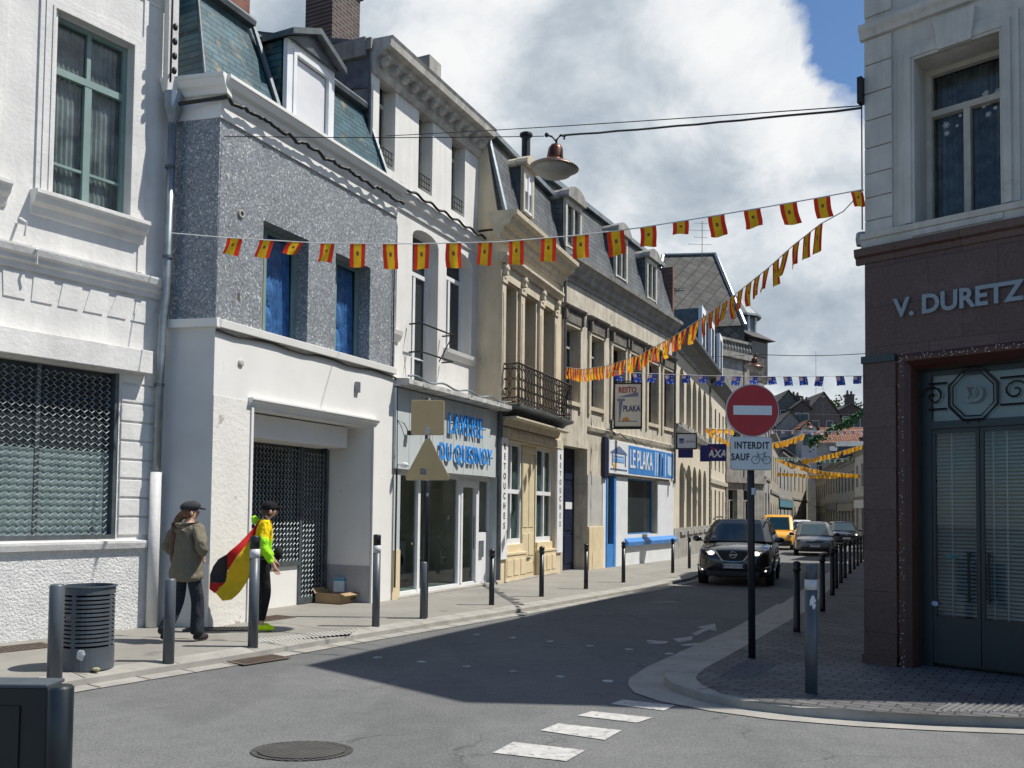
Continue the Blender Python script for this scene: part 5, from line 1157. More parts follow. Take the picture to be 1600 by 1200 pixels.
# houses behind the end of the street
def gable(pl, pr_, pr_top, peave, Y, wm, rm, label, chim=(), ridge=None):
    a = atY(pl, peave, Y); c_ = atY(pr_, peave, Y); t = atY(ridge or (pl+pr_)/2, pr_top, Y); o = empty('townhouse', (a.x, Y, gz(Y)), 0, label, 'building'); w_ = c_.x-a.x; ze = a.z-gz(Y); zt = t.z-gz(Y); xm = t.x-a.x
    b = MB(); b.ext([(0, 0, -1), (w_, 0, -1), (w_, 0, ze), (xm, 0, zt), (0, 0, ze)], (0, 9, 0)); b.build('wall', wm, o)
    b = MB()
    for x0_, z0_, x1_, z1_ in ((-.3, ze-.3, xm, zt), (w_+.3, ze-.3, xm, zt)): b.ext([(x0_, -.2, z0_), (x1_, -.2, z1_), (x1_, -.2, z1_+.18), (x0_, -.2, z0_+.18)], (0, 9.4, 0))
    b.build('roof', rm, o)
    for k in (.3, .7):
        b = MB(); b.box(w_*k-.45, w_*k+.45, -.06, .0, ze-2.2, ze-.7); q = b.build('window', oldwhite, o); MB().box(w_*k-.36, w_*k+.36, -.075, -.061, ze-2.1, ze-.8).build('pane', glassd, q)
    for px, pt in chim:
        q = atY(px, pt, Y+1.0); b = MB(); x = q.x-a.x; z = q.z-gz(Y); b.box(x-.5, x+.5, .6, 1.4, ze-1, z-.7); b.box(x-.58, x+.58, .52, 1.48, z-.7, z-.55); b.lathe([(.17, z-.55), (.13, z)], (x-.25, 1, 0), 8); b.lathe([(.17, z-.55), (.13, z-.1)], (x+.25, 1, 0), 8); b.build('chimney', brick, o)
    return o
gable(1214, 1249, 611, 632, 108, sooty, slatefar, 'dark house with small gable above the far end of the street', ((1243, 612),), 1232)
gable(1240, 1266, 627, 636, 106, brick, slatefar, 'low dark house with a broad chimney beside the small gable', ((1257, 619),))
gable(1258, 1312, 614, 648, 109, sooty, slatefar, 'house with a steep dark triangular gable on the skyline', (), 1287)
gable(1308, 1352, 632, 642, 111, brick, slatefar, 'dark house carrying a tall chimney stack with pot on the skyline', ((1327, 610),))
gable(1208, 1262, 644, 672, 103.5, fgrey, slatefar, 'grey house with dark slate gable in front of the skyline chimneys', ())
o = gable(1252, 1276, 658, 668, 100.5, fwhite, redtile, 'narrow white gabled house with tiny window at the street end', ())
F = house((32.3, 103.0), (43, 101), 10.6, fgrey, 'house with a broad red tiled roof closing the view', redtile, 2.2, bays=4, chim=0)
antenna(1275, 548, 640, 104, 'tall thin mast on the dark roofs at the street end', 1)
antenna(1286, 594, 645, 100, 'short aerial with three rods beside the tall thin mast', 3)
# trees
def tree(px, pt, pb, Y, wpx, label, seed):
    rnd = random.Random(seed); t = atY(px, pt, Y); bz = gz(Y); W_ = wpx/FPX*Y/2; H = t.z-bz
    o = empty('tree', (t.x, Y, bz), 0, label, 'tree', 'trees behind the far roofs')
    b = MB(); b.tube([(0, 0, -.2), (.1, 0, H*.3), (0, .1, H*.6)], [.45, .32, .15], 8)
    for k in range(6): a = k*1.05; b.tube([(0, 0, H*.35), (math.cos(a)*W_*.5, math.sin(a)*W_*.5, H*.7)], [.16, .05], 5)
    b.build('trunk', brownwood, o)
    b = MB(); cl = [(rnd.gauss(0, W_*.45), rnd.gauss(0, W_*.45), H*rnd.uniform(.45, .93), rnd.uniform(.8, 1.7)) for _ in range(26)]
    for cx_, cy_, cz_, rr in cl:
        for _ in range(110):
            v = Vector((rnd.gauss(0, 1), rnd.gauss(0, 1), rnd.gauss(0, .8))).normalized()*rr*rnd.uniform(.5, 1.05); c = Vector((cx_, cy_, min(cz_+v.z, H)))+Vector((v.x, v.y, 0))
            a = Vector((rnd.gauss(0, 1), rnd.gauss(0, 1), rnd.gauss(0, 1))).normalized()*.22; d = a.cross(Vector((rnd.gauss(0, 1), rnd.gauss(0, 1), rnd.gauss(0, 1)))).normalized()*.16
            b.face([c-a, c+d, c+a, c-d])
    b.build('crown', mat('leaves', (.10, .17, .04), (.05, .09, .025), .7, 3, 0), o)
tree(1222, 616, 640, 112, 60, 'green tree crown above the roofs just right of the no entry sign', 1)
tree(1302, 612, 640, 125, 70, 'green tree crown behind the red tiled roof chimneys', 2)
tree(1340, 622, 640, 118, 50, 'green tree crown touching the edge of the brown corner building', 3)
# ------------------------------------------------------------------ RB : right corner building
A = (3.88, 9.44); Bc = (5.68, 7.715)
F = fr(A, Bc, 'corner_building', 'corner building with brown granite V. Duretz shopfront and pale stone upper floors'); r = F.root; Lh = F.L; RB = F
HT = 10.15; g = PH
zg_ = F.z(1345, 393); zfz = F.z(1399, 553.5)
print('RB', Lh, zg_, zfz, F.u(1353, 0, 800), F.u(1402, 0, 800), F.u(1440, 0, 800))
du0 = F.u(1403, 0, 700); du1 = Lh-du0; dzt = F.z(1403, 555)
iu0 = F.u(1442, .16, 700); iu1 = Lh-iu0
wo = (F.u(1430, 0, 230), F.z(1433, 361), 0, F.z(1428, 95)); wo = (wo[0], wo[1], F.u(1564, 0, 200), wo[3])
cxm = (wo[0]+wo[2])/2
wall(r, 'upper_wall', rbstone, 0, Lh, zg_+.001, HT, [(rect(wo), .42)])
wall(r, 'ground_floor_wall', granite, -.0, Lh, -.3, zg_, [([(du0, -.25), (du1, -.25), (du1, dzt), (du0, dzt)], .02)], y=-.03)
# the rest of the block
S0 = Vector(A); Sd = Vector((.53, 1)).normalized(); s1 = (A[0]+.53*11.3, A[1]+11.3); s2 = (Bc[0]+9, Bc[1]-.6)
M_inv = (Matrix.Translation((A[0], A[1], 0)) @ Matrix.Rotation(F.rz, 4, 'Z')).inverted()
def rl(p, z): return tuple(M_inv @ Vector((p[0], p[1], z)))
def blk(name, m, z0, z1, pts, cap=False):
    b = MB()
    for a, c_ in zip(pts, pts[1:]): b.face([rl(a, z0), rl(c_, z0), rl(c_, z1), rl(a, z1)])
    if cap: b.face([rl(p, z1) for p in pts])
    return b.build(name, m, r)
pts = [A, s1, (s1[0]+6, s1[1]-.2), s2, Bc]
blk('side_walls', rbstone, zg_, HT, pts); blk('side_base', granite, -.3, zg_, pts)
b = MB(); b.face([rl(q_, HT) for q_ in pts]); b.face([rl(q_, zg_+.02) for q_ in [s1, (s1[0]+6, s1[1]-.2), s2, (Bc[0]+1.6, Bc[1]+1.5), (A[0]+1.2, A[1]+1.6)]]); b.build('roof', slatefar, r)
# windows on the street side and on the right hand side (frames standing in shallow recess panels)
for (a, c_, nn) in ((s1, A, 4), (Bc, s2, 3)):
    Fs = fr(a, c_)
    for k in range(nn):
        for zz0, zz1 in ((zg_+.6, zg_+2.6), (zg_+3.4, HT-.6), (.9, 3.1)):
            if zz1-zz0 < .8: continue
            x = Fs.L*(k+.5)/nn; b = MB()
            b.box(x-.55, x+.55, -.05, .0, zz0-.12, zz0); b.box(x-.55, x-.45, -.05, 0, zz0, zz1); b.box(x+.45, x+.55, -.05, 0, zz0, zz1); b.box(x-.55, x+.55, -.05, 0, zz1, zz1+.1)
            M = M_inv @ Matrix.Translation((Fs.P.x, Fs.P.y, 0)) @ Matrix.Rotation(Fs.rz, 4, 'Z'); b.v = [tuple(M @ Vector(v)) for v in b.v]; wv = b.build('window', oldwhite, r)
            b = MB(); b.box(x-.45, x+.45, -.02, -.005, zz0, zz1); b.v = [tuple(M @ Vector(v)) for v in b.v]; b.build('pane', glassd, wv)
# stone detailing
b = MB(); jz = zg_+.28; qx = F.u(1396, 0, 200)
ys_ = [F.z(1350, p) for p in (385, 348, 312, 275, 235, 192, 150, 106, 66)]
for a, c_ in zip(ys_, ys_[1:]): b.box(0.0, qx-.008, -.022, .01, a+.006, c_-.006)
b.build('quoins', rbstone, r, bevel=.006)
b = MB(); zzz = ys_[-1]+.25
while zzz < HT-.3: b.box(0, qx-.008, -.022, .01, zzz+.006, zzz+.38); zzz += .39
b.build('quoins', rbstone, r, bevel=.006)
b = MB(); b.prof([(.01, zg_+.0), (-.03, zg_+.0), (-.035, zg_+.10), (-.06, zg_+.11), (-.07, zg_+.17), (.01, zg_+.19)], -.04, Lh); b.build('sill_band', rbstone, r)
zc = ys_[-1]; b = MB(); b.prof([(.01, zc), (-.05, zc+.01), (-.06, zc+.06), (-.09, zc+.10), (-.09, zc+.16), (.01, zc+.19)], -.04, Lh); b.build('string_course', rbstone, r)
b = MB(); x0, z0, x1, z1 = wo
for e, e2, t in ((.17, .10, .025), (.10, .03, .045), (.03, 0, .03)):
    b.box(x0-e, x0-e2, -t, .01, zg_+.19, z1+e); b.box(x1+e2, x1+e, -t, .01, zg_+.19, z1+e); b.box(x0-e2, x1+e2, -t, .01, z1+e2, z1+e)
b.plate([(cxm-.16, z1+.001), (cxm+.16, z1+.001), (cxm+.20, z1+.34), (cxm-.20, z1+.34)], -.07, .01)
b.build('architrave', rbstone, r)
b = MB(); b.box(x0-.02, x1+.02, -.05, .43, z0-.06, z0+.0); b.build('sill', rbstone, r)
wn_ = window(r, wo, .42, oldwhite, glassc, cols=2, transom=.735, fw=.055, m=.0, fd=.07)
b = MB(); k = 30
for i in range(k):
    xa = x0+(x1-x0)*i/k; xb = x0+(x1-x0)*(i+1)/k; b.face([(xa, .56+.03*(i % 2), z0), (xb, .56+.03*((i+1) % 2), z0), (xb, .56+.03*((i+1) % 2), z1), (xa, .56+.03*(i % 2), z1)])
b.build('net_curtain', mat('grey_net_curtain', (.26, .28, .29), (.10, .115, .12), .9, 6, .2, 30, streak=.6), wn_)
MB().box(x0-.3, x1+.3, .64, 1.5, z0-.3, z1+.3).build('room', darkgap, wn_)
def flake(b, cx, cz, rr, y):
    for k in range(6):
        a = k*math.pi/3; d = Vector((math.cos(a), 0, math.sin(a))); p = Vector((-d.z, 0, d.x)); c = Vector((cx, y, cz))
        b.face([c-p*.004, c+d*rr-p*.003, c+d*rr+p*.003, c+p*.004]); e = c+d*rr*.6
        for s in (-1, 1): b.face([e, e+(d*.5+p*s*.8)*rr*.35, e+(d*.5+p*s*.8)*rr*.35+d*.006, e+d*.008])
b = MB(); pw1 = x1-x0
for px, py, rr in ((1475, 180, .022), (1491, 170, .04), (1506, 162, .026), (1478, 195, .035), (1479, 208, .028), (1500, 180, .016), (1495, 196, .014), (1538, 150, .04), (1544, 160, .03), (1537, 166, .02), (1544, 178, .028), (1559, 142, .035), (1555, 168, .02), (1540, 145, .03)):
    u_, z_ = F.uz(px, py, .40); flake(b, u_, z_, rr, .408)
b.build('snowflake_stickers', whiteframe, wn_)
# granite shopfront
zm_ = zg_
b = MB(); b.prof([(.0, zm_-.16), (-.05, zm_-.16), (-.06, zm_-.10), (-.10, zm_-.08), (-.11, zm_-.01), (-.11, zm_), (.0, zm_+.0)], -.09, Lh+.05); b.build('granite_moulding', granite, r)
ft = F.uz(1397, 488, -.05); fb_ = F.uz(1399, 472, -.05); 
tz = (F.z(1410, 499, -.05)+F.z(1410, 471, -.05))/2; tu0 = F.u(1396, -.05, 485); tu1 = F.u(1601, -.05, 465)
t = text('lettering', 'V. DURETZ', 1, mat('pale_metal_letters', (.24, .28, .31), (.20, .235, .26), .4, 6, .05, 60, metal=.3), r, ((tu0+tu1)/2, -.048, tz+.02), ext=.018, bold=.03)
wd = max(v.co.x for v in t.data.vertices)-min(v.co.x for v in t.data.vertices); t.scale = ((tu1-tu0)/wd, (F.z(1450, 467, -.05)-F.z(1450, 498, -.05))/.76, 1)
print('duretz', tu0, tu1, Lh, tz)
gm = mat('dark_green_marble', (.02, .035, .035), (.012, .02, .02), .3, 5, .05, 60)
b = MB(); b.box(-.03, du0-.004, -.075, -.02, zfz-.075, zfz); b.build('capital_band', gm, r)
b = MB(); b.box(-.02, du0-.005, -.045, -.02, -.2, zfz-.076); b.box(-.035, du0, -.065, -.02, -.2, .20); b.build('pier', granite, r)
# splayed red surround with pale dots
b = MB()
dl = [(0.0, -.03), (.03, -.05), (.08, -.04), (.13, .02), (.16, .09), (.165, .16)]
def ring(o_): return [(du0+o_, -.25), (du1-o_, -.25), (du1-o_, dzt-o_), (du0+o_, dzt-o_)]
for (o1, y1), (o2, y2) in zip(dl, dl[1:]):
    p1, p2 = ring(o1*1.0), ring(o2)
    for i, j in ((0, 3), (3, 2), (2, 1)): b.face([(p1[i][0], y1, p1[i][1]), (p1[j][0], y1, p1[j][1]), (p2[j][0], y2, p2[j][1]), (p2[i][0], y2, p2[i][1])])
b.build('door_surround', granite2, r)
b = MB(); rnd = random.Random(5)
def dot(u, y, z): b.lathe([(.0042, 0), (.0042, .003)], (0, 0, 0), 6); v = b.v[-12:]; b.v[-12:] = [(u+p[0], y-p[2], z+p[1]) for p in v]
for k in range(72):
    t = rnd.random()*(dzt-.1)+.1; o_ = rnd.uniform(.02, .075); dot(du0+o_, -.052, t)
for k in range(80):
    o_ = rnd.uniform(.02, .075); dot(rnd.uniform(du0+.05, du1-.05), -.055, dzt-o_)
b.build('pale_dots', whiteframe, r)
io = (du0+.165, -.1, du1-.165, dzt-.165)
dd = .30
b = MB(); b.box(io[0]-.01, io[0], .15, dd+.05, -.2, io[3]); b.box(io[2], io[2]+.01, .15, dd+.05, -.2, io[3]); b.box(io[0]-.01, io[2]+.01, .15, dd+.05, io[3], io[3]+.01); b.build('door_reveal', gm, r)
gd = mat('dark_green_door_metal', (.014, .027, .031), (.010, .02, .023), .4, 4, .08, 40)
ztr = F.z(1480, 664, dd); zpn = F.z(1480, 968, dd); um = (io[0]+io[2])/2; um = F.u(1533, dd, 800); print('um', um, io)
b = MB(); b.box(io[0], io[0]+.09, dd-.04, dd+.03, 0, io[3]); b.box(io[2]-.09, io[2], dd-.04, dd+.03, 0, io[3]); b.box(io[0]+.09, io[2]-.09, dd-.05, dd+.03, ztr-.04, ztr+.04); b.box(io[0]+.09, io[2]-.09, dd-.035, dd+.03, io[3]-.05, io[3]); dfm = b.build('door_frame', gd, r)
MB().box(io[0]+.09, io[2]-.09, dd-.01, dd+.0, ztr+.04, io[3]-.05).build('transom_pane', glassc, dfm)
for a, c_ in ((io[0]+.093, um-.004), (um+.004, io[2]-.093)):
    b = MB(); s_ = .035; b.box(a, a+s_, dd-.03, dd+.01, .14, ztr-.045); b.box(c_-s_, c_, dd-.03, dd+.01, .14, ztr-.045); b.box(a+s_, c_-s_, dd-.028, dd+.01, .14, zpn+.03); b.box(a+s_, c_-s_, dd-.028, dd+.01, ztr-.09, ztr-.045)
    lf = b.build('door_leaf', gd, r)
    MB().box(a+s_, c_-s_, dd-.012, dd-.008, zpn+.03, ztr-.09).build('pane', glassc, lf)
    hx = c_-.09 if a < um-.1 else a+.09
    b = MB(); zh0 = F.z(1525, 938, dd-.08); zh1 = F.z(1525, 868, dd-.08); b.tube([(hx, dd-.10, zh0-.03), (hx, dd-.10, zh1+.03)], .014, 8); b.tube([(hx, dd-.03, zh0), (hx, dd-.10, zh0)], .01); b.tube([(hx, dd-.03, zh1), (hx, dd-.10, zh1)], .01); b.build('pull_handle', blackiron, lf)
b = MB(); z = zpn+.04; slat = mat('blind_slats', (.40, .42, .40), (.32, .34, .33), .5, 3, 0)
while z < ztr-.05: b.face([(io[0]+.1, dd+.09, z), (io[2]-.1, dd+.09, z), (io[2]-.1, dd+.115, z+.024), (io[0]+.1, dd+.115, z+.024)]); z += .040
b.build('venetian_blind', slat, dfm)
b = MB()
for x in (io[0]+.25, um+.22, io[0]+.65): b.box(x, x+.012, dd+.078, dd+.082, zpn, ztr)
b.build('blind_tapes', slat, dfm)
MB().box(io[0]-.3, io[2]+.3, dd+.12, dd+1.2, -.1, io[3]+.3).build('room', shopdark, r)
MB().box(io[0]+.09, io[2]-.09, dd+.06, dd+.07, ztr+.04, io[3]-.04).build('transom_backing', slat, dfm)
# ironwork in the transom
b = MB(); zc_ = F.z(1527, 617, dd); zb0_, zb1_ = F.z(1470, 640, dd), F.z(1470, 600, dd); um2 = F.u(1523, dd, 620); hy = dd-.055
ro_ = (zb1_-zb0_)*.92
octo = lambda q: [(um2+q*math.cos(math.pi/8+k*math.pi/4)*.98, hy, zc_+q*math.sin(math.pi/8+k*math.pi/4)*1.12) for k in range(9)]
b.tube(octo(ro_), .016, 5, False); b.tube(octo(ro_*.84), .008, 5, False)
for zz in (zb0_, zb1_):
    b.tube([(io[0]+.07, hy, zz), (um2-ro_, hy, zz)], .012, 5); b.tube([(um2+ro_, hy, zz), (io[2]-.07, hy, zz)], .012, 5)
def scroll(cx, cz, rr, s):
    b.tube([(cx+s*rr*(1-i/18)*math.cos(i*.55), hy, cz+rr*(1-i/18)*math.sin(i*.55)) for i in range(16)], .011, 5)
hh = (zb1_-zb0_)/2; zmid = (zb0_+zb1_)/2
x = um2-ro_-hh
while x > io[0]+.1: scroll(x, zmid, hh*.85, -1); b.tube([(x-hh*1.2, hy, zb0_), (x-hh*1.2, hy, zb1_)], .010, 5); x -= hh*2.3
x = um2+ro_+hh
while x < io[2]-.1: scroll(x, zmid, hh*.85, 1); b.tube([(x+hh*1.2, hy, zb0_), (x+hh*1.2, hy, zb1_)], .010, 5); x += hh*2.3
for s in (-1, 1): b.tube([(um2+s*.05, hy, zc_+ro_), (um2+s*.05, hy, io[3])], .01, 5); b.tube([(um2+s*.05, hy, zc_-ro_), (um2+s*.05, hy, ztr)], .01, 5)
b.build('transom_ironwork', blackiron, r)
t = text('monogram', 'D', .27, mat('monogram_grey', (.18, .22, .23), None, .4), r, (um2+.01, hy-.01, zc_), ext=.008, bold=.004); t = text('monogram', 'V', .27, mat('monogram_grey', (.1, .1, .1)), r, (um2-.01, hy-.022, zc_-.01), ext=.004, bold=-.004, sx=.8)
u_, z_ = F.uz(1488, 870, dd-.02); MB().box(u_-.07, u_+.06, dd-.016, dd-.013, z_-.02, z_+.02).build('door_sticker', mat('sticker_teal', (.03, .16, .15), (.02, .11, .11), .4, 20, 0), dfm)
u_, z_ = F.uz(1461, 943, dd-.04); b = MB(); b.ell((u_, dd-.05, z_), (.035, .006, .028), 12, 6); b.build('door_sticker', mat('sticker_white_blue', (.5, .55, .65), (.2, .25, .5), .4, 30, 0), dfm)
p = RB.W(-.03, -.0, 0)
b = MB(); b.box(-.05, .0, -.1, -.0, F.z(1347, 165)-.0, F.z(1347, 125)); b.build('junction_box', blackiron, r)
wire('facade_cable', [RB.W(-.03, -.02, F.z(1347, py)) for py in (125, 175, 240, 300, 360)], .008, 'thin black cable down the corner edge of the pale stone wall')
b = MB(); z = F.z(1345, 372); b.lathe([(.06, z-.07), (.07, z), (.06, z+.07)], (-.06, .05, 0), 10); b.build('corner_camera', zinc, r)
# ------------------------------------------------------------------ right hand row, hidden from here but shading the street
def rowhouse(y0, y1, H, m, label):
    X = lambda y: 3.88+.53*(y-9.44)+.05
    return house((X(y1), y1), (X(y0), y0), H, m, label, slatefar, 1.2, bays=3, depth=6, floors=2)
rowhouse(20.95, 26.9, 9.7, rbstone, 'pale stone terraced house behind the corner building on the right side')
rowhouse(27.0, 32.3, 9.2, fwhite, 'white terraced house in the middle of the right hand row')
rowhouse(34.2, 44.5, 9.4, fgrey, 'grey terraced house in the middle of the right hand row')
rowhouse(47.0, 54.6, 8.6, fbeige, 'beige terraced house at the far end of the right hand row')
# ------------------------------------------------------------------ street furniture
def bollard_grey(px, pb, pt, wpx, label, band=False, n=0):
    p = G(px, pb, PH); hh = atY(px, pt, p.y).z-p.z; rr = wpx/2/FPX*p.y
    o = empty('bollard', tuple(p), 0, label, 'bollard', 'tall grey bollards along both kerbs')
    b = MB()
    if band: b.lathe([(rr, -.05), (rr, hh*.80)], n=24); b.build('post', bollgrey, o, smooth=False)
    else: b.lathe([(rr, -.05), (rr, hh-.012), (rr-.01, hh)], n=24); b.build('post', bollgrey, o)
    if band:
        MB().lathe([(rr+.001, hh*.80), (rr+.001, hh*.88)], n=24).build('reflective_band', reflband, o)
        MB().lathe([(rr, hh*.88), (rr, hh-.012), (rr-.012, hh)], n=24).build('cap', bollblack if n else bollgrey, o)
    for ob in kids(o):
        for q in ob.data.polygons: q.use_smooth = abs(q.normal.z) < .5
    return o, rr, hh
bollard_grey(85, 1061, 913, 22, 'grey bollard directly left of the slatted litter bin')
bollard_grey(263, 1033, 904, 17, 'grey bollard in front of the person in the olive jacket')
bollard_grey(395, 1010, 837, 15.5, 'tall grey bollard with pale band beside the red black and yellow flag', True, 1)
bollard_grey(587, 978, 835, 12, 'tall grey bollard with pale band in front of the recessed white shop', True, 1)
bollard_grey(661, 966.5, 878, 10.5, 'grey bollard just in front of the left signpost')
o, rr, hh = bollard_grey(1267.5, 1083, 881, 18.5, 'thick grey bollard with pale band and sticker on the right pavement', True)
b = MB()
for i in range(8):
    a0, a1 = -2.1+i*.14, -2.1+(i+1)*.14; b.face([((rr+.002)*math.cos(a0), (rr+.002)*math.sin(a0), hh*(.66+.03*math.sin(i))), ((rr+.002)*math.cos(a1), (rr+.002)*math.sin(a1), hh*(.66+.03*math.sin(i+1))), ((rr+.002)*math.cos(a1), (rr+.002)*math.sin(a1), hh*(.73+.03*math.sin(i*.5))), ((rr+.002)*math.cos(a0), (rr+.002)*math.sin(a0), hh*(.73+.03*math.sin(i*.5)))])
b.build('torn_sticker', mat('sticker_torn', (.6, .6, .6), (.1, .1, .12), .6, 22, 0, lo=.45, hi=.5), o)
proto = None
def bollard_black(px, pb, label, X=None):
    global proto
    p = G(px, pb, PH) if X is None else Vector((X[0], X[1], gz(X[1])+PH))
    if proto is None:
        o = empty('black_bollard', tuple(p)); b = MB(); b.lathe([(.050, -.05), (.047, .05), (.042, .82)], n=16); b.build('post', bollblack, o, smooth=True)
        b = MB(); b.lathe([(.042, .82), (.055, .83), (.055, .86), (.040, .87), (.056, .905), (.045, .945), (.01, .96)], n=16); b.build('ball_head', bollblack, o, smooth=True); proto = o
    else: o = copy_tree(proto); o.location = p
    return tag(o, label, 'bollard', 'black bollards lining the street')
for px, pb, la in ((768, 945, 'black bollard in front of the laundry doorstep'), (846, 932, 'black bollard in front of the cream panelled door'), (915.5, 920, 'black bollard in front of the navy carriage gate'), (974, 910, 'black bollard in front of the blue restaurant door'), (1051, 895, 'black bollard at the right end of the restaurant front'), (1077, 888, 'black bollard just left of the black car')):
    bollard_black(px, pb, la)
ords = ['nearest', 'second', 'third', 'fourth', 'fifth', 'sixth', 'seventh', 'eighth', 'ninth', 'tenth', 'farthest']
for k, (px, pb) in enumerate(((1245, 987), (1285, 955), (1300.5, 930), (1306.5, 919), (1314, 910.5), (1320.5, 903), (1328, 896), (1334.5, 889.5), (1340, 884), (1345, 879), (1349.5, 874))):
    bollard_black(px, pb, f'{ords[k]} black bollard of the line along the right kerb')
# signposts
alu = mat('sign_back_tan', (.66, .47, .22), (.60, .42, .195), .6, 3, .05, 40); edge = mat('pale_sign_edge', (.55, .53, .47), None, .5)
postb = mat('black_post', (.012, .013, .018), None, .45)
p = G(664, 965, PH); Y = p.y
o = empty('signpost', tuple(p), 0, 'black signpost with the tan backs of a square and a triangular sign', 'signpost')
zt_ = atY(669, 622, Y).z-p.z; xt = atY(669, 622, Y).x-p.x
def rsq(w, h, r_, cx=0, cz=0, k=5):
    pts = []
    for sx, sz, a0 in ((1, 1, 0), (-1, 1, 90), (-1, -1, 180), (1, -1, 270)):
        for i in range(k): a = R(a0+90*i/(k-1)); pts.append((cx+sx*(w/2-r_)+r_*math.cos(a), cz+sz*(h/2-r_)+r_*math.sin(a)))
    return pts
MB().tube([(0, 0, -.1), (xt, 0, zt_)], .042, 14).build('pole', postb, o, smooth=True)
f_ = Y/FPX
cx_ = atY(669, 653, Y).x-p.x; cz_ = atY(669, 653, Y).z-p.z; w_ = 50*f_; h_ = 53*f_
def signplate(o, pts, y0, y1, m, me):
    pl = MB().plate(pts, y0, y1).build('sign_plate', m, o); return pl
b = MB(); b.plate(rsq(w_, h_, .03, cx_, cz_), -.075, -.055); q = b.build('square_sign', alu, o)
b = MB(); b.plate(rsq(w_+.02, h_+.02, .035, cx_, cz_), -.058, -.045); b.build('rim', edge, q)
b = MB(); z = cz_-h_/2+.06; b.box(cx_-.035, cx_+.03, -.08, -.075, z-.05, z+.05); b.build('sticker', reflband, q)
tp = [(atY(a, c_, Y).x-p.x, atY(a, c_, Y).z-p.z) for a, c_ in ((637, 750), (635, 745), (665, 688), (669, 685), (673, 688), (702, 745), (700, 750))]
b = MB(); b.plate(tp, -.075, -.055); q = b.build('triangular_sign', alu, o)
mxp = sum(t[0] for t in tp)/len(tp); mzp = sum(t[1] for t in tp)/len(tp)
b = MB(); b.plate([(mxp+(a-mxp)*1.03, mzp+(c_-mzp)*1.03) for a, c_ in tp], -.058, -.045); b.build('rim', edge, q)
z = atY(662, 737, Y).z-p.z; x = atY(662, 737, Y).x-p.x; b = MB(); b.box(x-.045, x+.045, -.079, -.075, z-.045, z+.045); b.build('sticker', mat('dark_sticker', (.05, .05, .05), (.4, .4, .38), .6, 40, 0), q)
b = MB(); b.box(.0-.02, .03, -.05, -.042, zt_*.62, zt_*.64); b.box(-.0, .03, -.05, -.042, zt_*.55, zt_*.565); b.build('small_stickers', reflband, o)
p = G(1175, 1028, PH); Y = p.y; f_ = Y/FPX
o = empty('signpost', tuple(p), 0, 'black signpost with round red no entry sign and bicycle exception panel', 'signpost')
xt = atY(1172, 603, Y).x-p.x; zt_ = atY(1172, 603, Y).z-p.z
MB().tube([(0, 0, -.1), (xt, 0, zt_)], .040, 16).build('pole', postb, o, smooth=True)
MB().lathe([(.043, 0), (.043, .075)], (0, 0, atY(1174, 773, Y).z-p.z), 16).build('pale_sleeve', reflband, o)
cx_ = atY(1173, 642.5, Y).x-p.x; cz_ = atY(1173, 642.5, Y).z-p.z; rr = 41.5*f_
circ = lambda q: [(cx_+q*math.cos(2*math.pi*i/48), cz_+q*math.sin(2*math.pi*i/48)) for i in range(48)]
q = MB().plate(circ(rr-.012), -.075, -.055).build('no_entry_sign', mat('sign_dark_red', (.42, .008, .012), (.36, .006, .01), .4, 5, .02, 40), o)
MB().plate(circ(rr), -.068, -.045).build('rim', reflband, q)
MB().box(cx_-30*f_, cx_+30*f_, -.078, -.075, cz_-7*f_, cz_+7.5*f_).build('white_bar', mat('sign_white', (.72, .74, .74), (.66, .68, .68), .4, 5, 0), q)
cx2 = atY(1171.5, 709, Y).x-p.x; cz2 = atY(1171.5, 709, Y).z-p.z
q = MB().plate(rsq(63*f_, 50*f_, .03, cx2, cz2), -.075, -.055).build('exception_panel', mat('sign_white2', (.64, .66, .66), (.58, .60, .6), .4, 5, 0), o)
MB().plate(rsq(65*f_, 52*f_, .035, cx2, cz2), -.060, -.045).build('rim', edge, q)
ink = mat('sign_black_ink', (.015, .015, .02), None, .5)
t = text('lettering', 'INTERDIT', .105, ink, q, (cx2-.0, -.077, cz2+.085), ext=.001, bold=.0035, sx=.76, space=1.15)
t = text('lettering', 'SAUF', .105, ink, q, (cx2-.125, -.077, cz2-.045), ext=.001, bold=.0035, sx=.76, space=1.15)
b = MB(); bx_, bz_ = cx2+.105, cz2-.055; yb = -.078
def P_(x, z): return (bx_+x, yb, bz_+z)
for s in (-1, 1): b.tube([P_(s*.062+.043*math.cos(a*math.pi/12), -.018+.043*math.sin(a*math.pi/12)) for a in range(25)], .0028, 4, False)
b.tube([P_(-.062, -.018), P_(-.035, .045), P_(.035, .045), P_(.005, -.02), P_(-.035, .045)], .003, 4); b.tube([P_(.005, -.02), P_(.062, -.018), P_(.035, .045)], .003, 4); b.tube([P_(-.035, .045), P_(-.042, .065), P_(-.03, .07)], .003, 4); b.tube([P_(.035, .045), P_(.04, .06)], .003, 4); b.tube([P_(.025, .062), P_(.055, .062)], .004, 4)
b.build('bicycle_symbol', ink, q)
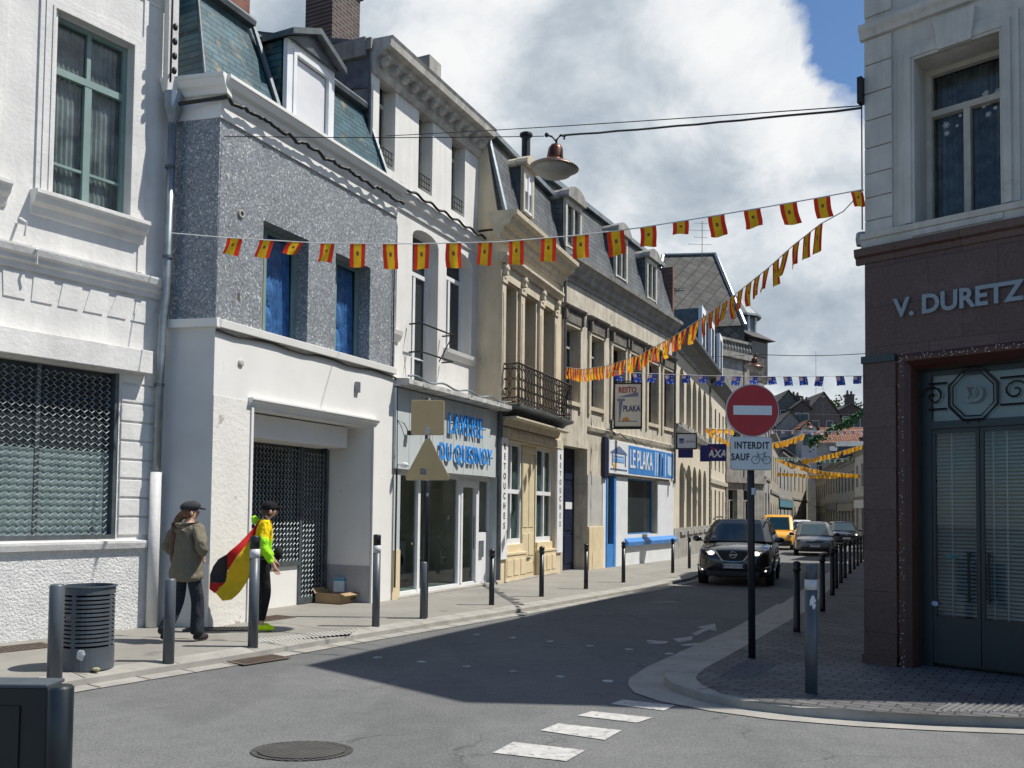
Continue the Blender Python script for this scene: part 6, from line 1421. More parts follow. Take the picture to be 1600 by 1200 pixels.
# litter bin
p = G(136, 1043, PH); rr = 38/FPX*p.y; hh = atY(136, 914, p.y).z-p.z
o = empty('litter_bin', tuple(p), 0, 'round dark grey litter bin with horizontal slats beside the plastered wall', 'litter bin')
MB().lathe([(rr, 0), (rr, hh*.27), (rr-.012, hh*.27), (rr-.012, .02)], n=32).build('base', bollgrey, o)
MB().lathe([(rr, hh*.90), (rr, hh), (rr+.015, hh), (rr+.015, hh*.985), (rr-.02, hh*1.0), (rr-.02, hh*.9)], n=32).build('top_ring', bollgrey, o)
for k in range(12):
    z = hh*(.295+.6*k/12); b = MB(); b.lathe([(rr-.004, z), (rr-.004, z+.026), (rr-.009, z+.026), (rr-.009, z)], n=32); b.build('slat', bollgrey, o)
for k in range(4):
    a = k*math.pi/2-1.7; b = MB(); c = Vector((math.cos(a), math.sin(a), 0)); b.obox(c*(rr-.012)+Vector((0, 0, hh*.6)), c, Vector((-c.y, c.x, 0)), (0, 0, 1), (.006, .02, hh*.35)); b.build('upright', bollgrey, o)
b = MB(); b.ell((0, 0, hh*.38), (rr*.75, rr*.75, hh*.22), 10, 8); rnd = random.Random(2); b.v = [(x*(1+rnd.uniform(-.15, .15)), y*(1+rnd.uniform(-.15, .15)), z+rnd.uniform(-.03, .03)) for x, y, z in b.v]
tag(b.build('rubbish_bag', blackrub, None, loc=tuple(p)), 'black rubbish bag seen through the slats of the bin', 'rubbish bag')
b = MB(); b.ell((-.08, -rr*.62, hh*.62), (.07, .06, .05), 8, 6); tag(b.build('rubbish', mat('red_white_wrapper', (.6, .05, .08), (.6, .58, .55), .6, 12, 0), None, loc=tuple(p)), 'crumpled red and white wrapper inside the litter bin', 'rubbish')
b = MB(); b.ell((.06, -rr-.01, hh*.20), (.04, .008, .05), 8, 6); b.v = [(x+rnd.uniform(-.012, .012), y, z+rnd.uniform(-.01, .01)) for x, y, z in b.v]; b.build('torn_poster', reflband, o)
b = MB(); b.ell((rr*.75, -rr*.8, .02), (.045, .03, .02), 7, 5); tag(b.build('litter', mat('litter_leaf', (.35, .33, .2), (.2, .2, .1), .8, 30, 0), None, loc=tuple(p)), 'scrap of pale litter on the pavement at the foot of the bin', 'litter')
# foreground cabinet and post
Yc = 4.3; z1 = atY(94, 1071, Yc).z; xp = atY(94, 1100, Yc).x
o = empty('metal_planter', (xp, Yc, 0), 0, 'dark metal planter box with a round corner post at the bottom left', 'planter')
bk = mat('near_black_green_metal', (.010, .018, .022), (.007, .012, .016), .35, 2, .08, 50)
b = MB(); b.lathe([(.061, -.05), (.061, z1-.01), (.05, z1)], n=28); q = b.build('corner_post', bk, o, smooth=False)
for pq in q.data.polygons: pq.use_smooth = abs(pq.normal.z) < .5
b = MB(); b.box(-1.3, -.06, -.01, .03, .12, z1-.01); b.box(-1.3, -.06, .10, .13, .12, z1-.01); b.build('side_panels', bk, o, bevel=.006)
b = MB(); b.box(-1.3, -.19, -.02, -.01, .12, z1-.10); b.box(-1.3, -.20, -.026, -.02, z1-.12, z1-.115); b.build('inset_panel', bk, o)
b = MB(); b.box(-1.3, -.055, -.02, .15, z1-.012, z1+.008); b.build('rim', bollgrey, o, bevel=.006)
for k in (-.32, -.42): MB().ell((k, -.015, z1+.004), (.006, .006, .004), 8, 5).build('rivet', reflband, o)
# boxes by the recessed shop
def obx(name, label, px, py, w, d, h, rz, m, cat, lift=0, off=.0):
    p = G(px, py, PH); o = empty(name, (p.x, p.y, p.z+lift), rz, label, cat); return o
kraft = mat('kraft_cardboard', (.36, .25, .14), (.29, .20, .11), .85, 6, .1, 60)
F = B1; ub = F.u(508, .55, 940)
pB = F.W(F.u(535, .55, 940), .55, gz(14.6)+PH)
o = empty('flat_cardboard_box', tuple(pB), F.rz, 'long flat kraft cardboard box lying in the recessed shop entrance', 'box')
b = MB(); w, d, h = .42, .26, .17; b.box(-w, w, -d, -d+.01, 0, h); b.box(-w, w, d-.01, d, 0, h); b.box(-w, -w+.01, -d+.01, d-.01, 0, h); b.box(w-.01, w, -d+.01, d-.01, 0, h); b.box(-w+.01, w-.01, -d+.01, d-.01, 0, .01); b.build('tray', kraft, o)
b = MB(); b.obox((0, -d-.05, h-.01), (1, 0, 0), (0, .9, .3), (0, -.3, .9), (w, .06, .004)); b.obox((0, d+.04, h+.03), (1, 0, 0), (0, .5, .8), (0, -.8, .5), (w, .06, .004)); b.build('flaps', kraft, o)
MB().box(-w*.3, w*.4, -d-.003, -d-.001, .05, .09).build('printed_band', mat('print_dark', (.12, .08, .05), None, .8), o)
pC = F.W(F.u(517, .62, 940), .80, gz(14.5)+PH)
o = empty('small_box', (pB[0]-.02, pB[1]+.1, pB[2]+h), F.rz+.15, 'small blue and white box standing on the flat cardboard box', 'box')
pal = mat('pale_blue_box', (.55, .66, .72), (.45, .56, .64), .6, 5, 0)
MB().box(-.15, .13, -.1, .1, .0, .24).build('carton', pal, o, bevel=.004); MB().box(-.152, .132, -.102, .102, .19, .235).build('blue_lid', mat('box_blue', (.06, .3, .5), None, .6), o); MB().box(-.10, .06, -.104, -.101, .05, .15).build('grey_label', mat('box_label', (.3, .32, .35), None, .6), o)
# ------------------------------------------------------------------ suspended lamps and wires
copper = mat('brown_copper', (.15, .055, .03), (.07, .03, .02), .35, 8, .1, 40, metal=.7)
lens = mat('lamp_lens', (.34, .34, .31), (.26, .26, .24), .4, 5, 0)
def lamp(px, pt, pr, Y, wpx, label, group=None):
    p = atY(px, pr, Y); s = wpx/FPX*Y/2/.33
    o = empty('suspended_street_lamp', tuple(p), 0, label, 'street lamp', group); o.scale = (s, s, s); o.rotation_euler = (R(3), R(4), 0)
    MB().lathe([(.335, -.01), (.33, .01), (.26, .05), (.17, .09), (.12, .12)], n=36).build('shade', copper, o, smooth=True)
    MB().lathe([(.12, .12), (.115, .14), (.10, .26), (.07, .31), (.02, .33)], n=24).build('cap', copper, o, smooth=True)
    MB().lathe([(.305, -.01), (.29, -.035), (.22, -.10), (.12, -.14), (.02, -.155)], n=32).build('lens', lens, o, smooth=True)
    MB().lathe([(.335, -.016), (.343, -.005), (.335, .006), (.305, .0), (.305, -.012)], n=36).build('rim', mat('lamp_rim', (.25, .2, .17), None, .3, metal=.6), o, smooth=True)
    b = MB(); b.tube([(0, 0, .32), (.0, 0, .38), (.05, 0, .45), (.12, 0, .44), (.10, 0, .40)], .018, 6); b.tube([(0, 0, .36), (-.06, 0, .42), (-.14, 0, .44)], .014, 6); b.ell((-.14, 0, .44), (.03, .02, .035), 8, 6); b.build('hanger', blackiron, o)
    return o, p, s
Y = 11.5; l1, lp, ls = lamp(866, 0, 262, Y, 76, 'brown bell shaped street lamp hung from wires high over the street')
hp1 = Vector((lp.x+.11*ls, Y, lp.z+.45*ls)); hp0 = Vector((lp.x-.14*ls, Y, lp.z+.44*ls))
rbp = RB.W(-.03, -.03, RB.z(1347, 171))
wire('span_wire', sag(hp1, rbp, .015, 14, .006), .014, 'thick twisted black wire from the corner building to the brown lamp', 'wire')
wire('span_wire', sag(hp0, B1.W(.05, -.03, B1.z(345, 212)), .02, 8), .006, 'thin wire from the brown lamp to the mosaic house', 'wire')
wire('span_wire', sag(B2.W(.05, .3, B2.z(560, 182, .3)), rbp+Vector((0, 0, .03)), .02, 20), .007, 'thin upper wire crossing from the white house to the corner building', 'wire')
Y2 = 29; l2, lp2, ls2 = lamp(1178, 0, 573, Y2, 30, 'small distant copper street lamp above the no entry sign')
wire('span_wire', sag(Vector((lp2.x, Y2, lp2.z+.44*ls2)), atY(1460, 541, 26.2), .15, 10), .012, 'dark wire holding the distant lamp above the no entry sign', 'wire')
wire('span_wire', sag(Vector((lp2.x, Y2, lp2.z+.44*ls2)), B5.W(.4, -.1, B5.z(1062, 560)), .1, 10), .008, 'thin wire from the distant lamp to the arched window building', 'wire')
l3, lp3, _ = lamp(1263, 0, 668, 55, 17, 'tiny far street lamp in front of the red tiled roof')
wire('span_wire', sag(Vector((lp3.x-3.8, 55.5, lp3.z+.9)), Vector((lp3.x+6, 54.5, lp3.z+1.0)), .12, 8), .012, 'far wire carrying the tiny lamp before the red roof', 'wire')
# ------------------------------------------------------------------ buntings
FR = cloth('flag_red', (.74, .055, .03), .5); FY = cloth('flag_yellow', (.80, .50, .03), .5); FE = cloth('flag_emblem', (.22, .10, .05), .3); FB = cloth('flag_blue', (.04, .10, .50), .45); FW = cloth('flag_white', (.7, .7, .7), .4); FP = cloth('flag_pink', (.66, .30, .42), .4); FO = cloth('flag_orange', (.80, .30, .04), .45); FG = cloth('flag_green', (.05, .35, .12), .4)
cordm = mat('white_cord', (.62, .62, .60), None, .8)
def flag(parent, A, Bp, drop, kind, rnd, lean=0, fold=1.0, lat=0):
    """A-B along the cord, drop = vector down"""
    A, Bp = Vector(A), Vector(Bp); d = (Bp-A); nrm = Vector((-d.y, d.x, 0)).normalized(); dn = Vector(drop)
    b = MB(); nu, nv = 12, 6; ph = rnd.uniform(0, 6.28); am = rnd.uniform(.005, .016)*fold; sk_ = Vector((rnd.uniform(-.012, .012), 0, 0))
    P = {}
    for i in range(nu+1):
        for j in range(nv+1):
            u, v = i/nu, j/nv; q = A+d*u+dn*v+sk_*v+Vector((0, 0, .008*math.sin(ph*2+u*3)*v))+nrm*(am*math.sin(ph+u*5+v*2)*v*2+lat*v*v) + d.normalized()*(am*.8*math.sin(ph+v*4)*v); P[i, j] = q
    for i in range(nu):
        for j in range(nv):
            u = (i+.5)/nu; v = (j+.5)/nv
            if kind == 'es':
                b.k = 0 if (u < .25 or u > .75) else 1
                if .38 < u < .62 and .30 < v < .52: b.k = 2
            elif kind == 'nz':
                b.k = 0
                if u < .5 and v < .5: b.k = 2 if (i == 2 or j == 1) else 1
                elif (i, j) in ((9, 1), (8, 3), (10, 3), (9, 5), (3, 5)): b.k = 3
            else: b.k = 0 if i < nu/2 else 1
            b.face([P[i, j], P[i+1, j], P[i+1, j+1], P[i, j+1]])
    ms = {'es': [FR, FY, FE], 'nz': [FB, FP, FW, FW], 'or': [FO, FY], 'gr': [FG, FW], 'mx': [FW, FP], 'ye': [FY, FO]}[kind]
    o = b.build('flag', ms, parent, smooth=False)
    # material indices survive because the quads keep their order
    return o
def bunting(label, pts, flags, cordr, kind, cat='bunting', seed=1, free=None):
    rnd = random.Random(seed); o = empty('bunting', tuple(pts[0]), 0, label, cat, 'strings of flags across the street'); o0 = Vector(pts[0])
    b = MB(); b.tube([Vector(p)-o0 for p in pts], cordr, 5); b.build('cord', cordm, o)
    for (a, c_, dr, lat) in flags: flag(o, Vector(a)-o0, Vector(c_)-o0, dr, kind, rnd, lat=lat)
    return o
# first string: from the drainpipe junction to the corner building
Lp = Vector((Q[0]+.2, Q[1]-.3, 0)); Rp = RB.W(-.04, -.05, 0)
def vert(px, py, T):         # point on the vertical plane through Lp-Rp
    d2 = Vector((Rp.x-Lp.x, Rp.y-Lp.y)); n2 = Vector((-d2.y, d2.x)); r_ = ray(px, py); t = (Vector((Lp.x, Lp.y))).dot(n2)/Vector((r_.x, r_.y)).dot(n2); return O+r_*t
ctrl = [(266, 364), (350, 371), (500, 380), (650, 381), (780, 378), (900, 368), (1000, 356), (1100, 340), (1200, 323), (1280, 309), (1349, 296)]
cp = [vert(*c, 0) for c in ctrl]
def ycord(px):
    for (a, ya), (c_, yc) in zip(ctrl, ctrl[1:]):
        if a <= px <= c_: return ya+(yc-ya)*(px-a)/(c_-a)
fl = []
for (xa, xb, yb, sk) in ((355, 379, 398, -8), (406, 428, 402, -8), (451, 474, 397, -10), (501, 523, 410, -5), (547, 571, 417, -1), (598, 621, 420, 0), (647, 671, 421, 0), (697, 721, 419, 0), (747, 769, 414, 0), (795, 818, 413, 1), (845, 869, 408, 1), (895, 920, 404, 2), (948, 975, 399, 2), (1000, 1025, 385, 1), (1051, 1076, 366, 0), (1106, 1132, 369, 4), (1162, 1188, 355, 4), (1218, 1245, 351, 5), (1271, 1297, 341, 6), (1329, 1347, 322, 8)):
    a, c_ = vert(xa, ycord(xa), 0), vert(xb, ycord(xb), 0); dn = vert((xa+xb)/2+sk, yb, 0)-vert((xa+xb)/2, ycord((xa+xb)/2), 0); fl.append((a, c_, dn, .0))
bunting('long string of red and yellow flags crossing from the drainpipe to the corner building', cp, fl, .007, 'es')
# second string: corner building down to the balcony
e0 = RB.W(-.04, -.05, 0); e1 = B3.W(B3.L*.93, -.5, 0)
def vert2(px, py):
    d2 = Vector((e1.x-e0.x, e1.y-e0.y)); n2 = Vector((-d2.y, d2.x)); r_ = ray(px, py); t = (Vector((e0.x, e0.y))).dot(n2)/Vector((r_.x, r_.y)).dot(n2); return O+r_*t
ctrl2 = [(1349, 297), (1318, 330), (1282, 350), (1240, 383), (1200, 419), (1150, 459), (1100, 495), (1050, 527), (1000, 554), (950, 571), (910, 577), (874, 573)]
cp2 = [vert2(*c) for c in ctrl2]
fl = []; seg = []
tot = [0]
for a, c_ in zip(cp2, cp2[1:]): tot.append(tot[-1]+(c_-a).length)
def at_len(s):
    for i in range(len(cp2)-1):
        if tot[i] <= s <= tot[i+1]+1e-6: return cp2[i].lerp(cp2[i+1], (s-tot[i])/(tot[i+1]-tot[i]))
    return cp2[-1]
s = (cp2[2]-cp2[0]).length-.05; k = 0; rnd = random.Random(11)
while s < tot[-1]-.25:
    a, c_ = at_len(s+.19), at_len(s); dn = Vector((rnd.uniform(-.07, -.02), rnd.uniform(-.03, .03), -.32*rnd.uniform(.92, 1.04))); fl.append((a, c_, dn, rnd.uniform(-.03, .09))); s += .285; k += 1
bunting('string of red and yellow flags rising from the iron balcony to the corner building', cp2, fl, .007, 'es', seed=4)
# third: blue flags
def str_(label, ctrl, Ya, Yb, xs, wp, hp, kind, seed, cr=.008, skew=3):
    P = []
    xa, xb = ctrl[0][0], ctrl[-1][0]; f = lambda px, py: atY(px, py, Ya+(Yb-Ya)*(px-xa)/(xb-xa))
    def yc(px):
        for (a, ya), (c_, yb) in zip(ctrl, ctrl[1:]):
            if a <= px <= c_: return ya+(yb-ya)*(px-a)/(c_-a)
        return ctrl[-1][1]
    rnd = random.Random(seed); fl = []
    for x in xs:
        a, c_ = f(x-wp/2, yc(x-wp/2)), f(x+wp/2, yc(x+wp/2)); m = x+rnd.uniform(-skew, skew); hq = hp*rnd.uniform(.85, 1.1)
        fl.append((a, c_, f(m, yc(x)+hq)-f(x, yc(x)), rnd.uniform(-.06, .06)))
    return bunting(label, [f(*c) for c in ctrl], fl, cr, kind, seed=seed)
str_('string of small blue flags with pale crosses behind the no entry sign', [(950, 579), (1000, 583), (1100, 587), (1200, 588.5), (1347, 587.5), (1400, 586)], 25.2, 25.2, [966, 994, 1020, 1046, 1072, 1098, 1126, 1151, 1177, 1205, 1230, 1254, 1281, 1312, 1340], 13, 14, 'nz', 5)
str_('orange pennants left of the no entry sign before the stone house', [(1103, 669), (1125, 683), (1146, 694)], 34, 38, [1108+5.5*k for k in range(7)], 5, 9, 'or', 6)
str_('short upper string of orange flags beside the round sign', [(1103, 669), (1146, 671)], 34, 38, [1107+9*k for k in range(5)], 7, 8, 'or', 7)
str_('string of orange and red flags right of the bicycle panel', [(1203, 693), (1228, 688), (1256, 678)], 44, 46, [1207+6*k for k in range(9)], 5.5, 10, 'or', 8)
str_('string of pink and white flags high across the far street', [(1203, 672), (1280, 674), (1352, 673)], 48, 48, [1208+15.5*k for k in range(10)], 6, 6, 'mx', 9, skew=1)
str_('far orange flags rising to the right edge of the street', [(1210, 720), (1270, 716), (1310, 706), (1352, 694)], 58, 54, [1256+6.3*k for k in range(15)], 5.5, 8, 'or', 10, skew=2)
str_('far yellow flags sloping down from the bicycle panel', [(1206, 712), (1240, 726), (1290, 737), (1352, 742)], 60, 56, [1216+6.4*k for k in range(20)], 5, 6, 'ye', 12, skew=2)
str_('lowest far string of bright yellow orange flags', [(1212, 738), (1280, 742), (1352, 741)], 62, 62, [1217+6.6*k for k in range(20)], 5, 6, 'ye', 13, skew=2)
str_('far string with green and white flags above the yellow van', [(1203, 714), (1250, 716), (1300, 718), (1352, 713)], 64, 64, [1206+5*k for k in range(9)]+[1260+9*k for k in range(9)], 4.5, 5, 'gr', 14, skew=2)
# leafy garland
rnd = random.Random(21); gpts = [atY(px, py, 57+(px-1265)*-.03) for px, py in ((1264, 688), (1278, 680), (1300, 667), (1320, 658), (1338, 645), (1362, 632))]
o = empty('leaf_garland', tuple(gpts[0]), 0, 'drooping green leaf garland crossing the far street below the red roof', 'garland'); g0 = gpts[0]
MB().tube([p-g0 for p in gpts], .02, 4).build('cord', cordm, o)
b = MB()
for k in range(700):
    t = rnd.random()*(len(gpts)-1); i = int(t); c = gpts[i].lerp(gpts[i+1], t-i)-g0+Vector((rnd.gauss(0, .12), rnd.gauss(0, .15), -abs(rnd.gauss(0, .28)))); a = Vector((rnd.gauss(0, 1), rnd.gauss(0, 1), rnd.gauss(0, 1))).normalized()*.13; d = a.cross(Vector((rnd.gauss(0, 1), rnd.gauss(0, 1), rnd.gauss(0, 1)))).normalized()*.07; b.face([c-a, c+d, c+a, c-d])
b.build('leaves', mat('garland_green', (.06, .20, .07), (.03, .11, .04), .6, 5, 0), o)
# ------------------------------------------------------------------ vehicles
def carpaint(name, c, metal=.3, rough=.25):
    m, n, b = nt(name); MATS[name] = m; v = coords(n)
    L(n, mixc(n, .25, c, ramp(n, noise(n, v, 1.5, 5), [(.35, .7), (.65, 1.1)]), 'MULTIPLY'), b.inputs['Base Color'])
    b.inputs['Metallic'].default_value = metal; b.inputs['Roughness'].default_value = rough; b.inputs['Coat Weight'].default_value = 1; b.inputs['Coat Roughness'].default_value = .04
    return m
chrome = mat('chrome', (.6, .6, .6), (.5, .5, .5), .12, 5, 0, metal=1)
plas = mat('black_plastic', (.014, .014, .015), (.02, .02, .02), .55, 8, .05, 80)
platem = mat('plate_white', (.68, .68, .66), (.6, .6, .58), .4, 5, 0)
lampglass = mat('headlamp_glass', (.35, .37, .40), (.2, .22, .25), .1, 9, 0, metal=.7)
hl_on = emit('headlight_glow', (1, .90, .70), 1.5)
seatm = mat('car_interior', (.03, .03, .032), None, .8)
def loft(b, rings):
    n = len(rings[0]); base = []
    for rg in rings:
        base.append(len(b.v)); b.v += [tuple(p) for p in rg]
    for a, c in zip(base, base[1:]):
        for k in range(n): b.f.append((a+k, a+(k+1) % n, c+(k+1) % n, c+k)); b.m.append(b.k)
    b.f.append(tuple(base[0]+k for k in range(n))); b.m.append(0); b.f.append(tuple(base[-1]+k for k in range(n))); b.m.append(0)
def car(name, label, pos, hd, W, Ln, H, paint, prof, cab, plate='', lights=False, suv=False, van=False, wr=.32, group='cars driving along the narrow street', grille='V'):
    """local +x is forward; prof: (s, halfwidth factor, bottom, top)"""
    d = Vector((hd[0], hd[1])).normalized(); rz = math.atan2(d.y, d.x)
    o = empty(name, (pos[0], pos[1], gz(pos[1])), rz, label, 'car' if not van else 'van', group)
    X = lambda s: Ln/2-s*Ln
    b = MB(); rings = []
    for s, wf, zb, zt in prof:
        w = W/2*wf; x = X(s); h = zt-zb
        half = [(0, zb), (w*.80, zb), (w*.96, zb+.06), (w*1.0, zb+h*.35), (w*.995, zb+h*.62), (w*.955, zt-.07*min(1, h)), (w*.84, zt-.015), (w*.45, zt+.012), (0, zt+.018)]
        rings.append([(x, y, z) for y, z in half]+[(x, -y, z) for y, z in half[-2:0:-1]])
    loft(b, rings)
    body = b.build('body', paint, o, smooth=True, subsurf=1)
    wx = [Ln/2-.19*Ln-.02, -Ln/2+.19*Ln]
    # wheel arches cut with a boolean, evaluated at once
    cut = MB()
    for x in wx:
        for s in (-1, 1):
            ring0 = [(x+(wr+.055)*math.cos(2*math.pi*k/24), s*(W/2-.26), wr+(wr+.055)*math.sin(2*math.pi*k/24)) for k in range(24)]
            cut.ext(ring0, (0, s*.5, 0))
    cu = cut.build('cutter', plas); cu.location = o.location; cu.rotation_euler = o.rotation_euler
    bpy.context.view_layer.update()
    md = body.modifiers.new('arches', 'BOOLEAN'); md.object = cu; md.operation = 'DIFFERENCE'; md.solver = 'EXACT'
    dg = bpy.context.evaluated_depsgraph_get(); me = bpy.data.meshes.new_from_object(body.evaluated_get(dg)); body.modifiers.clear(); body.data = me
    bpy.data.objects.remove(cu)
    me.materials.clear(); me.materials.append(paint); me.materials.append(plas)
    for p in me.polygons:
        p.material_index = 0; c_ = p.center
        for x in wx:
            if (Vector((c_.x-x, c_.z-wr))).length < wr+.056 and abs(c_.y) < W/2-.02 and abs(c_.y) > W/2-.27 and (Vector((c_.x-x, c_.z-wr))).length > 0.0: p.material_index = 1
    # cabin
    (xa, xb, xc, xd, zb, wb, wt, ztf) = cab
    xa, xb, xc, xd = (X(v) for v in (xa, xb, xc, xd)); wb *= W/2; wt *= W/2; z1, z2 = H-.10, H
    levels = []
    for t, zz in ((0, zb-.06), (0, zb), (1, z1), (1.0, z2)):
        w = wb+(wt-wb)*t; f = xa+(xb-xa)*t; rr = xd+(xc-xd)*t
        if zz == z2: f -= .16; rr += .14; w -= .10
        k = []
        for (x, y) in ((f, w*.80), (f-.10, w), (rr+.10, w), (rr, w*.86)): k.append((x, y, zz))
        levels.append(k+[(x, -y, z) for x, y, z in k[::-1]])
    levels.append([(x*.9+(xb+xc)/2*.1, y*.6, H+.015) for x, y, z in levels[-1]])
    b = MB(); loft(b, levels); cabm = b.build('roof', paint, o, smooth=False, bevel=.035)
    # glass
    def quad(name, P, m, par=o, off=.0):
        b = MB(); P = [Vector(p) for p in P]; nrm = (P[1]-P[0]).cross(P[2]-P[0]).normalized(); k = 8
        cc = sum(P, Vector())/4
        if nrm.dot(cc-Vector(((xb+xc)/2, 0, zb))) < 0: nrm = -nrm
        b.ext([p+nrm*.004 for p in P], nrm*.012); return b.build(name, m, par, bevel=.004)
    lerp = lambda a, c, t: Vector(a).lerp(Vector(c), t)
    F0 = (xa, wb*.80, zb); F1 = (xb, (wb+(wt-wb))*.80, z1)
    A0, A1 = Vector((xa, wb*.8, zb)), Vector((xb, wt*.8, z1)); m0, m1 = .03, .97
    a = A0.lerp(A1, m0); c = A0.lerp(A1, m1)
    ws_ = quad('windscreen', [(a.x, -a.y+.03, a.z), (a.x, a.y-.03, a.z), (c.x, c.y-.03, c.z), (c.x, -c.y+.03, c.z)], glassb)
    R0, R1 = Vector((xd, wb*.86, zb)), Vector((xc, wt*.86, z1)); a = R0.lerp(R1, .12); c = R0.lerp(R1, .95)
    quad('rear_window', [(a.x, -a.y+.05, a.z), (a.x, a.y-.05, a.z), (c.x, c.y-.05, c.z), (c.x, -c.y+.05, c.z)], glassb)
    for s in (-1, 1):
        S0, S1 = Vector((xa-.10, wb, zb)), Vector((xb-.10, wt, z1)); T0, T1 = Vector((xd+.10, wb, zb)), Vector((xc+.10, wt, z1))
        cuts = [0.02, .46, .50, .94] if not van else [.02, .42]
        for i in range(0, len(cuts), 2):
            pts = []
            for (u_, v_) in ((cuts[i], .08), (cuts[i+1], .08), (cuts[i+1], .90), (cuts[i], .90)):
                p = S0.lerp(T0, u_).lerp(S1.lerp(T1, u_), v_); pts.append((p.x, p.y*s, p.z))
            quad('side_window', pts, glassb)
        x = X(cab[0])-.12; b = MB(); b.ell((x-.02, s*(W/2+.09), zb+.06), (.07, .12, .075), 12, 8); b.box(x-.05, x+.01, min(s*(W/2-.06), s*(W/2+.04)), max(s*(W/2-.06), s*(W/2+.04)), zb-.0, zb+.04); b.build('wing_mirror', paint if suv else plas, o, smooth=True)
        for x in wx:
            b = MB(); M = Matrix.Rotation(math.pi/2, 3, 'X'); b.lathe([(wr*.62, 0), (wr*.97, .005), (wr, .03), (wr, .18), (wr*.97, .2), (wr*.6, .2)], n=28); b.v = [tuple(M @ Vector(v)) for v in b.v]
            yw = s*(W/2-.015) if s > 0 else s*(W/2-.215); b.v = [(vx+x, vy+(W/2-.015 if s > 0 else -(W/2-.215)), vz+wr) for vx, vy, vz in b.v]
            wh = b.build('wheel', blackrub, o, smooth=False)
            b = MB(); b.lathe([(wr*.60, .0), (wr*.60, .02), (wr*.16, .035), (wr*.1, .04)], n=20); sgn = -1 if s > 0 else 1
            b.v = [(vx+x, s*(W/2-.03)+s*(vy*0)+(s*(vz-.03)), vy+wr) for vx, vy, vz in b.v]; rm = b.build('rim', zinc, wh)
            b = MB()
            for k in range(5): a_ = k*2*math.pi/5+.3; b.obox((x+math.cos(a_)*wr*.36, s*(W/2-.005), wr+math.sin(a_)*wr*.36), (math.cos(a_), 0, math.sin(a_)), (0, 1, 0), (-math.sin(a_), 0, math.cos(a_)), (wr*.24, .010, .03))
            b.build('spokes', chrome, wh)
    xf = Ln/2
    fz = prof[0][2]; ft = prof[0][3]
    if plate:
        pz = .50 if suv else .46
        if van: pz = .42
        q = MB().box(xf-.03, xf+.030, -.26, .26, pz-.055, pz+.055).build('number_plate', platem, o, bevel=.004)
        text('plate_lettering', plate, .105, ink, q, (xf+.034, 0, pz), rot=(math.pi/2, 0, math.pi/2), ext=.001, bold=-.002, sx=.88)
        for s in (-1, 1): MB().box(xf+.028, xf+.032, s*.26-(.04 if s > 0 else 0), s*.26+(0 if s > 0 else .04), pz-.05, pz+.05).build('blue_strip', axanavy, q)
    return o, X, xf
dark = carpaint('black_car_paint', (.006, .007, .012), .2, .2)
def steer(o, x, z, y=.35):
    b = MB(); b.tube([(x+.05*math.sin(a*math.pi/8), y+.17*math.cos(a*math.pi/8), z+.17*math.sin(a*math.pi/8)) for a in range(17)], .016, 5, False)
# black SUV
prof = [(0.0, .62, .36, .66), (.012, .80, .28, .80), (.04, .92, .22, .90), (.12, .985, .20, .985), (.25, 1, .20, 1.055), (.32, 1, .20, 1.07), (.6, 1, .20, 1.09), (.85, .99, .22, 1.12), (.96, .93, .28, 1.10), (1, .80, .38, 1.0)]
hd = (-.335, -.94); fx, fy = 5.32, 20.75; dd_ = Vector(hd).normalized(); pos = (fx-dd_.x*2.2, fy-dd_.y*2.2)
o, X, xf = car('car', 'black sport utility car with lit headlights coming down the street', pos, hd, 1.84, 4.40, 1.60, dark, prof, (.235, .40, .86, .985, 1.05, .93, .76, 0), 'WW 420 BS', suv=True, wr=.35)
b = MB(); b.plate([(-.36, .86), (.36, .86), (.30, .66), (.20, .56), (-.20, .56), (-.30, .66)], 0, .03); b.v = [(xf-.035+y, x, z) for x, y, z in b.v]; gr = b.build('grille', plas, o)
b = MB()
for s in (-1, 1): b.tube([(xf-.03, s*.47, .90), (xf+.0, s*.36, .78), (xf+.012, s*.25, .63), (xf+.015, s*.17, .60)], .020, 6)
b.tube([(xf+.015, -.17, .60), (xf+.015, .17, .60)], .020, 6); b.build('chrome_strip', chrome, gr)
b = MB(); b.tube([(xf+.015, .075*math.cos(a*math.pi/10), .765+.075*math.sin(a*math.pi/10)) for a in range(21)], .013, 6, False); b.box(xf+.005, xf+.025, -.095, .095, .75, .78); b.build('round_emblem', chrome, gr)
MB().box(xf-.06, xf+.012, -.62, .62, .25, .38).build('lower_intake', plas, o, bevel=.02)
for s in (-1, 1):
    M = Matrix.Rotation(-s*R(52), 3, 'Z') @ Matrix.Rotation(s*R(8), 3, 'X'); b = MB(); b.ell((xf-.13, s*.66, .835), (.07, .20, .065), 14, 8, M); h = b.build('headlight', lampglass, o, smooth=True)
    b = MB(); b.ell((xf-.07, s*.53, .80), (.05, .085, .055), 10, 8); b.build('lit_bulb', hl_on, h, smooth=True)
    b = MB(); b.ell((xf-.11, s*.70, .40), (.04, .07, .035), 10, 6); b.build('fog_light', emit('fog_glow', (1, .95, .85), 1.2), o, smooth=True)
    b = MB(); b.tube([(xf-.16, s*.86, .50), (xf-.08, s*.72, .47)], .018, 6); b.build('bumper_trim', chrome, o)
    b = MB(); b.tube([(X(.40), s*.66, 1.60), (X(.44), s*.66, 1.655), (X(.82), s*.66, 1.66), (X(.88), s*.64, 1.60)], .022, 6); b.build('roof_rail', chrome, o)
b = MB(); b.box(X(.236)-.01, X(.236)+.05, -.70, .70, 1.055, 1.075); b.build('wiper_cowl', plas, o)
# small inspection sticker and steering wheel behind glass are below pixel size except the sticker
MB().box(X(.262), X(.262)+.012, -.64, -.54, 1.13, 1.19).build('windscreen_sticker', reflband, o)
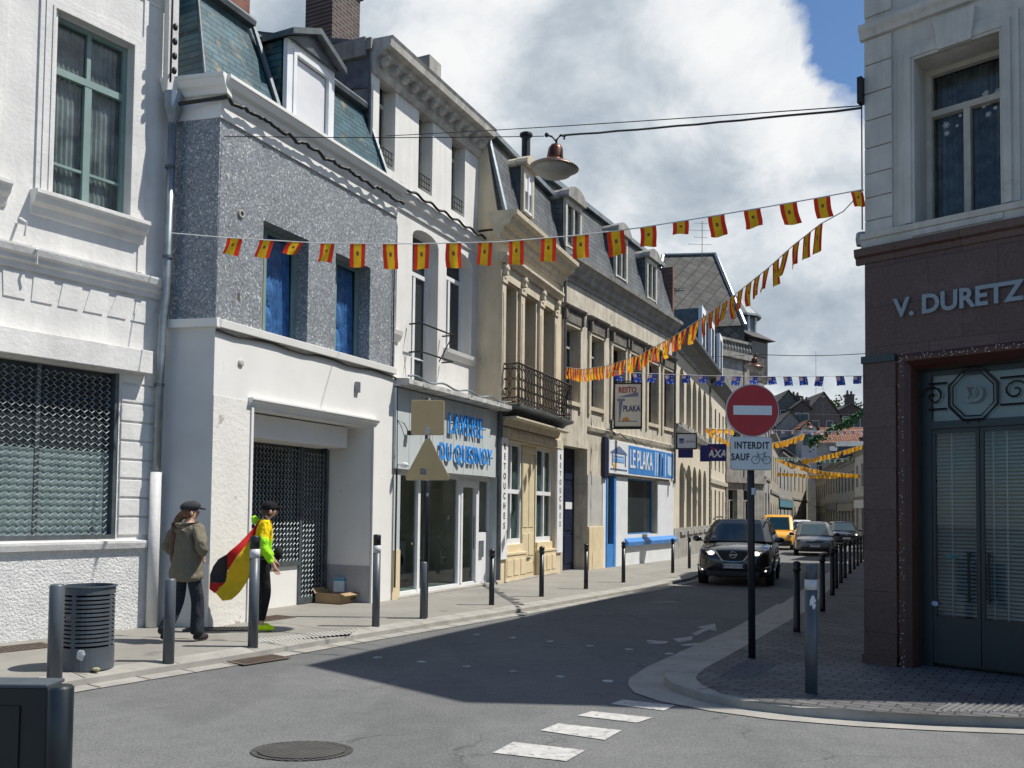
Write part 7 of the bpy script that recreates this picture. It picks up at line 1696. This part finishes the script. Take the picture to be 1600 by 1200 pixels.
# yellow van
yel = carpaint('postal_yellow', (.78, .38, .02), .0, .35)
prof = [(0.0, .70, .36, .60), (.015, .86, .28, .74), (.05, .95, .22, .86), (.14, 1, .2, .98), (.20, 1, .2, 1.06), (.5, 1, .2, 1.12), (.97, 1, .24, 1.12), (1, .96, .35, 1.1)]
o, X, xf = car('delivery_van', 'yellow delivery van following the black car', (14.5, 47.0), (-.33, -.94), 1.70, 4.0, 1.84, yel, prof, (.19, .32, .96, .995, 1.05, .96, .86, 0), 'AD 214 KL', van=True, wr=.31)
b = MB(); b.box(xf-.05, xf+.02, -.74, .74, .26, .52); b.build('bumper', plas, o, bevel=.04)
for s in (-1, 1):
    M = Matrix.Rotation(-s*R(35), 3, 'Z'); b = MB(); b.ell((xf-.09, s*.60, .74), (.07, .17, .09), 12, 8, M); b.build('headlight', lampglass, o, smooth=True)
# white car behind the van
wh_ = carpaint('white_car_paint', (.62, .63, .64), .0, .3)
hatch = [(0.0, .66, .34, .56), (.012, .84, .26, .68), (.045, .94, .2, .77), (.13, .99, .18, .86), (.24, 1, .18, .93), (.5, 1, .18, .96), (.85, .99, .2, .99), (.96, .94, .28, .98), (1, .84, .36, .9)]
o, X, xf = car('car', 'white car half hidden behind the yellow van', (19.4, 58.0), (-.33, -.94), 1.74, 4.1, 1.56, wh_, hatch, (.20, .40, .82, .985, .92, .93, .76, 0), 'BX 731 FT', wr=.31)
# grey hatchback
gy = carpaint('warm_grey_metallic', (.17, .165, .155), .6, .28)
o, X, xf = car('car', 'grey metallic hatchback in the middle of the street behind the black car', (14.0, 40.1), (-.30, -.94), 1.76, 4.2, 1.51, gy, hatch, (.17, .40, .80, .985, .91, .93, .76, 0), 'CQ 590 HM', wr=.32)
def face(o, xf, gw=.42, on=False, z=.66):
    b = MB(); b.box(xf-.06, xf+.018, -gw, gw, .30, .42); b.build('lower_intake', plas, o, bevel=.02)
    b = MB(); b.box(xf-.05, xf+.005, -.36, .36, z-.04, z+.01); b.build('grille', plas, o, bevel=.01)
    b = MB(); b.ell((xf+.0, 0, z+.04), (.02, .05, .045), 10, 6); b.build('emblem', chrome, o)
    for s in (-1, 1):
        M = Matrix.Rotation(-s*R(50), 3, 'Z') @ Matrix.Rotation(s*R(14), 3, 'X'); b = MB(); b.ell((xf-.16, s*.64, z+.03), (.065, .22, .085), 14, 8, M); h = b.build('headlight', lampglass, o, smooth=True)
        if on: MB().ell((xf-.10, s*.60, z+.02), (.05, .08, .06), 8, 6).build('lit_bulb', hl_on, h, smooth=True)
face(o, xf, .6)
# dark car at right
o, X, xf = car('car', 'dark hatchback near the right kerb far down the street', (21.6, 56.5), (-.24, -.97), 1.76, 4.2, 1.49, dark, hatch, (.19, .40, .82, .985, .91, .93, .76, 0), 'EF 388 RB', wr=.32)
face(o, xf, .5, True)
o, X, xf = car('car', 'dark parked car far behind the grey hatchback', (23.2, 73.0), (-.26, -.97), 1.74, 4.1, 1.50, dark, hatch, (.19, .40, .82, .985, .91, .93, .76, 0), '', wr=.32)
# ------------------------------------------------------------------ people
def skin(name, verts, edges, radii, m, parent, sub=2, root=0, smooth=True):
    me = bpy.data.meshes.new(name); me.from_pydata([tuple(v) for v in verts], edges, []); o = bpy.data.objects.new(name, me); COL.objects.link(o)
    s = o.modifiers.new('skin', 'SKIN'); s.use_smooth_shade = True
    for i, r_ in enumerate(radii):
        v = me.skin_vertices[0].data[i]; v.radius = (r_, r_) if not isinstance(r_, tuple) else r_; v.use_root = (i == root)
    if sub: q = o.modifiers.new('sub', 'SUBSURF'); q.levels = q.render_levels = sub
    dg = bpy.context.evaluated_depsgraph_get(); nm = bpy.data.meshes.new_from_object(o.evaluated_get(dg)); bpy.data.objects.remove(o)
    nm.name = name; nm.materials.clear(); nm.materials.append(m)
    for p in nm.polygons: p.use_smooth = True
    r_ = bpy.data.objects.new(name, nm); COL.objects.link(r_); r_.parent = parent; return r_
class Sk:
    def __init__(s): s.v = []; s.e = []; s.r = []
    def add(s, p, r_, frm=None):
        s.v.append(Vector(p)); s.r.append(r_); i = len(s.v)-1
        if frm is not None: s.e.append((frm, i))
        return i
    def chain(s, pts, frm=None):
        for p, r_ in pts: frm = s.add(p, r_, frm)
        return frm
    def build(s, name, m, parent, sub=2): return skin(name, s.v, s.e, s.r, m, parent, sub)
skinm = mat('skin', (.50, .30, .21), (.44, .25, .17), .55, 8, .1, 90)
def hand(s, w, d, side, out, L_=.17):
    """five fingers off wrist vertex w; d = forearm direction, side = across the palm, out = palm normal"""
    wp = s.v[w]; d = Vector(d).normalized(); side = Vector(side).normalized(); out = Vector(out).normalized()
    pa = s.add(wp+d*.055, (.030, .018), w)
    for k, (off, ln) in enumerate(((-.028, .060), (-.009, .072), (.010, .068), (.028, .055))):
        b0 = s.add(wp+d*.085+side*off, .0105, pa); b1 = s.add(wp+d*(.085+ln*.5)+side*off+out*.012, .0088, b0); s.add(wp+d*(.085+ln*.85)+side*off+out*.035, .0075, b1)
    t0 = s.add(wp+d*.045-side*.036+out*.008, .0115, pa); s.add(wp+d*.085-side*.048+out*.022, .009, t0)
def head_feat(root, hc, fwd, rgt, up, eye=True):
    """ears, eyes, brow on the face side"""
    for s_ in (-1, 1):
        MB().ell(hc+rgt*(s_*.075)+fwd*-.005+up*-.01, (.016, .020, .032), 8, 6).build('ear', skinm, root, smooth=True)
        MB().ell(hc+fwd*.088+rgt*(s_*.032)+up*.01, (.011, .011, .007), 8, 6).build('eye', mat('eye', (.05, .04, .04), None, .3), root, smooth=True)
def mk_body(name, root, J, fist=False):
    """one continuous skinned body from a joint dictionary"""
    s = Sk(); V = J
    pel = s.add(V['pel'], (.135, .10)); sp = s.add(V['sp'], (.115, .09), pel); ch = s.add(V['ch'], (.135, .10), sp); nk0 = s.add(V['nk'], .058, ch); nk = s.add(V['nk']+(V['hd']-V['nk'])*.45, .048, nk0)
    hd0 = s.add(V['hd']-V['up']*.035, (.062, .075), nk); hd_ = s.add(V['hd']+V['up']*.03, (.072, .088), hd0); s.add(V['hd']+V['up']*.095, (.055, .065), hd_)
    nose = s.add(V['hd']+V['fw']*.098-V['up']*.005, .014, hd0)
    for k in ('l', 'r'):
        a = s.chain([(V['sh'+k], .052), (V['el'+k], .040), (V['wr'+k], .026)], ch)
        d = (V['wr'+k]-V['el'+k]).normalized(); sd = V['sd'+k]; hand(s, a, d, sd, d.cross(Vector(sd)).normalized()*(1 if k == 'r' else -1))
        h = s.chain([(V['hp'+k], .082), (V['kn'+k], .055), (V['an'+k], .036)], pel)
        s.chain([(V['an'+k]+V['tf'+k]*.07-Vector((0, 0, .05)), .034), (V['an'+k]+V['tf'+k]*.15-Vector((0, 0, .065)), .026)], h)
    return s.build(name, skinm, root)
v3 = Vector
# person in olive jacket; local frame: +y forward, +x right
p = G(289, 1002, PH); f_ = Vector((.45, .89)); rz = math.atan2(-f_.x, f_.y)
sc = (atY(290, 783, p.y).z-p.z)/1.68
o = empty('person', tuple(p), rz, 'person in an olive parka and black flat cap with a long auburn ponytail, walking', 'person', 'people'); o.scale = (sc,)*3
hf = v3((.55, .80, 0)).normalized(); hr = v3((.80, -.55, 0)).normalized()
J = dict(pel=v3((0, 0, .90)), sp=v3((0, .01, 1.08)), ch=v3((0, .01, 1.27)), nk=v3((0, .02, 1.42)), hd=v3((.0, .045, 1.54)), up=v3((0, 0, 1)), fw=hf,
         shl=v3((-.18, 0, 1.36)), ell=v3((-.28, -.05, 1.12)), wrl=v3((-.15, .08, 1.0)), sdl=v3((0, 0, 1)),
         shr=v3((.18, 0, 1.36)), elr=v3((.30, -.08, 1.14)), wrr=v3((.17, .07, 1.03)), sdr=v3((0, 0, 1)),
         hpl=v3((-.09, 0, .86)), knl=v3((-.10, -.03, .48)), anl=v3((-.10, -.22, .11)), tfl=v3((-.1, .95, -.25)).normalized(),
         hpr=v3((.09, 0, .86)), knr=v3((.09, .10, .48)), anr=v3((.10, .09, .085)), tfr=v3((.1, 1, 0)).normalized())
mk_body('body', o, J); head_feat(o, J['hd'], hf, hr, v3((0, 0, 1)))
olive = cloth('olive_parka', (.17, .150, .108), 0, fold=11); dk = cloth('charcoal_trousers', (.026, .030, .038), 0, fold=12); hairm = mat('auburn_hair', (.20, .085, .035), (.07, .03, .014), .5, 25, .8, 90)
s = Sk(); hem0 = s.add((0, -.01, .70), (.225, .18)); hem = s.add((0, -.01, .80), (.215, .17), hem0); hip = s.add((0, 0, .94), (.20, .155), hem); wst = s.add((0, .01, 1.10), (.185, .145), hip); che = s.add((0, .0, 1.26), (.185, .135), wst); col = s.add((0, .0, 1.40), (.105, .09), che)
for k, sx in (('l', -1), ('r', 1)):
    s.chain([(J['sh'+k]+v3((-sx*.01, 0, -.005)), .080), (J['el'+k].lerp(J['sh'+k], .5)+v3((sx*.01, 0, 0)), .076), (J['el'+k], .068), (J['wr'+k].lerp(J['el'+k], .4), .060), (J['wr'+k].lerp(J['el'+k], .05), .050)], che)
jk = s.build('parka', olive, o)
rnd = random.Random(8)
for v in jk.data.vertices:
    c = v.co; q = math.sin(c.z*31+c.x*17)*math.sin(c.x*23-c.z*11+c.y*9); v.co += v3((c.x, c.y, 0))*(.07+.05*q)
s = Sk(); a = s.add((0, -.075, 1.415), (.075, .05)); b_ = s.add((.05, -.095, 1.385), (.085, .045), a); s.add((-.05, -.095, 1.385), (.085, .045), a); s.add((0, -.13, 1.30), (.06, .03), a); s.build('hood', olive, o)
s = Sk(); pz = s.add(J['pel']+v3((0, 0, .0)), .09)
for k in ('l', 'r'): s.chain([(J['hp'+k], .088), (J['kn'+k], .080), (J['kn'+k].lerp(J['an'+k], .5), .082), (J['an'+k]+v3((0, 0, .05)), .088), (J['an'+k]+v3((0, 0, -.02)), .086)], pz)
s.build('trousers', dk, o)
for k, sx in (('l', -1), ('r', 1)):
    s = Sk(); a0 = J['an'+k]+v3((0, 0, -.03)); s.chain([(a0-J['tf'+k]*.05, .042), (a0+J['tf'+k]*.06+v3((0, 0, -.01)), .044), (a0+J['tf'+k]*.16+v3((0, 0, -.018)), .034)]); s.build('shoe', blackrub, o)
Mh = Matrix((tuple(hr), tuple(hf), (0, 0, 1))).transposed()
b = MB(); b.ell(J['hd']+v3((0, 0, .075))-hf*.01, (.100, .122, .070), 20, 12, Mh @ Matrix.Rotation(R(8), 3, 'X')); b.build('flat_cap', mat('dark_tweed', (.035, .036, .04), (.022, .022, .025), .95, 30, .5, 90), o, smooth=True)
b = MB(); b.ell(J['hd']+v3((0, 0, .055))+hf*.115, (.07, .06, .013), 16, 6, Mh @ Matrix.Rotation(R(-12), 3, 'X')); b.build('cap_peak', MATS['dark_tweed'], o, smooth=True)
b = MB(); b.ell(J['hd']-hf*.035+v3((0, 0, -.0)), (.083, .085, .085), 14, 10, Mh); b.build('hair', hairm, o, smooth=True)
s = Sk(); hb = J['hd']-hf*.10+v3((-.02, 0, -.02)); s.chain([(hb+v3((.02, .03, .02)), .055), (hb+v3((-.03, -.02, -.06)), .05), (hb+v3((-.05, -.05, -.20)), .048), (hb+v3((-.06, -.07, -.36)), .042), (hb+v3((-.06, -.07, -.50)), .030), (hb+v3((-.06, -.06, -.62)), .010)]); s.build('ponytail', hairm, o)
b = MB()
for k in range(26):
    a = rnd.uniform(0, 6.28); r0 = .05; q = hb+v3((-.04+math.cos(a)*r0*.9, -.04+math.sin(a)*r0*.9, -.10)); b.tube([q, q+v3((rnd.uniform(-.02, .02), -.01, -.2)), q+v3((rnd.uniform(-.03, .03), -.01, -.36-rnd.random()*.12))], [.006, .006, .002], 4)
b.build('hair_strands', hairm, o)
# person with flag; seen from the side, facing right and slightly away
p = G(409, 985, PH); f_ = Vector((.93, .37)); rz = math.atan2(-f_.x, f_.y); sc = (atY(415, 782, p.y).z-p.z)/1.70
o2 = empty('person', tuple(p), rz, 'person in a yellow and neon green top, black cap and neon shoes', 'person', 'people'); o2.scale = (sc,)*3
J = dict(pel=v3((0, -.02, .92)), sp=v3((0, -.02, 1.10)), ch=v3((0, -.01, 1.29)), nk=v3((0, .02, 1.44)), hd=v3((0, .075, 1.56)), up=v3((0, 0, 1)), fw=v3((0, 1, 0)),
         shl=v3((-.18, 0, 1.38)), ell=v3((-.24, .02, 1.12)), wrl=v3((-.20, .14, .93)), sdl=v3((0, 1, 0)),
         shr=v3((.18, 0, 1.38)), elr=v3((.25, -.03, 1.11)), wrr=v3((.24, .10, .87)), sdr=v3((0, 1, 0)),
         hpl=v3((-.09, -.02, .88)), knl=v3((-.09, .03, .49)), anl=v3((-.10, -.05, .085)), tfl=v3((-.15, 1, 0)).normalized(),
         hpr=v3((.09, -.02, .88)), knr=v3((.09, .04, .49)), anr=v3((.09, -.02, .085)), tfr=v3((.25, 1, 0)).normalized())
mk_body('body', o2, J); head_feat(o2, J['hd'], v3((0, 1, 0)), v3((1, 0, 0)), v3((0, 0, 1)))
yel_ = cloth('yellow_top', (.88, .64, .01), .1, fold=11); neon = cloth('neon_green', (.42, .92, .03), .1, fold=11); blk_ = cloth('black_trousers', (.012, .012, .014), 0, fold=12); neoy = cloth('neon_yellow_shoe', (.66, .90, .02), 0)
s = Sk(); hem = s.add((0, -.02, .87), (.165, .13)); wst = s.add((0, -.01, 1.10), (.165, .13), hem); che = s.add((0, .0, 1.28), (.175, .135), wst); s.add((0, .01, 1.41), (.095, .085), che)
for k in ('l', 'r'): s.chain([(J['sh'+k], .078), (J['el'+k].lerp(J['sh'+k], .5), .074), (J['el'+k], .066), (J['wr'+k].lerp(J['el'+k], .3), .056), (J['wr'+k].lerp(J['el'+k], .08), .046)], che)
sw_ = s.build('sweatshirt', yel_, o2); sw_.data.materials.append(neon)
for v in sw_.data.vertices:
    c = v.co; v.co += v3((c.x, c.y, 0))*.045*math.sin(c.z*34+c.x*15)*math.sin(c.y*25+c.z*13)
for q in sw_.data.polygons:
    c = q.center
    if c.z < 1.22-.35*(c.y*1.4) +.0 and (c.y > -.03 or abs(c.x) > .17): q.material_index = 1
    if c.z < 1.02: q.material_index = 1
s = Sk(); pz = s.add(J['pel']+v3((0, 0, .02)), .115)
for k in ('l', 'r'): s.chain([(J['hp'+k], .098), (J['kn'+k], .068), (J['kn'+k].lerp(J['an'+k], .5), .056), (J['an'+k]+v3((0, 0, .03)), .047)], pz)
s.build('trousers', blk_, o2)
for k in ('l', 'r'):
    s = Sk(); a0 = J['an'+k]+v3((0, 0, -.03)); s.chain([(a0-J['tf'+k]*.05, .045), (a0+J['tf'+k]*.07+v3((0, 0, -.008)), .046), (a0+J['tf'+k]*.17+v3((0, 0, -.016)), .034)]); s.build('shoe', neoy, o2)
b = MB(); b.ell(J['hd']+v3((0, -.012, .055)), (.092, .112, .078), 18, 12); b.build('cap', blk_, o2, smooth=True)
b = MB(); b.ell(J['hd']+v3((0, .12, .045)), (.065, .07, .010), 14, 6, Matrix.Rotation(R(-6), 3, 'X')); b.build('cap_peak', blk_, o2, smooth=True)
b = MB(); b.ell(J['hd']+v3((0, -.035, -.01)), (.080, .085, .075), 14, 10); b.build('hair', mat('brown_hair', (.05, .03, .02), None, .6), o2, smooth=True)
s = Sk(); s.chain([(J['hd']+v3((.03, -.08, -.04)), .03), (J['hd']+v3((.09, -.03, -.13)), .026), (J['hd']+v3((.12, .04, -.22)), .012)]); s.build('hair_braid', MATS['brown_hair'], o2)
s = Sk(); s.chain([(v3((-.10, -.06, 1.40)), .06), (v3((-.12, -.11, 1.44)), .055), (v3((-.10, -.13, 1.50)), .035)]); s.build('neon_scarf', neon, o2)
b = MB(); b.ell((-.02, .19, 1.0), (.12, .05, .09), 10, 8); b.build('belt_bag', blk_, o2, smooth=True)
# the flag: a thing of its own, held at the shoulder, swinging out to the left
Yf = p.y-.10
def fp(px, py):
    q = atY(px, py, Yf); t = (400-px)/75; return v3((q.x, Yf-.10*math.sin(t*3.1)+.05*math.sin(py*.07+t*2)-.0, q.z))
fo = empty('draped_flag', tuple(fp(400, 812)), 0, 'black red and yellow flag trailing from the shoulder of the person in yellow', 'flag'); f0 = fo.location.copy()
def patch(polys, name, m):
    # ruled surface between two pixel polylines
    A_, B_ = polys; b = MB(); n_ = 14; k_ = 8
    def at(pl, t):
        x = t*(len(pl)-1); i = min(int(x), len(pl)-2); u = x-i; return (pl[i][0]*(1-u)+pl[i+1][0]*u, pl[i][1]*(1-u)+pl[i+1][1]*u)
    for i in range(n_):
        for j in range(k_):
            q = []
            for (ii, jj) in ((i, j), (i+1, j), (i+1, j+1), (i, j+1)):
                a, c = at(A_, ii/n_), at(B_, ii/n_); t = jj/k_; q.append(fp(a[0]*(1-t)+c[0]*t, a[1]*(1-t)+c[1]*t)-f0)
            b.face(q)
    o = b.build(name, m, fo, smooth=True); sm = o.modifiers.new('thick', 'SOLIDIFY'); sm.thickness = .004; return o
FRd = cloth('satin_red', (.55, .02, .02), .2, .5); FYs = cloth('satin_yellow', (.80, .58, .03), .3, .5); FBk = cloth('satin_black', (.012, .012, .02), 0, .45)
patch(([(405, 812), (394, 826), (376, 850), (360, 865)], [(408, 818), (399, 834), (383, 858), (357, 893)]), 'red_shoulder_fold', FRd)
patch(([(360.5, 865), (345, 873), (333, 885), (327, 898)], [(357.5, 893), (356, 905), (354, 910), (328, 910.5)]), 'black_field', FBk)
patch(([(408, 818), (383, 858), (357, 893), (354.5, 910), (345, 917), (340, 925)], [(409, 860), (400, 888), (388, 905), (376, 926), (366, 936), (353, 937)]), 'yellow_field', FYs)
patch(([(328, 910.5), (336, 910.5), (354.5, 910)], [(329, 920), (339, 926), (341, 924)]), 'red_corner', FRd)
# far pedestrians, small
def ped(px, pb_, hh, Y, label, top, leg):
    q = atY(px, 700, Y); X_ = q.x; z0 = gz(Y)+PH; o = empty('person', (X_, Y, z0), .4, label, 'person', 'people'); s = Sk()
    pel = s.add((0, 0, .9), (.14, .10)); ch = s.add((0, 0, 1.28), (.16, .11), pel); nk = s.add((0, 0, 1.45), .05, ch); s.add((0, .02, 1.60), .09, nk)
    for sx in (-1, 1): s.chain([((sx*.19, 0, 1.36), .06), ((sx*.24, 0, 1.1), .045), ((sx*.22, .1, .88), .035)], ch); s.chain([((sx*.09, 0, .85), .085), ((sx*.1, .05*sx, .47), .065), ((sx*.1, -.1*sx, .06), .05), ((sx*.1, .1-.1*sx, .03), .035)], pel)
    s.build('body', leg, o, 1)
    s = Sk(); a = s.add((0, 0, .85), (.17, .13)); c_ = s.add((0, 0, 1.3), (.18, .13), a)
    for sx in (-1, 1): s.chain([((sx*.19, 0, 1.36), .075), ((sx*.24, 0, 1.1), .06), ((sx*.22, .1, .92), .045)], c_)
    s.build('coat', top, o, 1)
ped(1193, 0, 0, 49.5, 'distant person in a red coat on the far pavement', cloth('red_coat', (.35, .01, .015), 0), dk)
ped(1243, 0, 0, 74, 'distant person in dark clothes beyond the yellow van', blk_, blk_)
if True:
    scene.cycles.max_bounces = 6
    scene.cycles.transparent_max_bounces = 12
